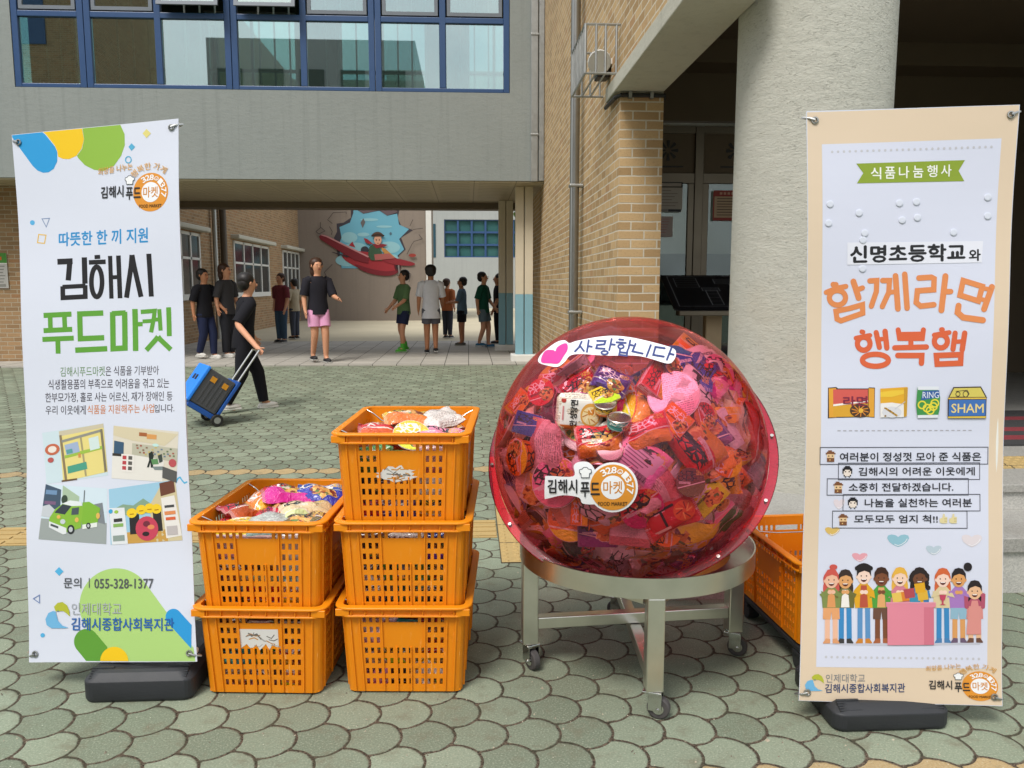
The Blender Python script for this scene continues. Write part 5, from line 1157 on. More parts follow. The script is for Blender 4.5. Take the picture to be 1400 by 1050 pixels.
def kid(x, top, skin, hair, shirt, under, pants, shoe, shorts=False, long=0, w_=52, hair_fn=None):
    y0 = top + 150                                                   # chin
    if long: E(x, y0 - 66, w_ + 10, 66, hair, 24); E(x - w_ * .62, y0 + long * .35 - 22, 30, 40 + long * .45, hair); E(x + w_ * .62, y0 + long * .35 - 22, 30, 40 + long * .45, hair); S([(x - w_ * .9, y0 - 60), (x + w_ * .9, y0 - 60), (x + w_ * .8, y0 + 10), (x - w_ * .8, y0 + 10)], hair)
    p.up(); bt = 755; hip = 490
    Ln([(x - 28, hip), (x - 30, bt - 30)], 38, skin if shorts else pants); Ln([(x + 28, hip), (x + 30, bt - 30)], 38, skin if shorts else pants)
    S([(x - 62, bt - 8), (x - 40, bt - 40), (x - 8, bt - 36), (x - 8, bt - 4), (x - 60, bt - 2)], shoe); S([(x + 10, bt - 4), (x + 10, bt - 36), (x + 40, bt - 40), (x + 62, bt - 8), (x + 58, bt - 2)], shoe); p.up()
    if shorts: S([(x - 60, hip - 10), (x + 60, hip - 10), (x + 64, hip + 85), (x + 6, hip + 88), (x, hip + 30), (x - 6, hip + 88), (x - 64, hip + 85)], pants)
    S([(x - 18, y0 - 20), (x + 18, y0 - 20), (x + 58, y0 + 24), (x + 76, hip - 120), (x + 66, hip + 4), (x - 66, hip + 4), (x - 76, hip - 120), (x - 58, y0 + 24)], shirt); p.up()
    if under: S([(x - 22, y0 + 4), (x + 22, y0 + 4), (x + 32, hip), (x - 32, hip)], under)
    p.up(); Ln([(x - 62, y0 + 50), (x - 66, hip - 90), (x - 16, hip - 110)], 30, shirt); Ln([(x + 62, y0 + 50), (x + 66, hip - 90), (x + 16, hip - 110)], 30, shirt); E(x - 12, hip - 112, 17, 15, skin); E(x + 14, hip - 112, 17, 15, skin)
    E(x, y0 - 62, 50, 58, skin); E(x - 50, y0 - 58, 10, 13, skin); E(x + 50, y0 - 58, 10, 13, skin); p.up()
    S([(x - 54, y0 - 60), (x - 52, y0 - 105), (x - 30, y0 - 140), (x, y0 - 148), (x + 32, y0 - 140), (x + 54, y0 - 105), (x + 55, y0 - 60), (x + 40, y0 - 92), (x + 5, y0 - 104), (x - 35, y0 - 90)], hair)
    if hair == '#221c1e':
        for k in range(9): E(x - 52 + k * 13, y0 - 122 - 22 * math.sin(k * .39), 17, 17, hair, 10)
    if hair == '#2a2020':
        for k in range(14): a_ = 3.5 + k * .43 * -1 + 2.9; E(x + 66 * math.cos(a_ - .2), y0 - 50 + 72 * -abs(math.sin(a_ - .2)) + (60 if k in (0, 13) else 0), 17, 17, hair, 10)
    E(x - 20, y0 - 66, 4.5, 6, '#2d2320', 8); E(x + 20, y0 - 66, 4.5, 6, '#2d2320', 8); p.poly([z8(*q) for q in ell(x, y0 - 42, 22, 20, 12, 180, 360)], '#5c2420'); Ln([(x - 14, y0 - 40), (x + 14, y0 - 40)], 6, '#f0ece6')
    p.lay = 4
kid(135, 205, '#e8b79a', '#c9564c', '#7d8a4c', '#d9965c', '#e0a06c', '#d99a6c', True, 60); kid(240, 208, '#dba066', '#3a2b26', '#6d6a35', '#ece7df', '#3a86bd', '#3b3a3a', False, 40)
kid(380, 175, '#efd2c0', '#221c1e', '#dda524', '#b5523c', '#5b8fbf', '#c9812f', False, 0, 56); kid(512, 190, '#7a4a30', '#3c241a', '#4f9a3c', '#dda56a', '#6a4a3c', '#a5603c', True)
kid(652, 190, '#f0cdb4', '#e3b045', '#cf7f8f', None, '#cf7f8f', '#cf7f8f', False, 50); kid(800, 190, '#6f452f', '#2a2020', '#3a7fb3', '#dda524', '#3a7fb3', '#3a7fb3', False, 60, 66)
kid(975, 195, '#f0cfbd', '#cf6539', '#d9c79c', None, '#3a86bd', '#4a7fb0', False, 70); kid(1095, 195, '#d99c5f', '#241d20', '#a679bb', None, '#8fb5c8', '#6b5870', True, 0)
kid(1215, 285, '#e6b78f', '#2b2122', '#b0526a', '#d98f88', '#d98f88', '#6b4a3c', True, 20, 44)
p.up(); p.lay = 9
E(150, 195, 30, 20, '#c9564c'); E(1165, 190, 32, 32, '#241d20'); S([(1170, 480), (1262, 480), (1262, 690), (1150, 690)], '#d99088'); p.up()
for x, y, c in ((630, 415, '#e3c05a'), (700, 405, '#d9822f'), (760, 430, '#3f8fae'), (820, 400, '#dcae3a'), (720, 385, '#b04a52'), (800, 345, '#dda524')): S([(x - 42, y - 28), (x + 36, y - 40), (x + 46, y + 30), (x - 30, y + 40)], c)
p.up(); S([(545, 450), (920, 450), (920, 486), (905, 488), (905, 765), (555, 765), (555, 486), (545, 484)], '#dd8798'); p.up(); S([(830, 486), (905, 488), (905, 764), (830, 764)], '#cf7487'); S([(545, 450), (920, 450), (920, 458), (545, 458)], '#e59aa8'); S([(947, 395), (998, 395), (990, 430), (978, 440), (978, 462), (998, 470), (948, 470), (966, 462), (966, 440), (954, 430)], '#bf4460')
p.build('crowd_drawing', MT['banner'], RB, rinv)
p = Print(rpx, 12, first=4); bird(p, 1099.5, 921, 1125.5, 944); p.text('인제대학교', 1128, 921, 1182, 932.5, '#7d8288', -.002); p.text('김해시종합사회복지관', 1127, 934, 1237.5, 946.5, '#34466f', .014); p.build('centre_logo', MT['banner'], RB, rinv); p = Print(rpx, 12, first=4)
logo(p, lambda u, v: (1341.5 + 25 * u, 939 - 20 * v + .6 * u), 22, arc=True); p.build('footer_logo', MT['banner'], RB, rinv)
# ------------------------------------------------------------------ orange crates
CW, CL, CH = .402, .548, .300            # inner opening at the rim, length, height
def make_crate_meshes():
    bw, bl_ = .374, .515                                            # footprint
    def rect(t, out=0.0):                                           # half sizes at height fraction t
        return (bw / 2 + (CW / 2 - bw / 2) * t + out, bl_ / 2 + (CL / 2 - bl_ / 2) * t + out)
    rc = .028
    body = MB(); th = .0032
    def wall(side, s_br, t_br, solid):
        ns, nt = len(s_br) - 1, len(t_br) - 1; vid = {}
        def P(i, j, inn):
            k = (i, j, inn)
            if k in vid: return vid[k]
            t = t_br[j]; hw, hl = rect(t); s = s_br[i]; o = th if inn else 0
            if side in (0, 2): x = (-hw + rc) + (2 * hw - 2 * rc) * s; y = -(hl - o); q = (x, y)
            else: x = (-hl + rc) + (2 * hl - 2 * rc) * s; y = -(hw - o); q = (x, y)
            a = (0, 90, 180, 270)[side]; ca, sa = round(math.cos(R_(a))), round(math.sin(R_(a)))
            body.v.append(Vector((q[0] * ca - q[1] * sa, q[0] * sa + q[1] * ca, t * (CH - .004)))); vid[k] = len(body.v) - 1; return vid[k]
        def face(*q): body.f.append(list(q)); body.mi.append(0)
        for i in range(ns):
            for j in range(nt):
                if not solid(i, j): continue
                face(P(i, j, 0), P(i + 1, j, 0), P(i + 1, j + 1, 0), P(i, j + 1, 0)); face(P(i, j + 1, 1), P(i + 1, j + 1, 1), P(i + 1, j, 1), P(i, j, 1))
                for di, dj, e in ((-1, 0, ((i, j + 1), (i, j))), (1, 0, ((i + 1, j), (i + 1, j + 1))), (0, -1, ((i, j), (i + 1, j))), (0, 1, ((i + 1, j + 1), (i, j + 1)))):
                    ii, jj = i + di, j + dj
                    if not (0 <= ii < ns and 0 <= jj < nt) or not solid(ii, jj): face(P(*e[0], 0), P(*e[0], 1), P(*e[1], 1), P(*e[1], 0))
    def grid(n, m0, bar):                                           # breaks: margin, then slot/bar pairs
        sl = (1 - 2 * m0 - (n - 1) * bar) / n; br_ = [0]; x = m0
        for k in range(n): br_ += [x, x + sl]; x += sl + bar
        return br_ + [1]
    t_rows = [0]; y = .085
    for k in range(7): t_rows += [y, y + .070]; y += .070 + .052
    t_rows = [t for t in t_rows if t < .93] + [1.0]
    sF = grid(13, .115, .031)
    def solidF(i, j):
        if i % 2 == 0 or j % 2 == 0:
            if j == 13 and 9 <= i <= 17: return False                # the hand slot at the top
            return True
        c, r = (i - 1) // 2, (j - 1) // 2
        return r in (4, 5) and 3 <= c <= 9                           # blank label plate
    sS = grid(20, .05, .020)
    def solidS(i, j):
        if i % 2 == 0 or j % 2 == 0: return True
        c, r = (i - 1) // 2, (j - 1) // 2
        return c in (4, 15) or (r in (4, 5) and 6 <= c <= 13)
    for sd_ in (0, 2): wall(sd_, sF, t_rows, solidF)
    for sd_ in (1, 3): wall(sd_, sS, t_rows, solidS)
    for a0, sx, sy in ((0, 1, 1), (90, -1, 1), (180, -1, -1), (270, 1, -1)):    # rounded corners
        rings = []
        for t in (0, 1):
            hw, hl = rect(t); cx0, cy0 = sx * (hw - rc), sy * (hl - rc); r = []
            for rr in (rc, rc - th):
                arc = [Vector((cx0 + rr * math.cos(R_(a0 + 90 * k / 5)), cy0 + rr * math.sin(R_(a0 + 90 * k / 5)), t * (CH - .004))) for k in range(6)]
                r += arc if rr == rc else arc[::-1]
            rings.append(r)
        body.loft(rings, True)
    body.box(-bw / 2 + .006, bw / 2 - .006, -bl_ / 2 + .006, bl_ / 2 - .006, .001, .006)
    for k in range(-3, 4): body.box(-bw / 2 + .02, bw / 2 - .02, k * .06 - .004, k * .06 + .004, -.006, .0009)
    # ribs down the walls
    def rib(side, s, t0=0.02, t1=.9, w_=.004, d=.006):
        a = (0, 90, 180, 270)[side]; ca, sa = round(math.cos(R_(a))), round(math.sin(R_(a))); rings = []
        for t in (t0, t1):
            hw, hl = rect(t); hx_, hy_ = (hw, hl) if side in (0, 2) else (hl, hw); x = (-hx_ + rc) + (2 * hx_ - 2 * rc) * s; y = -hy_
            rings.append([Vector((q[0] * ca - q[1] * sa, q[0] * sa + q[1] * ca, t * (CH - .004))) for q in ((x - w_ / 2, y - d), (x + w_ / 2, y - d), (x + w_ / 2, y + .001), (x - w_ / 2, y + .001))])
        body.loft(rings, True)
    for sd_ in (0, 2):
        for s in (.0, .085, .295, .705, .915, 1.0): rib(sd_, s)
        for s in (.43, .57): rib(sd_, s, .02, .53)
    for sd_ in (1, 3):
        for s in (.02, .245, .755, .98): rib(sd_, s)
    def rr2(hw, hl, r, z, k=5):
        out = []
        for cx0, cy0, a0 in ((hw - r, hl - r, 0), (-hw + r, hl - r, 90), (-hw + r, -hl + r, 180), (hw - r, -hl + r, 270)):
            out += [Vector((cx0 + r * math.cos(R_(a0 + 90 * i / k)), cy0 + r * math.sin(R_(a0 + 90 * i / k)), z)) for i in range(k + 1)]
        return out
    rim = MB(); hw, hl = CW / 2, CL / 2; z1 = CH; z0 = CH - .034
    def R2(o, z): return rr2(hw + o, hl + o, rc + max(o, -.012), z)
    rim.loft([R2(.001, z0), R2(.016, z0), R2(.016, z0 + .006), R2(.007, z0 + .006), R2(.007, z1 - .008), R2(.021, z1 - .008), R2(.022, z1 - .003), R2(.019, z1), R2(-.0035, z1), R2(-.0035, z1 - .01), R2(.001, z1 - .01)], False, closed=True)
    for x in (-.165, -.12, -.065, -.025, .025, .065, .12, .165):
        for sy in (-1, 1): rim.box(x - .0018, x + .0018, min(sy * (hl + .006), sy * (hl + .0155)), max(sy * (hl + .006), sy * (hl + .0155)), z0 + .005, z1 - .007)
    for k in range(-4, 5):
        for sx in (-1, 1): rim.box(min(sx * (hw + .006), sx * (hw + .0155)), max(sx * (hw + .006), sx * (hw + .0155)), k * .055 - .0018, k * .055 + .0018, z0 + .005, z1 - .007)
    for sx in (-1, 1):                                               # corner blocks
        for sy in (-1, 1): rim.box(min(sx * (hw - .03), sx * (hw + .0145)), max(sx * (hw - .03), sx * (hw + .0145)), min(sy * (hl + .004), sy * (hl + .0148)), max(sy * (hl + .004), sy * (hl + .0148)), z0 + .004, z1 - .0075) if sx * 0 == 0 else None
    bail = MB(); z = CH - .022                                       # steel wire bail swung down across the end, y set per copy
    bail.tube([(-hw - .012, 0, z + .012), (-hw - .008, 0, z + .018), (-hw + .004, -.0, z + .018), (-hw + .03, .006, z + .004), (-hw + .06, .012, z - .020), (-.07, .016, z - .026), (.07, .016, z - .026), (hw - .06, .012, z - .020), (hw - .03, .006, z + .004), (hw - .004, 0, z + .018), (hw + .008, 0, z + .018), (hw + .012, 0, z + .012)], .0027, 8)
    return body.mesh('body', MT['orange'], 0), rim.mesh('rim', MT['orange'], .0012, 1, 30), bail.mesh('wire_bail', MT['chrome'], 0, 2, 60)
CRM = make_crate_meshes()
def crate(label, loc, rz, group, rot=None, bails=((-.215, 0), (.215, math.pi))):
    t = thing('plastic_crate', label, 'crate', loc, rz, group, rot)
    link('body', CRM[0], t); link('rim', CRM[1], t)
    for y, a in bails: b = link('wire_bail', CRM[2], t); b.location = (0, y, 0); b.rotation_euler = (0, 0, a)
    return t
GC = 'orange slotted crates stacked for the food drive'
crates = []
for (cx0, cy0, rz, lv, lab) in ((-.200, 2.772, -3.4, 0, 'bottom orange crate of the three crate stack beside the red ball'), (-.198, 2.768, -3.2, 1, 'middle orange crate of the three crate stack beside the red ball'), (-.197, 2.772, -3.8, 2, 'highest orange crate on the three crate stack, heaped with snacks, torn label on its end'),
                                (-.655, 2.788, -4.6, 0, 'lower orange crate next to the white banner, white torn sticker on its end'), (-.652, 2.786, -4.8, 1, 'upper orange crate next to the white banner, heaped with shiny snack bags')):
    crates.append(crate(lab, (cx0, cy0, .007 + .282 * lv), R_(rz), GC))
# the empty crate behind the ball, on a low dolly
q = Matrix.Rotation(R_(3.4), 4, 'Z')
c6 = Vector((1.130, 2.572, .096)) + q @ Vector((.187, .2575, .006))
crate('empty orange crate on a low black dolly behind the beige banner', tuple(c6), 0, GC, q.to_euler(), ((-.262, math.pi), (.22, math.pi)))
dl = thing('wheeled_dolly', 'low black dolly under the empty orange crate behind the beige banner', 'dolly', (c6.x, c6.y, 0), R_(3.4))
MB().box(-.185, .185, -.255, .255, .068, .0945).build('deck', MT['black'], dl, bevel=.008, local=True)
for sx in (-1, 1):
    for sy in (-1, 1):
        m = MB(); m.lathe([(.018, -.024), (.034, -.022), (.036, -.015), (.036, .015), (.034, .022), (.018, .024)], 20, (0, 0, 0), 0, Matrix.Translation((sx * .158, sy * .222, .0365)) @ Matrix.Rotation(R_(90), 4, 'Y')); m.box(sx * .158 - .028, sx * .158 + .028, sy * .222 - .026, sy * .222 + .026, .055, .0658)
        m.build('wheel', MT['black'], dl, smooth=40, local=True)
# torn labels
def torn(cr, w_, h_, x, z, seed, colr):
    r = random.Random(seed); t = (z) / (CH - .004)
    def pl(u, v, l):
        zz = z + v; hl = .515 / 2 + (CL / 2 - .515 / 2) * zz / (CH - .004); return Vector((x + u, -(hl + .0006 + l), zz))
    p = Print(pl, step=.0002); n = 34
    p.poly([(w_ / 2 * math.cos(2 * math.pi * k / n) * (.75 + .5 * r.random()), h_ / 2 * math.sin(2 * math.pi * k / n) * (.7 + .6 * r.random())) for k in range(n)] if colr else [(-w_ / 2, h_ / 2)] + [(w_ / 2, h_ / 2)] + [(w_ / 2 - w_ * k / 12, -h_ / 2 * (.35 + .65 * r.random())) for k in range(13)], '#dedcd6'); p.up()
    for k in range(16):
        a = r.uniform(-w_ * .4, w_ * .4); b = r.uniform(-h_ * .3, h_ * .35); e = r.uniform(.006, .022)
        p.line([(a, b), (a + e, b + r.uniform(-.008, .008)), (a + e * 1.7, b + r.uniform(-.012, .008))], r.uniform(.0015, .005), r.choice(['#c98a2c', '#6f6a63', '#b4731c', '#45423e', '#a8a49c']), False)
    return p.build('torn_sticker', MT['ink'], cr)
torn(crates[2], .115, .05, -.012, .165, 4, 1); torn(crates[3], .125, .075, -.005, .185, 9, 0)

# ------------------------------------------------------------------ packaged food
def wrap_mat(name, rough=.2, film=.6):
    """printed wrapper: the object's own colour, a second tint, a dish picture, blocky lettering-like marks and crimped ends"""
    g = G(name); t = g.t; oi = t.nodes.new('ShaderNodeObjectInfo'); rd = oi.outputs['Random']; base = oi.outputs['Color']; uv = g.co('UV'); u, v, _ = g.sep(uv)
    sh = g.comb(g.m_('MULTIPLY', rd, 37.0), g.m_('MULTIPLY', rd, 91.0), rd)
    va = t.nodes.new('ShaderNodeVectorMath'); va.operation = 'ADD'; t.links.new(uv, va.inputs[0]); t.links.new(sh, va.inputs[1]); P = va.outputs[0]
    hs = t.nodes.new('ShaderNodeHueSaturation'); t.links.new(base, hs.inputs['Color']); g.put(hs.inputs['Hue'], g.m_('ADD', .42, g.m_('MULTIPLY', rd, .22))); hs.inputs['Value'].default_value = 1.05
    r2 = g.m_('FRACT', g.m_('MULTIPLY', rd, 7.31)); r3 = g.m_('FRACT', g.m_('MULTIPLY', rd, 23.7)); r4 = g.m_('FRACT', g.m_('MULTIPLY', rd, 51.3))
    dia = g.m_('ADD', g.m_('MULTIPLY', u, g.m_('SUBTRACT', r2, .5)), v)
    band = g.m_('LESS_THAN', g.m_('ADD', dia, g.m_('MULTIPLY', g.m_('SINE', g.m_('MULTIPLY', u, 9)), .04)), g.m_('ADD', .22, g.m_('MULTIPLY', r3, .25)))
    c = g.mix(band, base, hs.outputs[0])
    c = g.mix(g.m_('MULTIPLY', g.m_('LESS_THAN', g.m_('ABSOLUTE', g.m_('SUBTRACT', dia, g.m_('ADD', .24, g.m_('MULTIPLY', r3, .25)))), .018), .9), c, '#e9e2d2')
    # dish picture
    pu = g.m_('DIVIDE', g.m_('SUBTRACT', u, g.m_('ADD', .55, g.m_('MULTIPLY', r2, .2))), .24); pv = g.m_('DIVIDE', g.m_('SUBTRACT', v, g.m_('ADD', .3, g.m_('MULTIPLY', r4, .25))), .26)
    rr = g.m_('SQRT', g.m_('ADD', g.m_('MULTIPLY', pu, pu), g.m_('MULTIPLY', pv, pv)))
    vc = g.sep(g.voro(P, 13, out='Color')); food = g.mix(vc[0], '#c9742a', '#e8c063'); food = g.mix(g.m_('GREATER_THAN', vc[1], .8), food, '#7a2a1c'); food = g.mix(g.m_('GREATER_THAN', vc[2], .87), food, '#5f8038')
    wv_ = g.m_('ADD', rr, g.m_('MULTIPLY', g.m_('SUBTRACT', g.noise(P, 5, 2), .5), g.m_('MULTIPLY', r3, 1.6)))
    has = g.m_('GREATER_THAN', r3, .38); rim_ = g.m_('MULTIPLY', has, g.m_('GREATER_THAN', r2, .72))
    c = g.mix(g.m_('MULTIPLY', rim_, g.m_('LESS_THAN', wv_, 1.12)), c, '#e6dccb'); c = g.mix(g.m_('MULTIPLY', has, g.m_('LESS_THAN', wv_, 1.0)), c, food)
    plain = g.m_('LESS_THAN', r3, .13)                                # some lie face down: pale printed backs with fine lines and bars
    rows_ = g.m_('MULTIPLY', g.m_('MULTIPLY', g.m_('GREATER_THAN', g.m_('FRACT', g.m_('MULTIPLY', v, 24)), .62), g.m_('LESS_THAN', g.m_('ABSOLUTE', g.m_('SUBTRACT', u, g.m_('ADD', .35, g.m_('MULTIPLY', r4, .25)))), .24)), g.m_('GREATER_THAN', g.noise(g.comb(g.m_('MULTIPLY', u, 40), g.m_('FLOOR', g.m_('MULTIPLY', v, 24)), r2), 1.0, 1), .47))
    back = g.mix(g.m_('MULTIPLY', rows_, .7), g.mix(g.m_('ADD', .35, g.m_('MULTIPLY', g.m_('LESS_THAN', v, .3), .4)), '#e4ddd4', base), '#5d4c52')
    # title blocks
    def title(u0, u1, v0, v1, su, sv, k, th_, colr):
        m = g.m_('MULTIPLY', g.m_('MULTIPLY', g.m_('GREATER_THAN', u, u0), g.m_('LESS_THAN', u, u1)), g.m_('MULTIPLY', g.m_('GREATER_THAN', v, v0), g.m_('LESS_THAN', v, v1)))
        q = t.nodes.new('ShaderNodeVectorMath'); q.operation = 'MULTIPLY'; t.links.new(P, q.inputs[0]); q.inputs[1].default_value = (su, sv, 1)
        e = g.voro(q.outputs[0], k, 'DISTANCE_TO_EDGE'); return g.m_('MULTIPLY', m, g.m_('LESS_THAN', e, th_)), colr
    dark = g.m_('GREATER_THAN', r4, .45)
    m1, _c = title(.10, .72, .54, .88, 1, 1.25, 6.5, .10, 0); c = g.mix(m1, c, g.mix(dark, '#f1ede4', '#1d1a1e'))
    m2, _c = title(.12, .5, .44, .52, 1, 2.5, 24, .2, 0); c = g.mix(g.m_('MULTIPLY', m2, .8), c, g.mix(dark, '#2b2526', '#eae4da'))
    m3, _c = title(.68, .92, .74, .9, 1, 1.2, 16, .14, 0); c = g.mix(g.m_('MULTIPLY', m3, .85), c, '#d9b340')
    c = g.mix(plain, c, back)
    cr = g.m_('GREATER_THAN', g.m_('ABSOLUTE', g.m_('SUBTRACT', u, .5)), .455)
    ln = g.m_('GREATER_THAN', g.m_('FRACT', g.m_('MULTIPLY', v, 26)), .5)
    c = g.mix(g.m_('MULTIPLY', cr, .5), c, g.mix(ln, '#cfcac4', base))
    n = g.m_('ADD', g.m_('ABSOLUTE', g.m_('SUBTRACT', g.noise(P, 4.5, 4, .6, .8), .5)), g.m_('MULTIPLY', g.m_('ABSOLUTE', g.m_('SUBTRACT', g.noise(P, 11, 3, .6, .5), .5)), .5)); bmp = g.bump(g.m_('ADD', g.m_('MULTIPLY', n, 1.6), g.m_('MULTIPLY', g.m_('MULTIPLY', cr, ln), .4)), .55, .02)
    return g.fin(g.mix(1.0, c, (.93, .90, .90), 'MULTIPLY'), rough, 0, .5, film)
MT['wrap'] = wrap_mat('printed_wrapper'); MT['card'] = wrap_mat('printed_carton', .5, .0)
def tint_mat(name, rough=.35, metal=0, coat=0):
    g = G(name); oi = g.t.nodes.new('ShaderNodeObjectInfo'); n = g.noise(g.co(), 12, 3); c = g.mix(g.m_('MULTIPLY', n, .25), oi.outputs['Color'], '#efe9de'); return g.fin(c, rough, metal, .5, coat)
MT['tint'] = tint_mat('tinted_plastic'); MT['tin'] = simple('tin_lid', '#c2bfb4', .25, 1, .5, .08)
def pillow(w_, h_, d, nx=12, ny=9, seed=0, rag=.006, square=False):
    r = random.Random(seed); ph = [r.uniform(0, 6.28) for _ in range(6)]; me = MB(); vs = []; uvs = []
    for s in (1, -1):
        for j in range(ny + 1):
            for i in range(nx + 1):
                u, v = i / nx, j / ny; a = (1 - abs(2 * u - 1) ** (6 if square else 2.6)) * (1 - abs(2 * v - 1) ** (6 if square else 3.2))
                edge = min(1, min(u, 1 - u) * 14)
                z = s * d / 2 * max(a, 0) ** .55 * edge
                z += (.007 * math.sin(5 * u + ph[0]) * math.sin(4 * v + ph[1]) + .004 * math.sin(11 * u + ph[2] + 7 * v) + .004 * math.sin(17 * v + ph[3] - 5 * u)) * (h_ / .11) * (1 if not square else .25)
                x = (u - .5) * w_; y = (v - .5) * h_ * (1 - .05 * (1 - abs(2 * u - 1))) + .004 * math.sin(6 * u + ph[4])
                vs.append((x, y, z if not (j in (0, ny) or i in (0, nx)) else z * .999)); uvs.append((u, v) if s > 0 else (1 - u, .3 + .4 * v))
    K = (nx + 1) * (ny + 1); fs = []
    for j in range(ny):
        for i in range(nx):
            a = j * (nx + 1) + i; fs += [(a, a + 1, a + nx + 2, a + nx + 1), (K + a, K + a + nx + 1, K + a + nx + 2, K + a + 1)]
    return vs, fs, uvs
def uv_mesh(name, vs, fs, uvs, mat, smooth=60):
    me = bpy.data.meshes.new(name); me.from_pydata(vs, [], fs); me.materials.append(mat); l = me.uv_layers.new(name='UVMap').data
    for p_ in me.polygons:
        for li in p_.loop_indices: l[li].uv = uvs[me.loops[li].vertex_index]
    me.polygons.foreach_set('use_smooth', [True] * len(me.polygons)); me.set_sharp_from_angle(angle=R_(smooth)); return me
def carton(w_, h_, d):
    b = MB().box(-w_ / 2, w_ / 2, -h_ / 2, h_ / 2, -d / 2, d / 2); b.uv = 1; me = b.mesh('carton', MT['card'], .003, 2, 40); l = me.uv_layers.new(name='UVMap').data
    for p_ in me.polygons:
        for li in p_.loop_indices: c = me.vertices[me.loops[li].vertex_index].co; l[li].uv = (c.x / w_ + .5, c.y / h_ + .5) if abs(p_.normal.z) > .5 else (.3 + .4 * (c.x + c.y) / (w_ + h_), .45 + c.z / d * .1)
    return me
def turned(prof, n, mat, capuv=True):
    b = MB(); b.lathe(prof, n); b.uv = 1; me = b.mesh('turned', mat, 0, 2, 40); l = me.uv_layers.new(name='UVMap').data; zs = [q[1] for q in prof]; z0, z1 = min(zs), max(zs); rm = max(q[0] for q in prof)
    for p_ in me.polygons:
        cen = math.atan2(p_.center.y, p_.center.x)
        for li in p_.loop_indices:
            c = me.vertices[me.loops[li].vertex_index].co
            if abs(p_.normal.z) > .8: l[li].uv = (c.x / rm / 2.1 + .5, c.y / rm / 2.1 + .5)
            else:
                a = math.atan2(c.y, c.x)
                if a - cen > 3: a -= 2 * math.pi
                if a - cen < -3: a += 2 * math.pi
                l[li].uv = ((a / math.pi + 1) % 1.0 if False else (a / math.pi + 1), .15 + .7 * (c.z - z0) / (z1 - z0))
    return me
KINDS = {
 'ramen_packet': [(uv_mesh('packet', *pillow(.135, .112, .030, seed=k, square=(k % 2 == 0)), MT['wrap']), None) for k in range(4)],
 'snack_bag': [(uv_mesh('bag', *pillow(.165, .115, .050, seed=10 + k), MT['wrap']), None) for k in range(4)],
 'snack_bar': [(uv_mesh('bar', *pillow(.130, .048, .022, 12, 6, seed=20 + k), MT['wrap']), None) for k in range(3)],
 'noodle_cup': [(turned([(.034, -.045), (.036, -.043), (.046, .036), (.049, .040), (.049, .044)], 28, MT['card']), turned([(.050, .0440), (.050, .0465), (.047, .0475)], 28, MT['card']))],
 'rice_bowl': [(turned([(.042, -.018), (.046, -.016), (.060, .014), (.066, .017), (.066, .019)], 32, MT['tint']), turned([(.065, .0191), (.064, .0205)], 32, MT['wrap']))],
 'food_tin': [(turned([(.040, -.018), (.042, -.016), (.042, .016), (.040, .018)], 32, MT['card']), turned([(.0425, .0165), (.0435, .019), (.041, .021), (.039, .019), (.0388, .0185)], 32, MT['tin']))],
 'meal_carton': [(carton(.12, .088, .024), None), (carton(.095, .075, .034), None)],
 'jelly_cup': [(turned([(.024, -.026), (.026, -.025), (.035, .020), (.038, .023), (.038, .025)], 24, MT['tint']), turned([(.0378, .0251), (.037, .0265)], 24, MT['wrap']))],
 'ham_tub': [(carton(.10, .055, .042), None)],
}
PARTS = {'noodle_cup': ('body', 'lid'), 'rice_bowl': ('body', 'film_lid'), 'food_tin': ('body', 'lid'), 'jelly_cup': ('body', 'film_lid')}
SAY = {'ramen_packet': 'noodle packet', 'snack_bag': 'crinkled snack bag', 'snack_bar': 'slim snack bar', 'noodle_cup': 'noodle cup', 'rice_bowl': 'round instant rice bowl', 'food_tin': 'flat food tin', 'meal_carton': 'ready meal carton', 'jelly_cup': 'jelly cup', 'ham_tub': 'boxy ham tub'}
PAL = {'red': '#d3222c', 'crimson': '#b8162c', 'orange': '#f08420', 'yellow': '#f3c92c', 'white': '#e6e2da', 'cream': '#e3cfa0', 'pink': '#ec8fae', 'purple': '#5a3a86', 'blue': '#2c4fa8', 'brown': '#6a3c22', 'green': '#3c8a3c', 'black': '#26232a', 'teal': '#2f8f88'}
LID2 = {'noodle_cup': '#e6dccb', 'rice_bowl': '#e9e3d8'}
def food(kind, colour, loc, axis, spin, label, group, rn, scale=1.0, rot=None):
    v = rn.randrange(len(KINDS[kind])); bm_, lm = KINDS[kind][v]; colr = col(PAL[colour])
    q = rot or (Vector(axis).to_track_quat('Z', 'Y').to_matrix().to_4x4() @ Matrix.Rotation(spin, 4, 'Z')).to_euler()
    if lm is None:
        o = link(kind, bm_, None); o.location = loc; o.rotation_euler = q; o.scale = (scale,) * 3; o.color = colr; tag(o, label, SAY[kind].split()[-1], group); return o
    t = thing(kind, label, SAY[kind].split()[-1], loc, 0, group, q); t.scale = (scale,) * 3; pn = PARTS[kind]
    b = link(pn[0], bm_, t); b.color = colr if kind != 'rice_bowl' else col('#e8e4da'); l = link(pn[1], lm, t); l.color = colr
    return t
def tuck(o, lim):
    """move an item towards the ball's centre until no corner of it comes nearer to the shell than it may"""
    M = Matrix.LocRotScale(o.location, o.rotation_euler, o.scale); pts = [M @ v.co for x in [o] + list(o.children) if x.data for v in x.data.vertices]
    if not pts: return
    for _ in range(12):
        far = max((p_ - BC).length for p_ in pts)
        if far <= lim: break
        s_ = (BC - o.location).normalized() * (far - lim + .001); o.location = o.location + s_; pts = [p_ + s_ for p_ in pts]
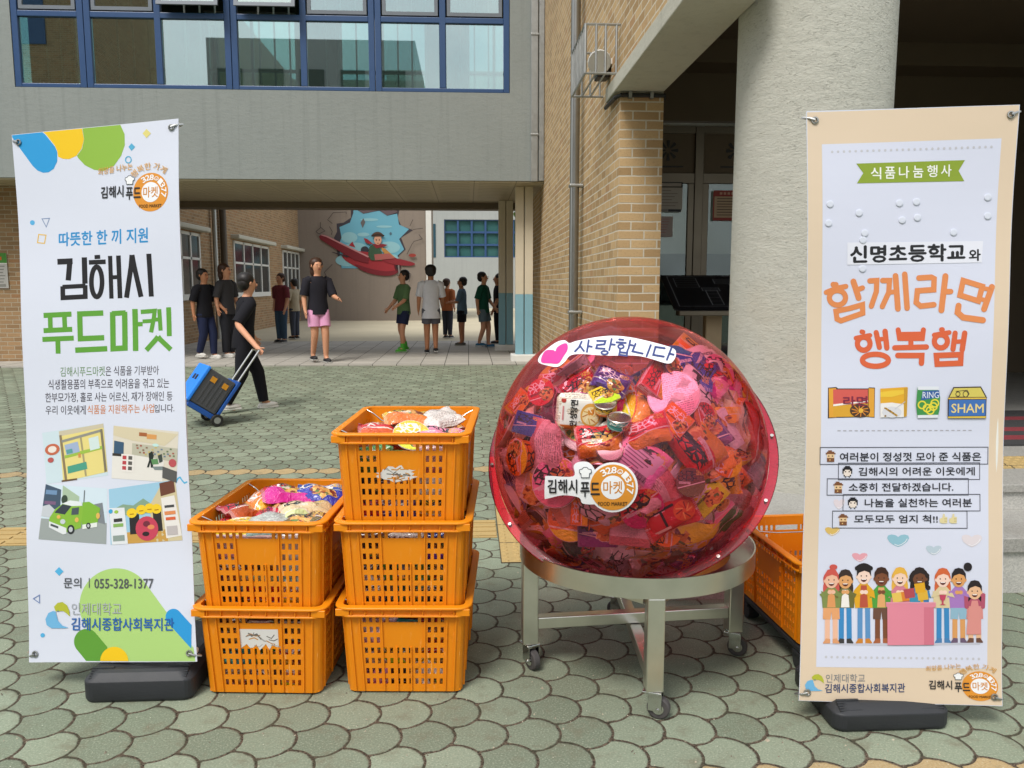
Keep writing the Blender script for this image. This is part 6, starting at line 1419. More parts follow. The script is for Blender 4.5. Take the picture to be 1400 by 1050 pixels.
# --- in the ball
rn = random.Random(5); GB = 'packaged food inside the red ball'
placed = []                                                          # (direction, size)
used = {}
def place_word(px, py):
    dx, dy = (px - 866) / 190, (605 - py) / 190; r = math.hypot(dx, dy)
    if math.hypot(px - 810, py - 549) < 50: return 'seen through the round hole'
    if math.hypot(px - 838, py - 666) < 48: return 'behind the round logo sticker'
    if 735 < px < 930 and 460 < py < 520: return 'just beneath the greeting sticker'
    a = math.degrees(math.atan2(dy, dx)) % 360
    sec = ['at the right', 'at the upper right', 'at the top', 'at the upper left', 'at the left', 'at the lower left', 'at the bottom', 'at the lower right'][int((a + 22.5) // 45) % 8]
    return sec + (' edge of the ball' if r > .72 else (' of the ball' if r > .38 else ' of the ball centre'))
def uniq(colour, kind, place, opts):
    for c in [colour] + opts:
        if (c, kind, place) not in used: used[(c, kind, place)] = 1; return c
    return None
def ball_food(kind, colour, px, py, depth=.062, spin=None, tilt=.35, label=None, scale=1.0, face=None):
    h = hit(px, py); d = (h - BC).normalized(); loc = BC + d * (BR - depth)
    ax = (d * (1 - tilt) + view * .25 + Vector((rn.uniform(-1, 1), rn.uniform(-1, 1), rn.uniform(-1, 1))) * tilt).normalized() if face is None else face
    pl = place_word(px, py)
    c = uniq(colour, kind, pl, rn.sample(sorted(PAL), len(PAL))) if label is None else colour
    if c is None: return None
    lab = label or ('%s %s %s' % (c, SAY[kind], pl))
    o = food(kind, c, loc, ax, rn.uniform(0, 6.28) if spin is None else spin, lab, GB, rn, scale); placed.append((loc, .055 if kind not in ('snack_bar', 'jelly_cup') else .04)); return o
def facing(spin_deg, lean=(0, 0)):
    """euler turning a packet's face to the viewer with its top leaning by spin_deg"""
    z = (view + rt * lean[0] + upv * lean[1]).normalized(); x = (rt - z * rt.dot(z)).normalized(); y = z.cross(x)
    return (Matrix((x, y, z)).transposed().to_4x4() @ Matrix.Rotation(R_(spin_deg), 4, 'Z')).to_euler()
def hero(kind, colour, px, py, depth, spin, lean, label, scale=1.0, draw=None):
    h = hit(px, py); d = (h - BC).normalized(); v = ray(px, py).normalized(); loc = h + v * depth
    scale *= 1.14 * (.85 if kind == 'snack_bag' else 1); e = facing(spin, lean); o = food(kind, colour, loc, None, 0, label, GB, rn, scale, e); tuck(o, BR - .004); placed.append((Vector(loc), (.072 if math.hypot(px - 810, py - 549) < 60 else .058) * scale))
    if draw:
        w2, h2, zf = draw[0], draw[1], draw[2]
        M = Matrix.LocRotScale(Vector(loc), e, None)
        def pl(x, y, l):
            u, v_ = x / w2 + .5, y / h2 + .5; a = max(0, (1 - abs(2 * u - 1) ** 6) * (1 - abs(2 * v_ - 1) ** 6)) ** .55
            return Vector((x, y, zf * a + .0012 + l))
        p = Print(pl, .012, step=.0004); draw[3](p); p.build('front_print', MT['banner'], o)
    return o
def draw_ansung(p):
    p.rect(-.060, -.050, .060, .050, '#ece8de'); p.up(); p.rect(-.060, -.050, .060, -.034, '#c96a26'); p.ell(.03, -.002, .029, .034, '#dca24a', 26); p.up(); p.ell(.03, -.004, .024, .026, '#efd9a4', 24); p.ell(.03, .006, .009, .011, '#d98a30', 14)
    for k in range(9): a = k * .7; p.line([(.03 + .01 * math.cos(a), -.004 + .01 * math.sin(a)), (.03 + .022 * math.cos(a + .5), -.004 + .023 * math.sin(a + .5))], .003, ('#d4a044', '#b9722c', '#f3e7c4')[k % 3])
    p.ell(-.048, .036, .007, .007, '#b03a30'); p.up(); p.lay += 2
    for i, ch in enumerate('안성탕면'):
        y0 = -.036 + i * .0195; p.text(ch, -.030, y0, -.008, y0 + .017, '#1f1c1d', .03, warp=lambda u, v, y0=y0: (-.029 + .021 * (1 - v), y0 + .017 * u))
    p.rect(-.05, -.02, -.046, .02, '#d68a8a')
def draw_shin(p):
    p.rect(-.060, -.050, .060, .050, '#bd1c28'); p.up(); p.ell(.034, -.02, .026, .024, '#d6652c', 24); p.up()
    for k in range(10): a = k * .63; p.line([(.034 + .006 * math.cos(a), -.02 + .006 * math.sin(a)), (.034 + .02 * math.cos(a + .6), -.02 + .019 * math.sin(a + .6))], .003, ('#e8b05a', '#8a2416', '#c9491e')[k % 3])
    for l in ([(-.02, .044), (-.016, .038)], [(-.036, .034), (.0, .035)], [(-.028, .031), (-.024, .022)], [(-.008, .032), (-.013, .022)], [(-.044, .018), (.008, .020)], [(-.046, .002), (.014, .004)], [(-.018, .018), (-.018, -.034)]): p.line(l, .0062, '#1a1517')
    p.rect(.022, .022, .05, .03, '#d8c8a8'); p.rect(-.05, -.044, -.01, -.038, '#e2d0b0')
def draw_label(p):
    p.rect(-.055, -.046, .055, .046, '#d9c3cf'); p.up()
    for k in range(8): p.rect(-.045, .034 - k * .009, -.045 + .05 + .03 * ((k * 37) % 10) / 10, .037 - k * .009, '#8c6f80')
    for k in range(12): p.rect(.012 + k * .003, -.04, .0132 + k * .003 + (.0008 if k % 3 == 0 else 0), -.024, '#3f3038')
def draw_yellow(p):
    p.rect(-.055, -.046, .055, .046, '#e0a42a'); p.up(); p.rect(-.04, .0, .04, .03, '#2d2440'); p.ell(.01, -.02, .03, .018, '#efdf9c')
hero('ramen_packet', 'cream', 787, 560, .055, -4, (.15, -.25), 'white noodle packet with upright black lettering and a bowl picture, inside the round hole', .95, (.125, .10, .0155, draw_ansung))
hero('ramen_packet', 'red', 912, 697, .055, 28, (.1, .0), 'red noodle packet with one big black brush character right of the logo sticker', 1.12, (.125, .10, .0155, draw_shin))
hero('ramen_packet', 'pink', 874, 630, .06, -38, (0, .1), 'upside down noodle packet showing its pale printed back above the logo sticker', 1.0, (.115, .095, .0155, draw_label))
hero('snack_bag', 'red', 820, 602, .06, 12, (.1, .3), 'bright red crinkled noodle bag under the packet at the hole', .9)
hero('snack_bag', 'red', 885, 590, .06, 16, (-.1, .3), 'glossy red spicy noodle bag to the right of the small tin', .85)
hero('food_tin', 'teal', 846, 577, .05, 20, (.1, 1.7), 'teal tuna tin with a steel lid at the lower edge of the round hole', .72)
hero('food_tin', 'yellow', 828, 556, .09, 0, (0, 1.2), 'yellow lidded tin beside the white packet in the hole', .72)
hero('meal_carton', 'yellow', 826, 541, .085, 30, (.1, .35), 'plain yellow carton tipped up inside the round hole', .62)
hero('snack_bag', 'purple', 836, 521, .085, -25, (.0, .3), 'black and yellow snack bag at the upper rim of the hole', .72)
hero('ramen_packet', 'crimson', 795, 532, .10, 35, (0, .2), 'dark red packet with a pale label behind the hole', .8)
hero('rice_bowl', 'pink', 925, 540, .055, 15, (-.1, .3), 'large round pink lidded bowl right of the hole', 1.05)
hero('meal_carton', 'orange', 923, 575, .062, -40, (.1, .2), 'orange tube snack carton turned to a diamond right of centre', .85)
hero('snack_bag', 'purple', 975, 600, .06, 38, (-.3, .1), 'dark purple snack bag on the right half of the ball', 1.0)
hero('noodle_cup', 'orange', 995, 636, .06, 75, (.4, .2), 'orange noodle cup lying on its side near the right rim', .85)
hero('rice_bowl', 'pink', 757, 662, .05, 20, (-.3, .05), 'big round pink noodle bowl left of the logo sticker', 1.05)
hero('rice_bowl', 'orange', 775, 715, .052, 0, (-.2, -.1), 'round orange rice bowl below the logo sticker text', .95)
hero('ham_tub', 'orange', 790, 700, .045, 88, (.0, 0), 'upright orange tub just under the logo sticker', .85)
hero('meal_carton', 'blue', 717, 579, .055, -15, (-.3, .1), 'blue fronted carton near the left edge of the ball', .85)
hero('noodle_cup', 'red', 735, 533, .055, 20, (-.3, .2), 'red jar like cup with a pink lid at the upper left', .8)
hero('meal_carton', 'orange', 705, 547, .05, 50, (-.5, .2), 'orange carton tight against the upper left wall', .75)
hero('noodle_cup', 'orange', 905, 735, .055, 85, (.5, .1), 'ribbed orange cup lying at the bottom of the ball', .95)
hero('jelly_cup', 'brown', 945, 662, .045, 0, (.1, .1), 'small clear lidded cup facing out right of the red brush packet', 1.0)
hero('ramen_packet', 'pink', 967, 520, .055, -35, (-.2, .2), 'pink packet of dark block lettering at the upper right', 1.0)
hero('snack_bag', 'orange', 1010, 545, .055, -20, (-.5, .1), 'orange and black snack bag by the upper right rim', .8)
hero('snack_bar', 'yellow', 990, 560, .05, -8, (-.2, .2), 'golden slim snack bar at the right below the pink bowl', 1.0)
hero('food_tin', 'brown', 833, 617, .06, 25, (.1, .5), 'dark brown jar with an orange label under the tin', .85)
hero('meal_carton', 'yellow', 968, 680, .05, 45, (.1, .1), 'yellow banded carton tilted near the lower right', .9)
hero('ham_tub', 'pink', 983, 700, .045, 48, (.2, 0), 'pink edged tub leaning at the lower right', .9)
hero('meal_carton', 'purple', 815, 733, .05, 2, (0, -.1), 'purple sleeve carton lying flat along the bottom', .9)
hero('meal_carton', 'crimson', 862, 727, .05, -3, (0, -.1), 'dark pink tray carton at the bottom beside the orange cup', .9)
# many more, spread over the whole heap: nearest layer first, then those behind it
kk = ['ramen_packet'] * 5 + ['snack_bag'] * 5 + ['meal_carton'] * 3 + ['snack_bar'] * 2 + ['noodle_cup'] * 2 + ['rice_bowl', 'food_tin', 'jelly_cup', 'ham_tub']
cc = ['red'] * 5 + ['pink'] * 3 + ['white'] * 3 + ['orange'] * 5 + ['yellow'] * 3 + ['crimson', 'cream', 'purple', 'blue', 'brown', 'green', 'black']
ga = math.pi * (3 - math.sqrt(5))
def layer(n, depth, sep_, lim):
    for i in range(n):
        z = 1 - 2 * (i + .5) / n; a = ga * i; r = math.sqrt(1 - z * z); d = Vector((r * math.cos(a), r * math.sin(a), z)) + Vector((rn.uniform(-.07, .07),) * 3); d.normalize()
        if d.dot(view) < lim or d.z > .84: continue
        loc = BC + d * (BR - depth)
        if any((loc - q_).length < s_ * sep_ for q_, s_ in placed): continue
        e = CR.transposed() @ (loc - CP); px, py = CX + F * e.x / -e.z, CY - F * e.y / -e.z
        if depth < .1 and math.hypot(px - 812, py - 552) < 90: continue
        k_ = rn.choice(kk); pl = place_word(px, py)
        if depth > .1: pl = 'buried deeper ' + pl
        c = uniq(rn.choice(cc), k_, pl, rn.sample(sorted(PAL), len(PAL)))
        if c is None: continue
        ax = (d * .7 + view * .15 + Vector((rn.uniform(-1, 1), rn.uniform(-1, 1), rn.uniform(-1, 1))) * .33).normalized()
        o = food(k_, c, loc, ax, rn.uniform(0, 6.28), '%s %s %s' % (c, SAY[k_], pl), GB, rn, rn.uniform(1.08, 1.36)); tuck(o, BR - .004); placed.append((loc, .060))
layer(420, .062, .98, -.2); layer(260, .14, 1.05, -.1)
# --- in the crates
SC_ = 'snacks heaped in the orange crates'; used2 = {}
def in_crate(cr, kind, colour, x, y, z, rx, ry, rz, label, group=SC_, scale=1.0):
    M = TM(cr); m_ = M @ Matrix.Translation((x, y, z)) @ Matrix.Rotation(rz, 4, 'Z') @ Matrix.Rotation(rx, 4, 'X') @ Matrix.Rotation(ry, 4, 'Y')
    return food(kind, colour, m_.to_translation(), None, 0, label, group, rn, scale, m_.to_euler())
top, tl_ = crates[2], crates[4]
for a in ((top, 'snack_bag', 'yellow', -.005, -.03, .300, .15, .1, .3, 'yellow snack bag lying highest on the tall crate stack', 1.1), (top, 'snack_bag', 'white', .10, -.02, .298, .3, -.2, .8, 'clear bag of pale popcorn balls beside the yellow bag on the tall stack', .95), (top, 'snack_bag', 'red', -.075, -.12, .262, .1, .25, .2, 'crumpled red snack bag at the front left of the tall stack', 1.1),
          (top, 'ramen_packet', 'pink', .10, -.16, .268, .2, 0, -.35, 'pink striped packet at the front right of the tall stack', 1.1), (top, 'rice_bowl', 'yellow', .02, -.17, .262, .7, .1, .2, 'pale yellow tub poking up at the front of the tall stack', .95), (top, 'snack_bag', 'brown', -.02, .10, .262, .1, .1, 1.2, 'brown snack bag at the back of the tall stack', 1.0), (top, 'snack_bag', 'orange', -.1, .05, .25, .1, .1, .6, 'orange snack bag in the middle left of the tall stack', 1.0), (top, 'ramen_packet', 'white', .1, .14, .25, .1, .1, .6, 'white packet at the far right of the tall stack', 1.0),
          (tl_, 'snack_bag', 'red', .0, .06, .292, .12, .15, .45, 'shiny red snack bag on top of the low crate stack', 1.15), (tl_, 'snack_bag', 'orange', -.06, .05, .278, .15, -.2, .9, 'orange noodle bag under the red bag on the low stack', 1.1), (tl_, 'snack_bag', 'blue', .10, .10, .285, .15, .1, .0, 'bright blue snack bag at the back of the low stack', 1.15), (tl_, 'snack_bag', 'cream', .10, -.06, .27, .2, .1, .5, 'silvery cream snack bag at the right of the low stack', 1.1), (tl_, 'snack_bag', 'crimson', -.12, -.06, .262, .2, .3, 1.0, 'dark red snack bag at the left of the low stack', 1.0),
          (tl_, 'snack_bag', 'teal', .02, -.17, .255, .3, 0, .2, 'teal and white snack bag at the front of the low stack', 1.0), (tl_, 'snack_bar', 'yellow', -.07, -.15, .262, .2, .1, .7, 'small yellow snack bar at the front left of the low stack', 1.0), (tl_, 'snack_bag', 'brown', .11, -.17, .258, .3, -.1, -.3, 'brown snack bag at the front right corner of the low stack', 1.0), (tl_, 'ramen_packet', 'red', -.1, -.17, .24, .4, .1, .1, 'red packet standing inside the left front corner of the low stack', 1.0), (tl_, 'snack_bag', 'red', -.02, -.06, .26, .1, .1, 2.0, 'red snack bag in the middle of the low stack', 1.0)):
    in_crate(*a[:9], a[9], SC_, a[10])
cn = ['the tall stack top crate', 'the tall stack middle crate', 'the tall stack bottom crate', 'the low stack bottom crate', 'the low stack top crate']
for ci, (cr, full) in enumerate(((crates[2], .22), (crates[1], .25), (crates[0], .25), (crates[3], .25), (crates[4], .22))):
    z = .05; row_ = 0
    while z < full:
        for j in range(3):
            k_ = rn.choice(['snack_bag', 'ramen_packet', 'ramen_packet', 'meal_carton']); c = rn.choice(['red', 'green', 'yellow', 'white', 'red', 'brown', 'black', 'orange', 'cream', 'teal', 'pink'])
            x = -.10 + j * .10 + rn.uniform(-.012, .012); y = -.224 - .010 * (z / .25)
            for c2 in [c] + rn.sample(sorted(PAL), len(PAL)):
                key = (ci, c2, k_)
                if key not in used2: c = c2; used2[key] = 1; break
            in_crate(cr, k_, c, x, y, z, R_(90) + rn.uniform(-.08, .08), 0, rn.uniform(-.1, .1), '%s %s behind the end slots of %s' % (c, SAY[k_], cn[ci]), SC_, .9)
        z += .075
    for j in range(3):                                               # along the right hand side slots
        c = rn.choice(['red', 'white', 'brown', 'yellow', 'pink'])
        in_crate(cr, 'snack_bag', c, .145, -.08 + j * .15, .15, R_(90), 0, R_(90) + rn.uniform(-.2, .2), '%s bag inside the right wall of %s, %s' % (c, cn[ci], ('front', 'middle', 'back')[j]), SC_, 1.1)
    for j in range(6): in_crate(cr, 'snack_bag', ('red', 'cream', 'brown', 'white', 'orange', 'crimson')[j], -.09 + (j % 2) * .17, -.1 + (j // 2) * .13, .12 + .05 * (j % 3), rn.uniform(-.3, .3), rn.uniform(-.3, .3), rn.uniform(0, 3), 'bag buried in the middle of ' + cn[ci], 'bags buried inside ' + cn[ci], 1.2)
# ------------------------------------------------------------------ people in the passage
def grow(name, pts, edges, radii, mat, parent, sub=1):
    """one continuous skin over a skeleton of joints"""
    me = bpy.data.meshes.new(name); me.from_pydata([tuple(p) for p in pts], edges, []); o = link(name, me)
    sk = o.modifiers.new('s', 'SKIN'); sk.use_smooth_shade = True
    for i, r in enumerate(radii):
        v = me.skin_vertices[0].data[i]; v.radius = r if isinstance(r, tuple) else (r, r); v.use_root = (i == 0)
    sb = o.modifiers.new('u', 'SUBSURF'); sb.levels = sb.render_levels = sub
    _grown.append((o, mat, parent)); return o
_grown = []
SK = {'light': simple('skin', '#c99272', .55, 0, .35, .05), 'tan': simple('tanned_skin', '#b57d5b', .55, 0, .35, .05)}
def cloth(h): return simple('cloth', h, .85, 0, .2, .12, 14, .3, 90, .003)
HAIR = simple('black_hair', '#1c1715', .5, 0, .4, .15); HAIRB = simple('brown_hair', '#3d2619', .5, 0, .4, .15)
def person(label, loc, face, ht, top, bottom, shoes, hair='black', shorts=False, long_hair=False, sleeve=True, stride=.0, arms=((.04, -.02), (-.04, .02)), skin='light', long_top=False, lean=0.0, hand_to=None, socks=None):
    """face: heading in degrees from +X; stride: step length as a share of height; arms: forward swing of the hands (left, right)"""
    t = thing('person', label, 'person', loc, R_(face - 90)); S_ = ht                       # local +Y is forwards
    def V(x, y, z): return Vector((x, y + lean * max(0, z - .5), z)) * S_
    hp, kn, an = .50, .275, .045; pts = []; ed = []; rad = []
    def add(p, r, frm=None):
        pts.append(p); rad.append(tuple(a * S_ for a in r) if isinstance(r, tuple) else r * S_)
        if frm is not None: ed.append((frm, len(pts) - 1))
        return len(pts) - 1
    pel = add(V(0, 0, .52), (.075, .058)); wst = add(V(0, .0, .62), (.066, .05), pel); chs = add(V(0, .0, .74), (.085, .056), wst); nk0 = add(V(0, 0, .815), (.045, .04), chs); nk1 = add(V(0, .008, .855), .030, nk0)
    jaw = add(V(0, .014, .885), (.042, .046), nk1); hd = add(V(0, .006, .935), (.056, .062), jaw); add(V(0, .0, .982), (.034, .038), hd)
    legs = []; armsP = []
    for s, fw in ((-1, stride / 2), (1, -stride / 2)):
        h = add(V(s * .045, 0, hp), .055, pel); kb = .03 if fw >= 0 else .05
        k = add(V(s * .047, fw * .55 + kb * (1 if abs(fw) > .01 else .3), kn), .040, h); a = add(V(s * .048, fw, an + (.02 if fw < -.01 else 0)), .025, k); f = add(V(s * .05, fw + .07, .016), .020, a); legs.append((h, k, a, f))
    for s, (f0, f1) in ((-1, arms[0]), (1, arms[1])):
        sh = add(V(s * .105, 0, .785), .037, chs); el = add(V(s * .135, f0 * .5 - .01, .64), .028, sh)
        wr_p = V(s * .14, f0 + .03, .515 + f1) if not (hand_to and s == hand_to[0]) else hand_to[1]
        wr = add(wr_p, .019, el); d = (wr_p - pts[el]).normalized(); pm = add(wr_p + d * .035 * S_, (.020, .012), wr); armsP.append((sh, el, wr))
        sd_ = d.orthogonal().normalized() if abs(d.z) < .5 else Vector((0, 1, 0)); sd_ = (sd_ - d * sd_.dot(d)).normalized()
        for k in range(4):
            o_ = sd_ * (k - 1.5) * .0085 * S_; L_ = (.034, .040, .037, .030)[k] * S_; b_ = add(pts[pm] + o_ + d * .018 * S_, .0052, pm); add(pts[pm] + o_ * 1.1 + d * (.018 * S_ + L_) + Vector((-s * .008 * S_, 0, 0)), .0042, b_)
        th = add(pts[pm] + sd_ * .024 * S_ + d * .004 * S_, .0056, pm); add(pts[pm] + sd_ * .034 * S_ + d * .026 * S_, .0045, th)
    grow('body', pts, ed, rad, SK[skin], t)
    def rings(spec, n=20): return [[V(rx * math.cos(2 * math.pi * k / n), ry * math.sin(2 * math.pi * k / n), z) for k in range(n)] for z, rx, ry in spec]
    wob = random.Random(int(ht * 1e4)); m = MB()
    hem = .40 if long_top else .465
    spec = [(hem, .106, .080), (hem + .03, .104, .079), (.55, .098, .074), (.62, .090, .067), (.68, .095, .068), (.74, .104, .069), (.785, .108, .062), (.812, .084, .052), (.832, .050, .044)]
    spec = [(z, rx * (1 + wob.uniform(-.02, .02)), ry * (1 + wob.uniform(-.03, .03))) for z, rx, ry in spec]; m.loft(rings(spec), True)
    for sh, el, wr in armsP:
        a_, b_, c_ = pts[sh], pts[el], pts[wr]; i_ = (a_ - V(0, 0, .785)) * .72 + V(0, 0, .79)
        if sleeve == 'long': m.tube([i_, a_, b_, b_.lerp(c_, .9)], [.046 * S_, .045 * S_, .037 * S_, .028 * S_], 12)
        else: m.tube([i_, a_, a_.lerp(b_, .5), a_.lerp(b_, .95)], [.046 * S_, .046 * S_, .044 * S_, .043 * S_], 12)
    m.build('shirt', top, t, smooth=60, local=True)
    m = MB(); m.loft(rings([(.452, .092, .068), (.50, .097, .071), (.56, .090, .066), (.60, .082, .060)]), True)
    for h, k, a_, f in legs:
        ph, pk, pa = pts[h], pts[k], pts[a_]
        if shorts: m.tube([ph + V(0, 0, .03) - V(0, 0, 0), ph, ph.lerp(pk, .35), ph.lerp(pk, .68)], [.050 * S_, .062 * S_, .062 * S_, .061 * S_], 14)
        else: m.tube([ph + V(0, 0, .03) - V(0, 0, 0), ph, ph.lerp(pk, .5), pk, pk.lerp(pa, .5), pk.lerp(pa, .96)], [.050 * S_, .060 * S_, .057 * S_, .048 * S_, .042 * S_, .036 * S_], 14)
    m.build('shorts' if shorts else 'trousers', bottom, t, smooth=60, local=True)
    for l in legs:
        a, f = pts[l[2]], pts[l[3]]; d = (f - a); d.z = 0; d = d.normalized() if d.length > 1e-5 else Vector((0, 1, 0)); z0 = a.z - an * S_
        m = MB(); c = Vector((a.x, a.y, 0)) + d * .03 * S_; M = Matrix.Translation((c.x, c.y, z0 + .022 * S_)) @ Matrix.Rotation(math.atan2(d.y, d.x), 4, 'Z')
        m.ball((0, 0, 0), (.078 * S_, .030 * S_, .024 * S_), 10, 0, M); m.box(-.074 * S_, .074 * S_, -.027 * S_, .027 * S_, -.022 * S_, -.008 * S_, 1, M); m.build('shoe', [shoes, MT['white']], t, bevel=.006, smooth=50, local=True)
        if socks: m = MB(); m.tube([a + Vector((0, 0, -.01 * S_)), a + (pts[l[1]] - a) * .28], [.030 * S_, .033 * S_], 10); m.build('sock', socks, t, smooth=60, local=True)
    hm = HAIR if hair == 'black' else HAIRB; c = V(0, -.004, .942); m = MB()
    for (dx, dy, dz, rx, ry, rz) in ([(0, -.016, .014, .066, .062, .056), (0, -.030, -.014, .062, .046, .056)] + ([(0, -.040, -.06, .055, .034, .075)] if long_hair else [])):
        m.ball((c.x + dx * S_, c.y + dy * S_, c.z + dz * S_), (rx * S_, ry * S_, rz * S_), 12)
    m.build('hair', hm, t, smooth=80, local=True)
    for s in (-1, 1):
        m = MB(); m.ball(tuple(V(s * .021, .064, .938)), .0062 * S_, 6); m.build('eye', HAIR, t, smooth=80, local=True)
        m = MB(); m.ball(tuple(V(s * .055, .004, .928)), (.006 * S_, .010 * S_, .015 * S_), 6); m.build('ear', SK[skin], t, smooth=80, local=True)
    m = MB(); m.ball(tuple(V(0, .063, .916)), (.008 * S_, .009 * S_, .013 * S_), 6); m.build('nose', SK[skin], t, smooth=80, local=True)
    m = MB(); m.ball(tuple(V(0, .062, .893)), (.016 * S_, .006 * S_, .004 * S_), 6); m.build('mouth', simple('lips', '#8f4a42', .5), t, smooth=80, local=True)
    return t
def feet_at(px, py, z=None): return on_ground(px, py) if z is None else at_z(px, py, z)
ZW = .155
BLK, DKN, NVY, WHT = cloth('#1b1b20'), cloth('#22262f'), cloth('#232a45'), cloth('#cfd0d6')
WS = simple('white_shoe', '#c9c7c0', .6); DS = simple('dark_shoe', '#232225', .6); GS = simple('green_shoe', '#4fae3a', .6)
# the child with the trolley
w0 = on_ground(290, 579); head_ = Vector((.86, .51, 0)); hand = w0 + head_ * .44 + Vector((0, 0, .66))
f0 = on_ground(336, 561); KM = Matrix.Translation(f0) @ Matrix.Rotation(R_(math.degrees(math.atan2(.51, .86)) - 90), 4, 'Z')
kid = person('child in black walking off pulling the blue folding trolley', tuple(f0), math.degrees(math.atan2(.51, .86)), 1.38, BLK, BLK, WS, stride=.30, sleeve=True, arms=((.08, .02), (-.16, .02)), lean=.12, hand_to=(1, KM.inverted() @ (hand + Vector((0, 0, .03)))))
def pw(px, py, ht_px, **k):
    p_ = at_z(px, py, ZW); q_ = p_ + Vector((0, 0, ht_px / F * (p_.y * 1.0))); k['loc'] = tuple(p_); k['ht'] = ht_px / F * p_.y; return k
person(label='child in dark clothes and white shoes at the far left of the passage', face=-30, stride=.12, arms=((.1, .05), (-.05, .0)), top=BLK, bottom=NVY, shoes=WS, skin='tan', **pw(283, 490, 119))
person(label='brown haired child in grey standing behind the trolley child', face=-20, top=cloth('#3b3a3c'), bottom=cloth('#2b2c31'), shoes=WS, hair='brown', long_hair=True, **pw(313, 488, 124))
person(label='child in a maroon top and jeans farther back in the passage', face=-120, top=cloth('#6b2f36'), bottom=cloth('#3c5266'), shoes=DS, hair='brown', **pw(386, 468, 92))
person(label='girl in pink shorts and a black and white top', face=-60, top=cloth('#24232a'), bottom=cloth('#d99cc0'), shoes=DS, shorts=True, long_hair=True, hair='brown', sleeve=True, stride=.10, arms=((.14, .10), (.0, .0)), **pw(437, 495, 139))
person(label='child in a yellow green top with bright green shoes', face=-150, arms=((.12, .06), (.1, .03)), stride=.08, top=cloth('#5d7a52'), bottom=NVY, shoes=GS, shorts=True, socks=GS, **pw(553, 481, 110))
person(label='tall child in a long white shirt facing the yard', face=95, arms=((.02, .0), (.1, .06)), stride=.05, top=WHT, bottom=cloth('#5a5a62'), shoes=DS, shorts=True, long_top=True, skin='tan', **pw(590, 483, 119))
person(label='child in a blue grey shirt and black shorts behind the white shirt', face=170, arms=((.1, .12), (.12, .12)), top=cloth('#5b7386'), bottom=BLK, shoes=cloth('#5c5a55'), shorts=True, skin='tan', **pw(632, 472, 92))
person(label='child in a dark green shirt beside the far columns', face=-20, stride=.1, arms=((.08, .02), (-.06, .01)), top=cloth('#17503f'), bottom=cloth('#5f7078'), shoes=cloth('#3f6f8f'), shorts=True, **pw(661, 475, 102))
person(label='small child in a cream top beside the maroon top child', face=150, top=cloth('#b5a88f'), bottom=cloth('#4a4f5c'), shoes=DS, **pw(404, 463, 80))
person(label='small child in orange seen between the two tall children', face=60, top=cloth('#a5603a'), bottom=cloth('#3a3d48'), shoes=DS, hair='brown', **pw(612, 462, 80))
person(label='child in black half hidden by the far column pair', face=180, top=BLK, bottom=BLK, shoes=DS, **pw(681, 470, 95))
dg = bpy.context.evaluated_depsgraph_get(); done_ = []
for o, mat, parent in _grown:
    me = bpy.data.meshes.new_from_object(o.evaluated_get(dg)); me.materials.clear(); me.materials.append(mat); me.polygons.foreach_set('use_smooth', [True] * len(me.polygons)); done_.append((o, me, parent))
for o, me, parent in done_:
    o.modifiers.clear(); old = o.data; o.data = me; bpy.data.meshes.remove(old); o.parent = parent
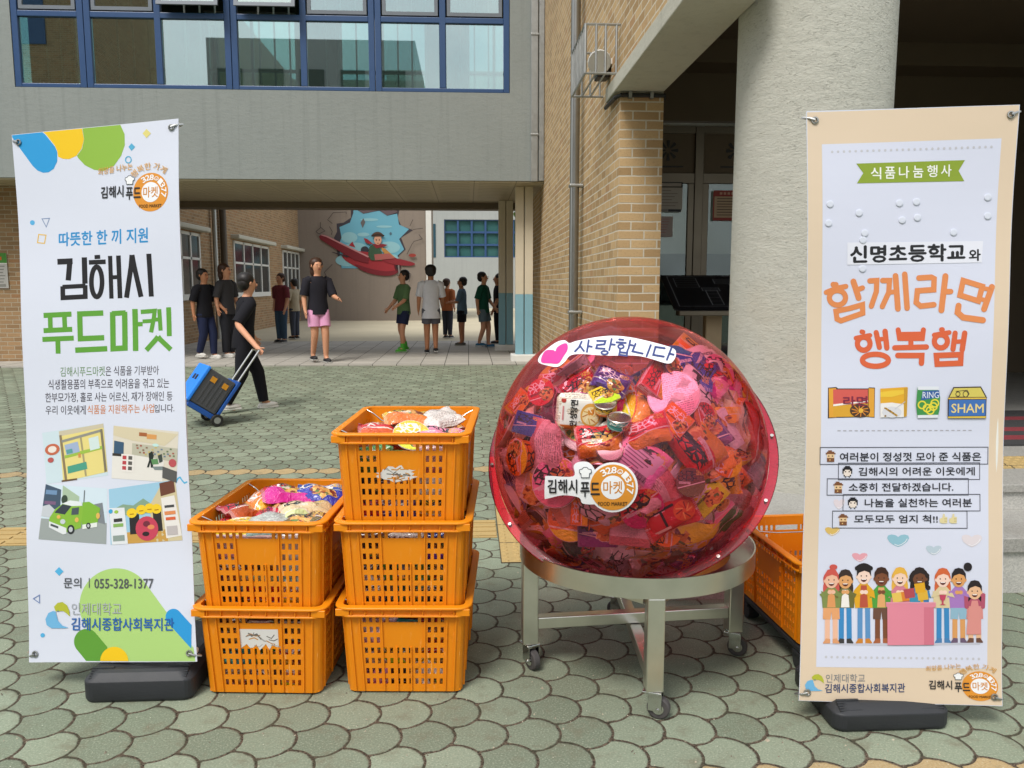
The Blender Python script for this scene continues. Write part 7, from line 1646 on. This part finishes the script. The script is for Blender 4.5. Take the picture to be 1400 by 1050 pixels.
# badge of white on the girl's black top
# ------------------------------------------------------------------ blue folding trolley
tl = thing('folding_trolley', 'blue lidded grey folding trolley box on two small wheels, tipped back', 'trolley', tuple(w0))
ax_t = hand - w0 - Vector((0, 0, .055)); Lh = ax_t.length + .05; ez_ = ax_t.normalized()
ey_ = (Vector((0, 0, 1)) - ez_ * ez_.z).normalized(); ex_ = ey_.cross(ez_).normalized()      # ex across the axle, ey away from the frame
if ex_.y > 0: ex_ = -ex_
ey_ = ez_.cross(ex_)
if ey_.z < 0: ey_ = -ey_
TMx = Matrix.Translation(w0 + Vector((0, 0, .055))) @ Matrix((ex_, ey_, ez_)).transposed().to_4x4()
W2 = .17; BLU_ = simple('blue_plastic', '#2a86ee', .4, 0, .4, .06); GRY_ = simple('grey_plastic', '#4a4b4d', .55, 0, .35, .08)
m = MB(); m.box(-W2, W2, .035, .30, .03, .37, 0, TMx); bx_ = m.build('box', GRY_, tl, bevel=.012)
for s in (-1, 1):
    m = MB()
    for k in range(5): m.box(min(s * (W2 + .0005), s * (W2 + .004)), max(s * (W2 + .0005), s * (W2 + .004)), .06 + k * .045, .075 + k * .045, .06, .34, 0, TMx)
    m.build('rib', GRY_, tl, bevel=.001)
m = MB()
for s in (-1, 1):
    for y in (.08, .20): m.box(min(s * (W2 + .0045), s * (W2 + .007)), max(s * (W2 + .0045), s * (W2 + .007)), y, y + .05, .27, .32, 0, TMx)
m.build('latch', simple('amber_latch', '#c98a1f', .5), tl)
m = MB(); m.box(-W2 - .012, W2 + .012, .301, .335, .02, .38, 0, TMx); ld = m.build('lid', BLU_, tl, bevel=.01)
m = MB()
for s in (-1, 1): m.box(s * .045 - .03, s * .045 + .03, .3351, .337, .22, .27, 0, TMx)
m.build('grip_slot', MT['darkmetal'], ld)
m = MB(); m.box(-W2 - .01, W2 + .01, .0, .03, .02, .40, 0, TMx); m.box(-W2, W2, .03, .30, -.02, .028, 0, TMx); m.build('frame', simple('blue_frame', '#1d4f98', .45), tl, bevel=.006)
m = MB()
for s in (-1, 1): m.tube([TMx @ Vector((s * .10, .012, .40)), TMx @ Vector((s * .10, .012, Lh - .05))], .009, 8)
m.tube([TMx @ Vector((-.10, .012, Lh - .05)), TMx @ Vector((.10, .012, Lh - .05))], .012, 8)
m.build('handle', MT['chrome'], tl, smooth=50)
for s in (-1, 1):
    c = TMx @ Vector((s * (W2 + .02), 0, 0)); c.z = gz(w0.y) + .056; a = ex_
    Mw = Matrix.Translation(c) @ a.to_track_quat('Z', 'Y').to_matrix().to_4x4(); m = MB(); m.lathe([(.02, -.016), (.05, -.016), (.055, -.01), (.055, .01), (.05, .016), (.02, .016)], 24, (0, 0, 0), 0, Mw); m.lathe([(.03, -.0175), (.03, .0175)], 12, (0, 0, 0), 1, Mw)
    m.build('wheel', [MT['darkmetal'], MT['galv']], tl, smooth=40)
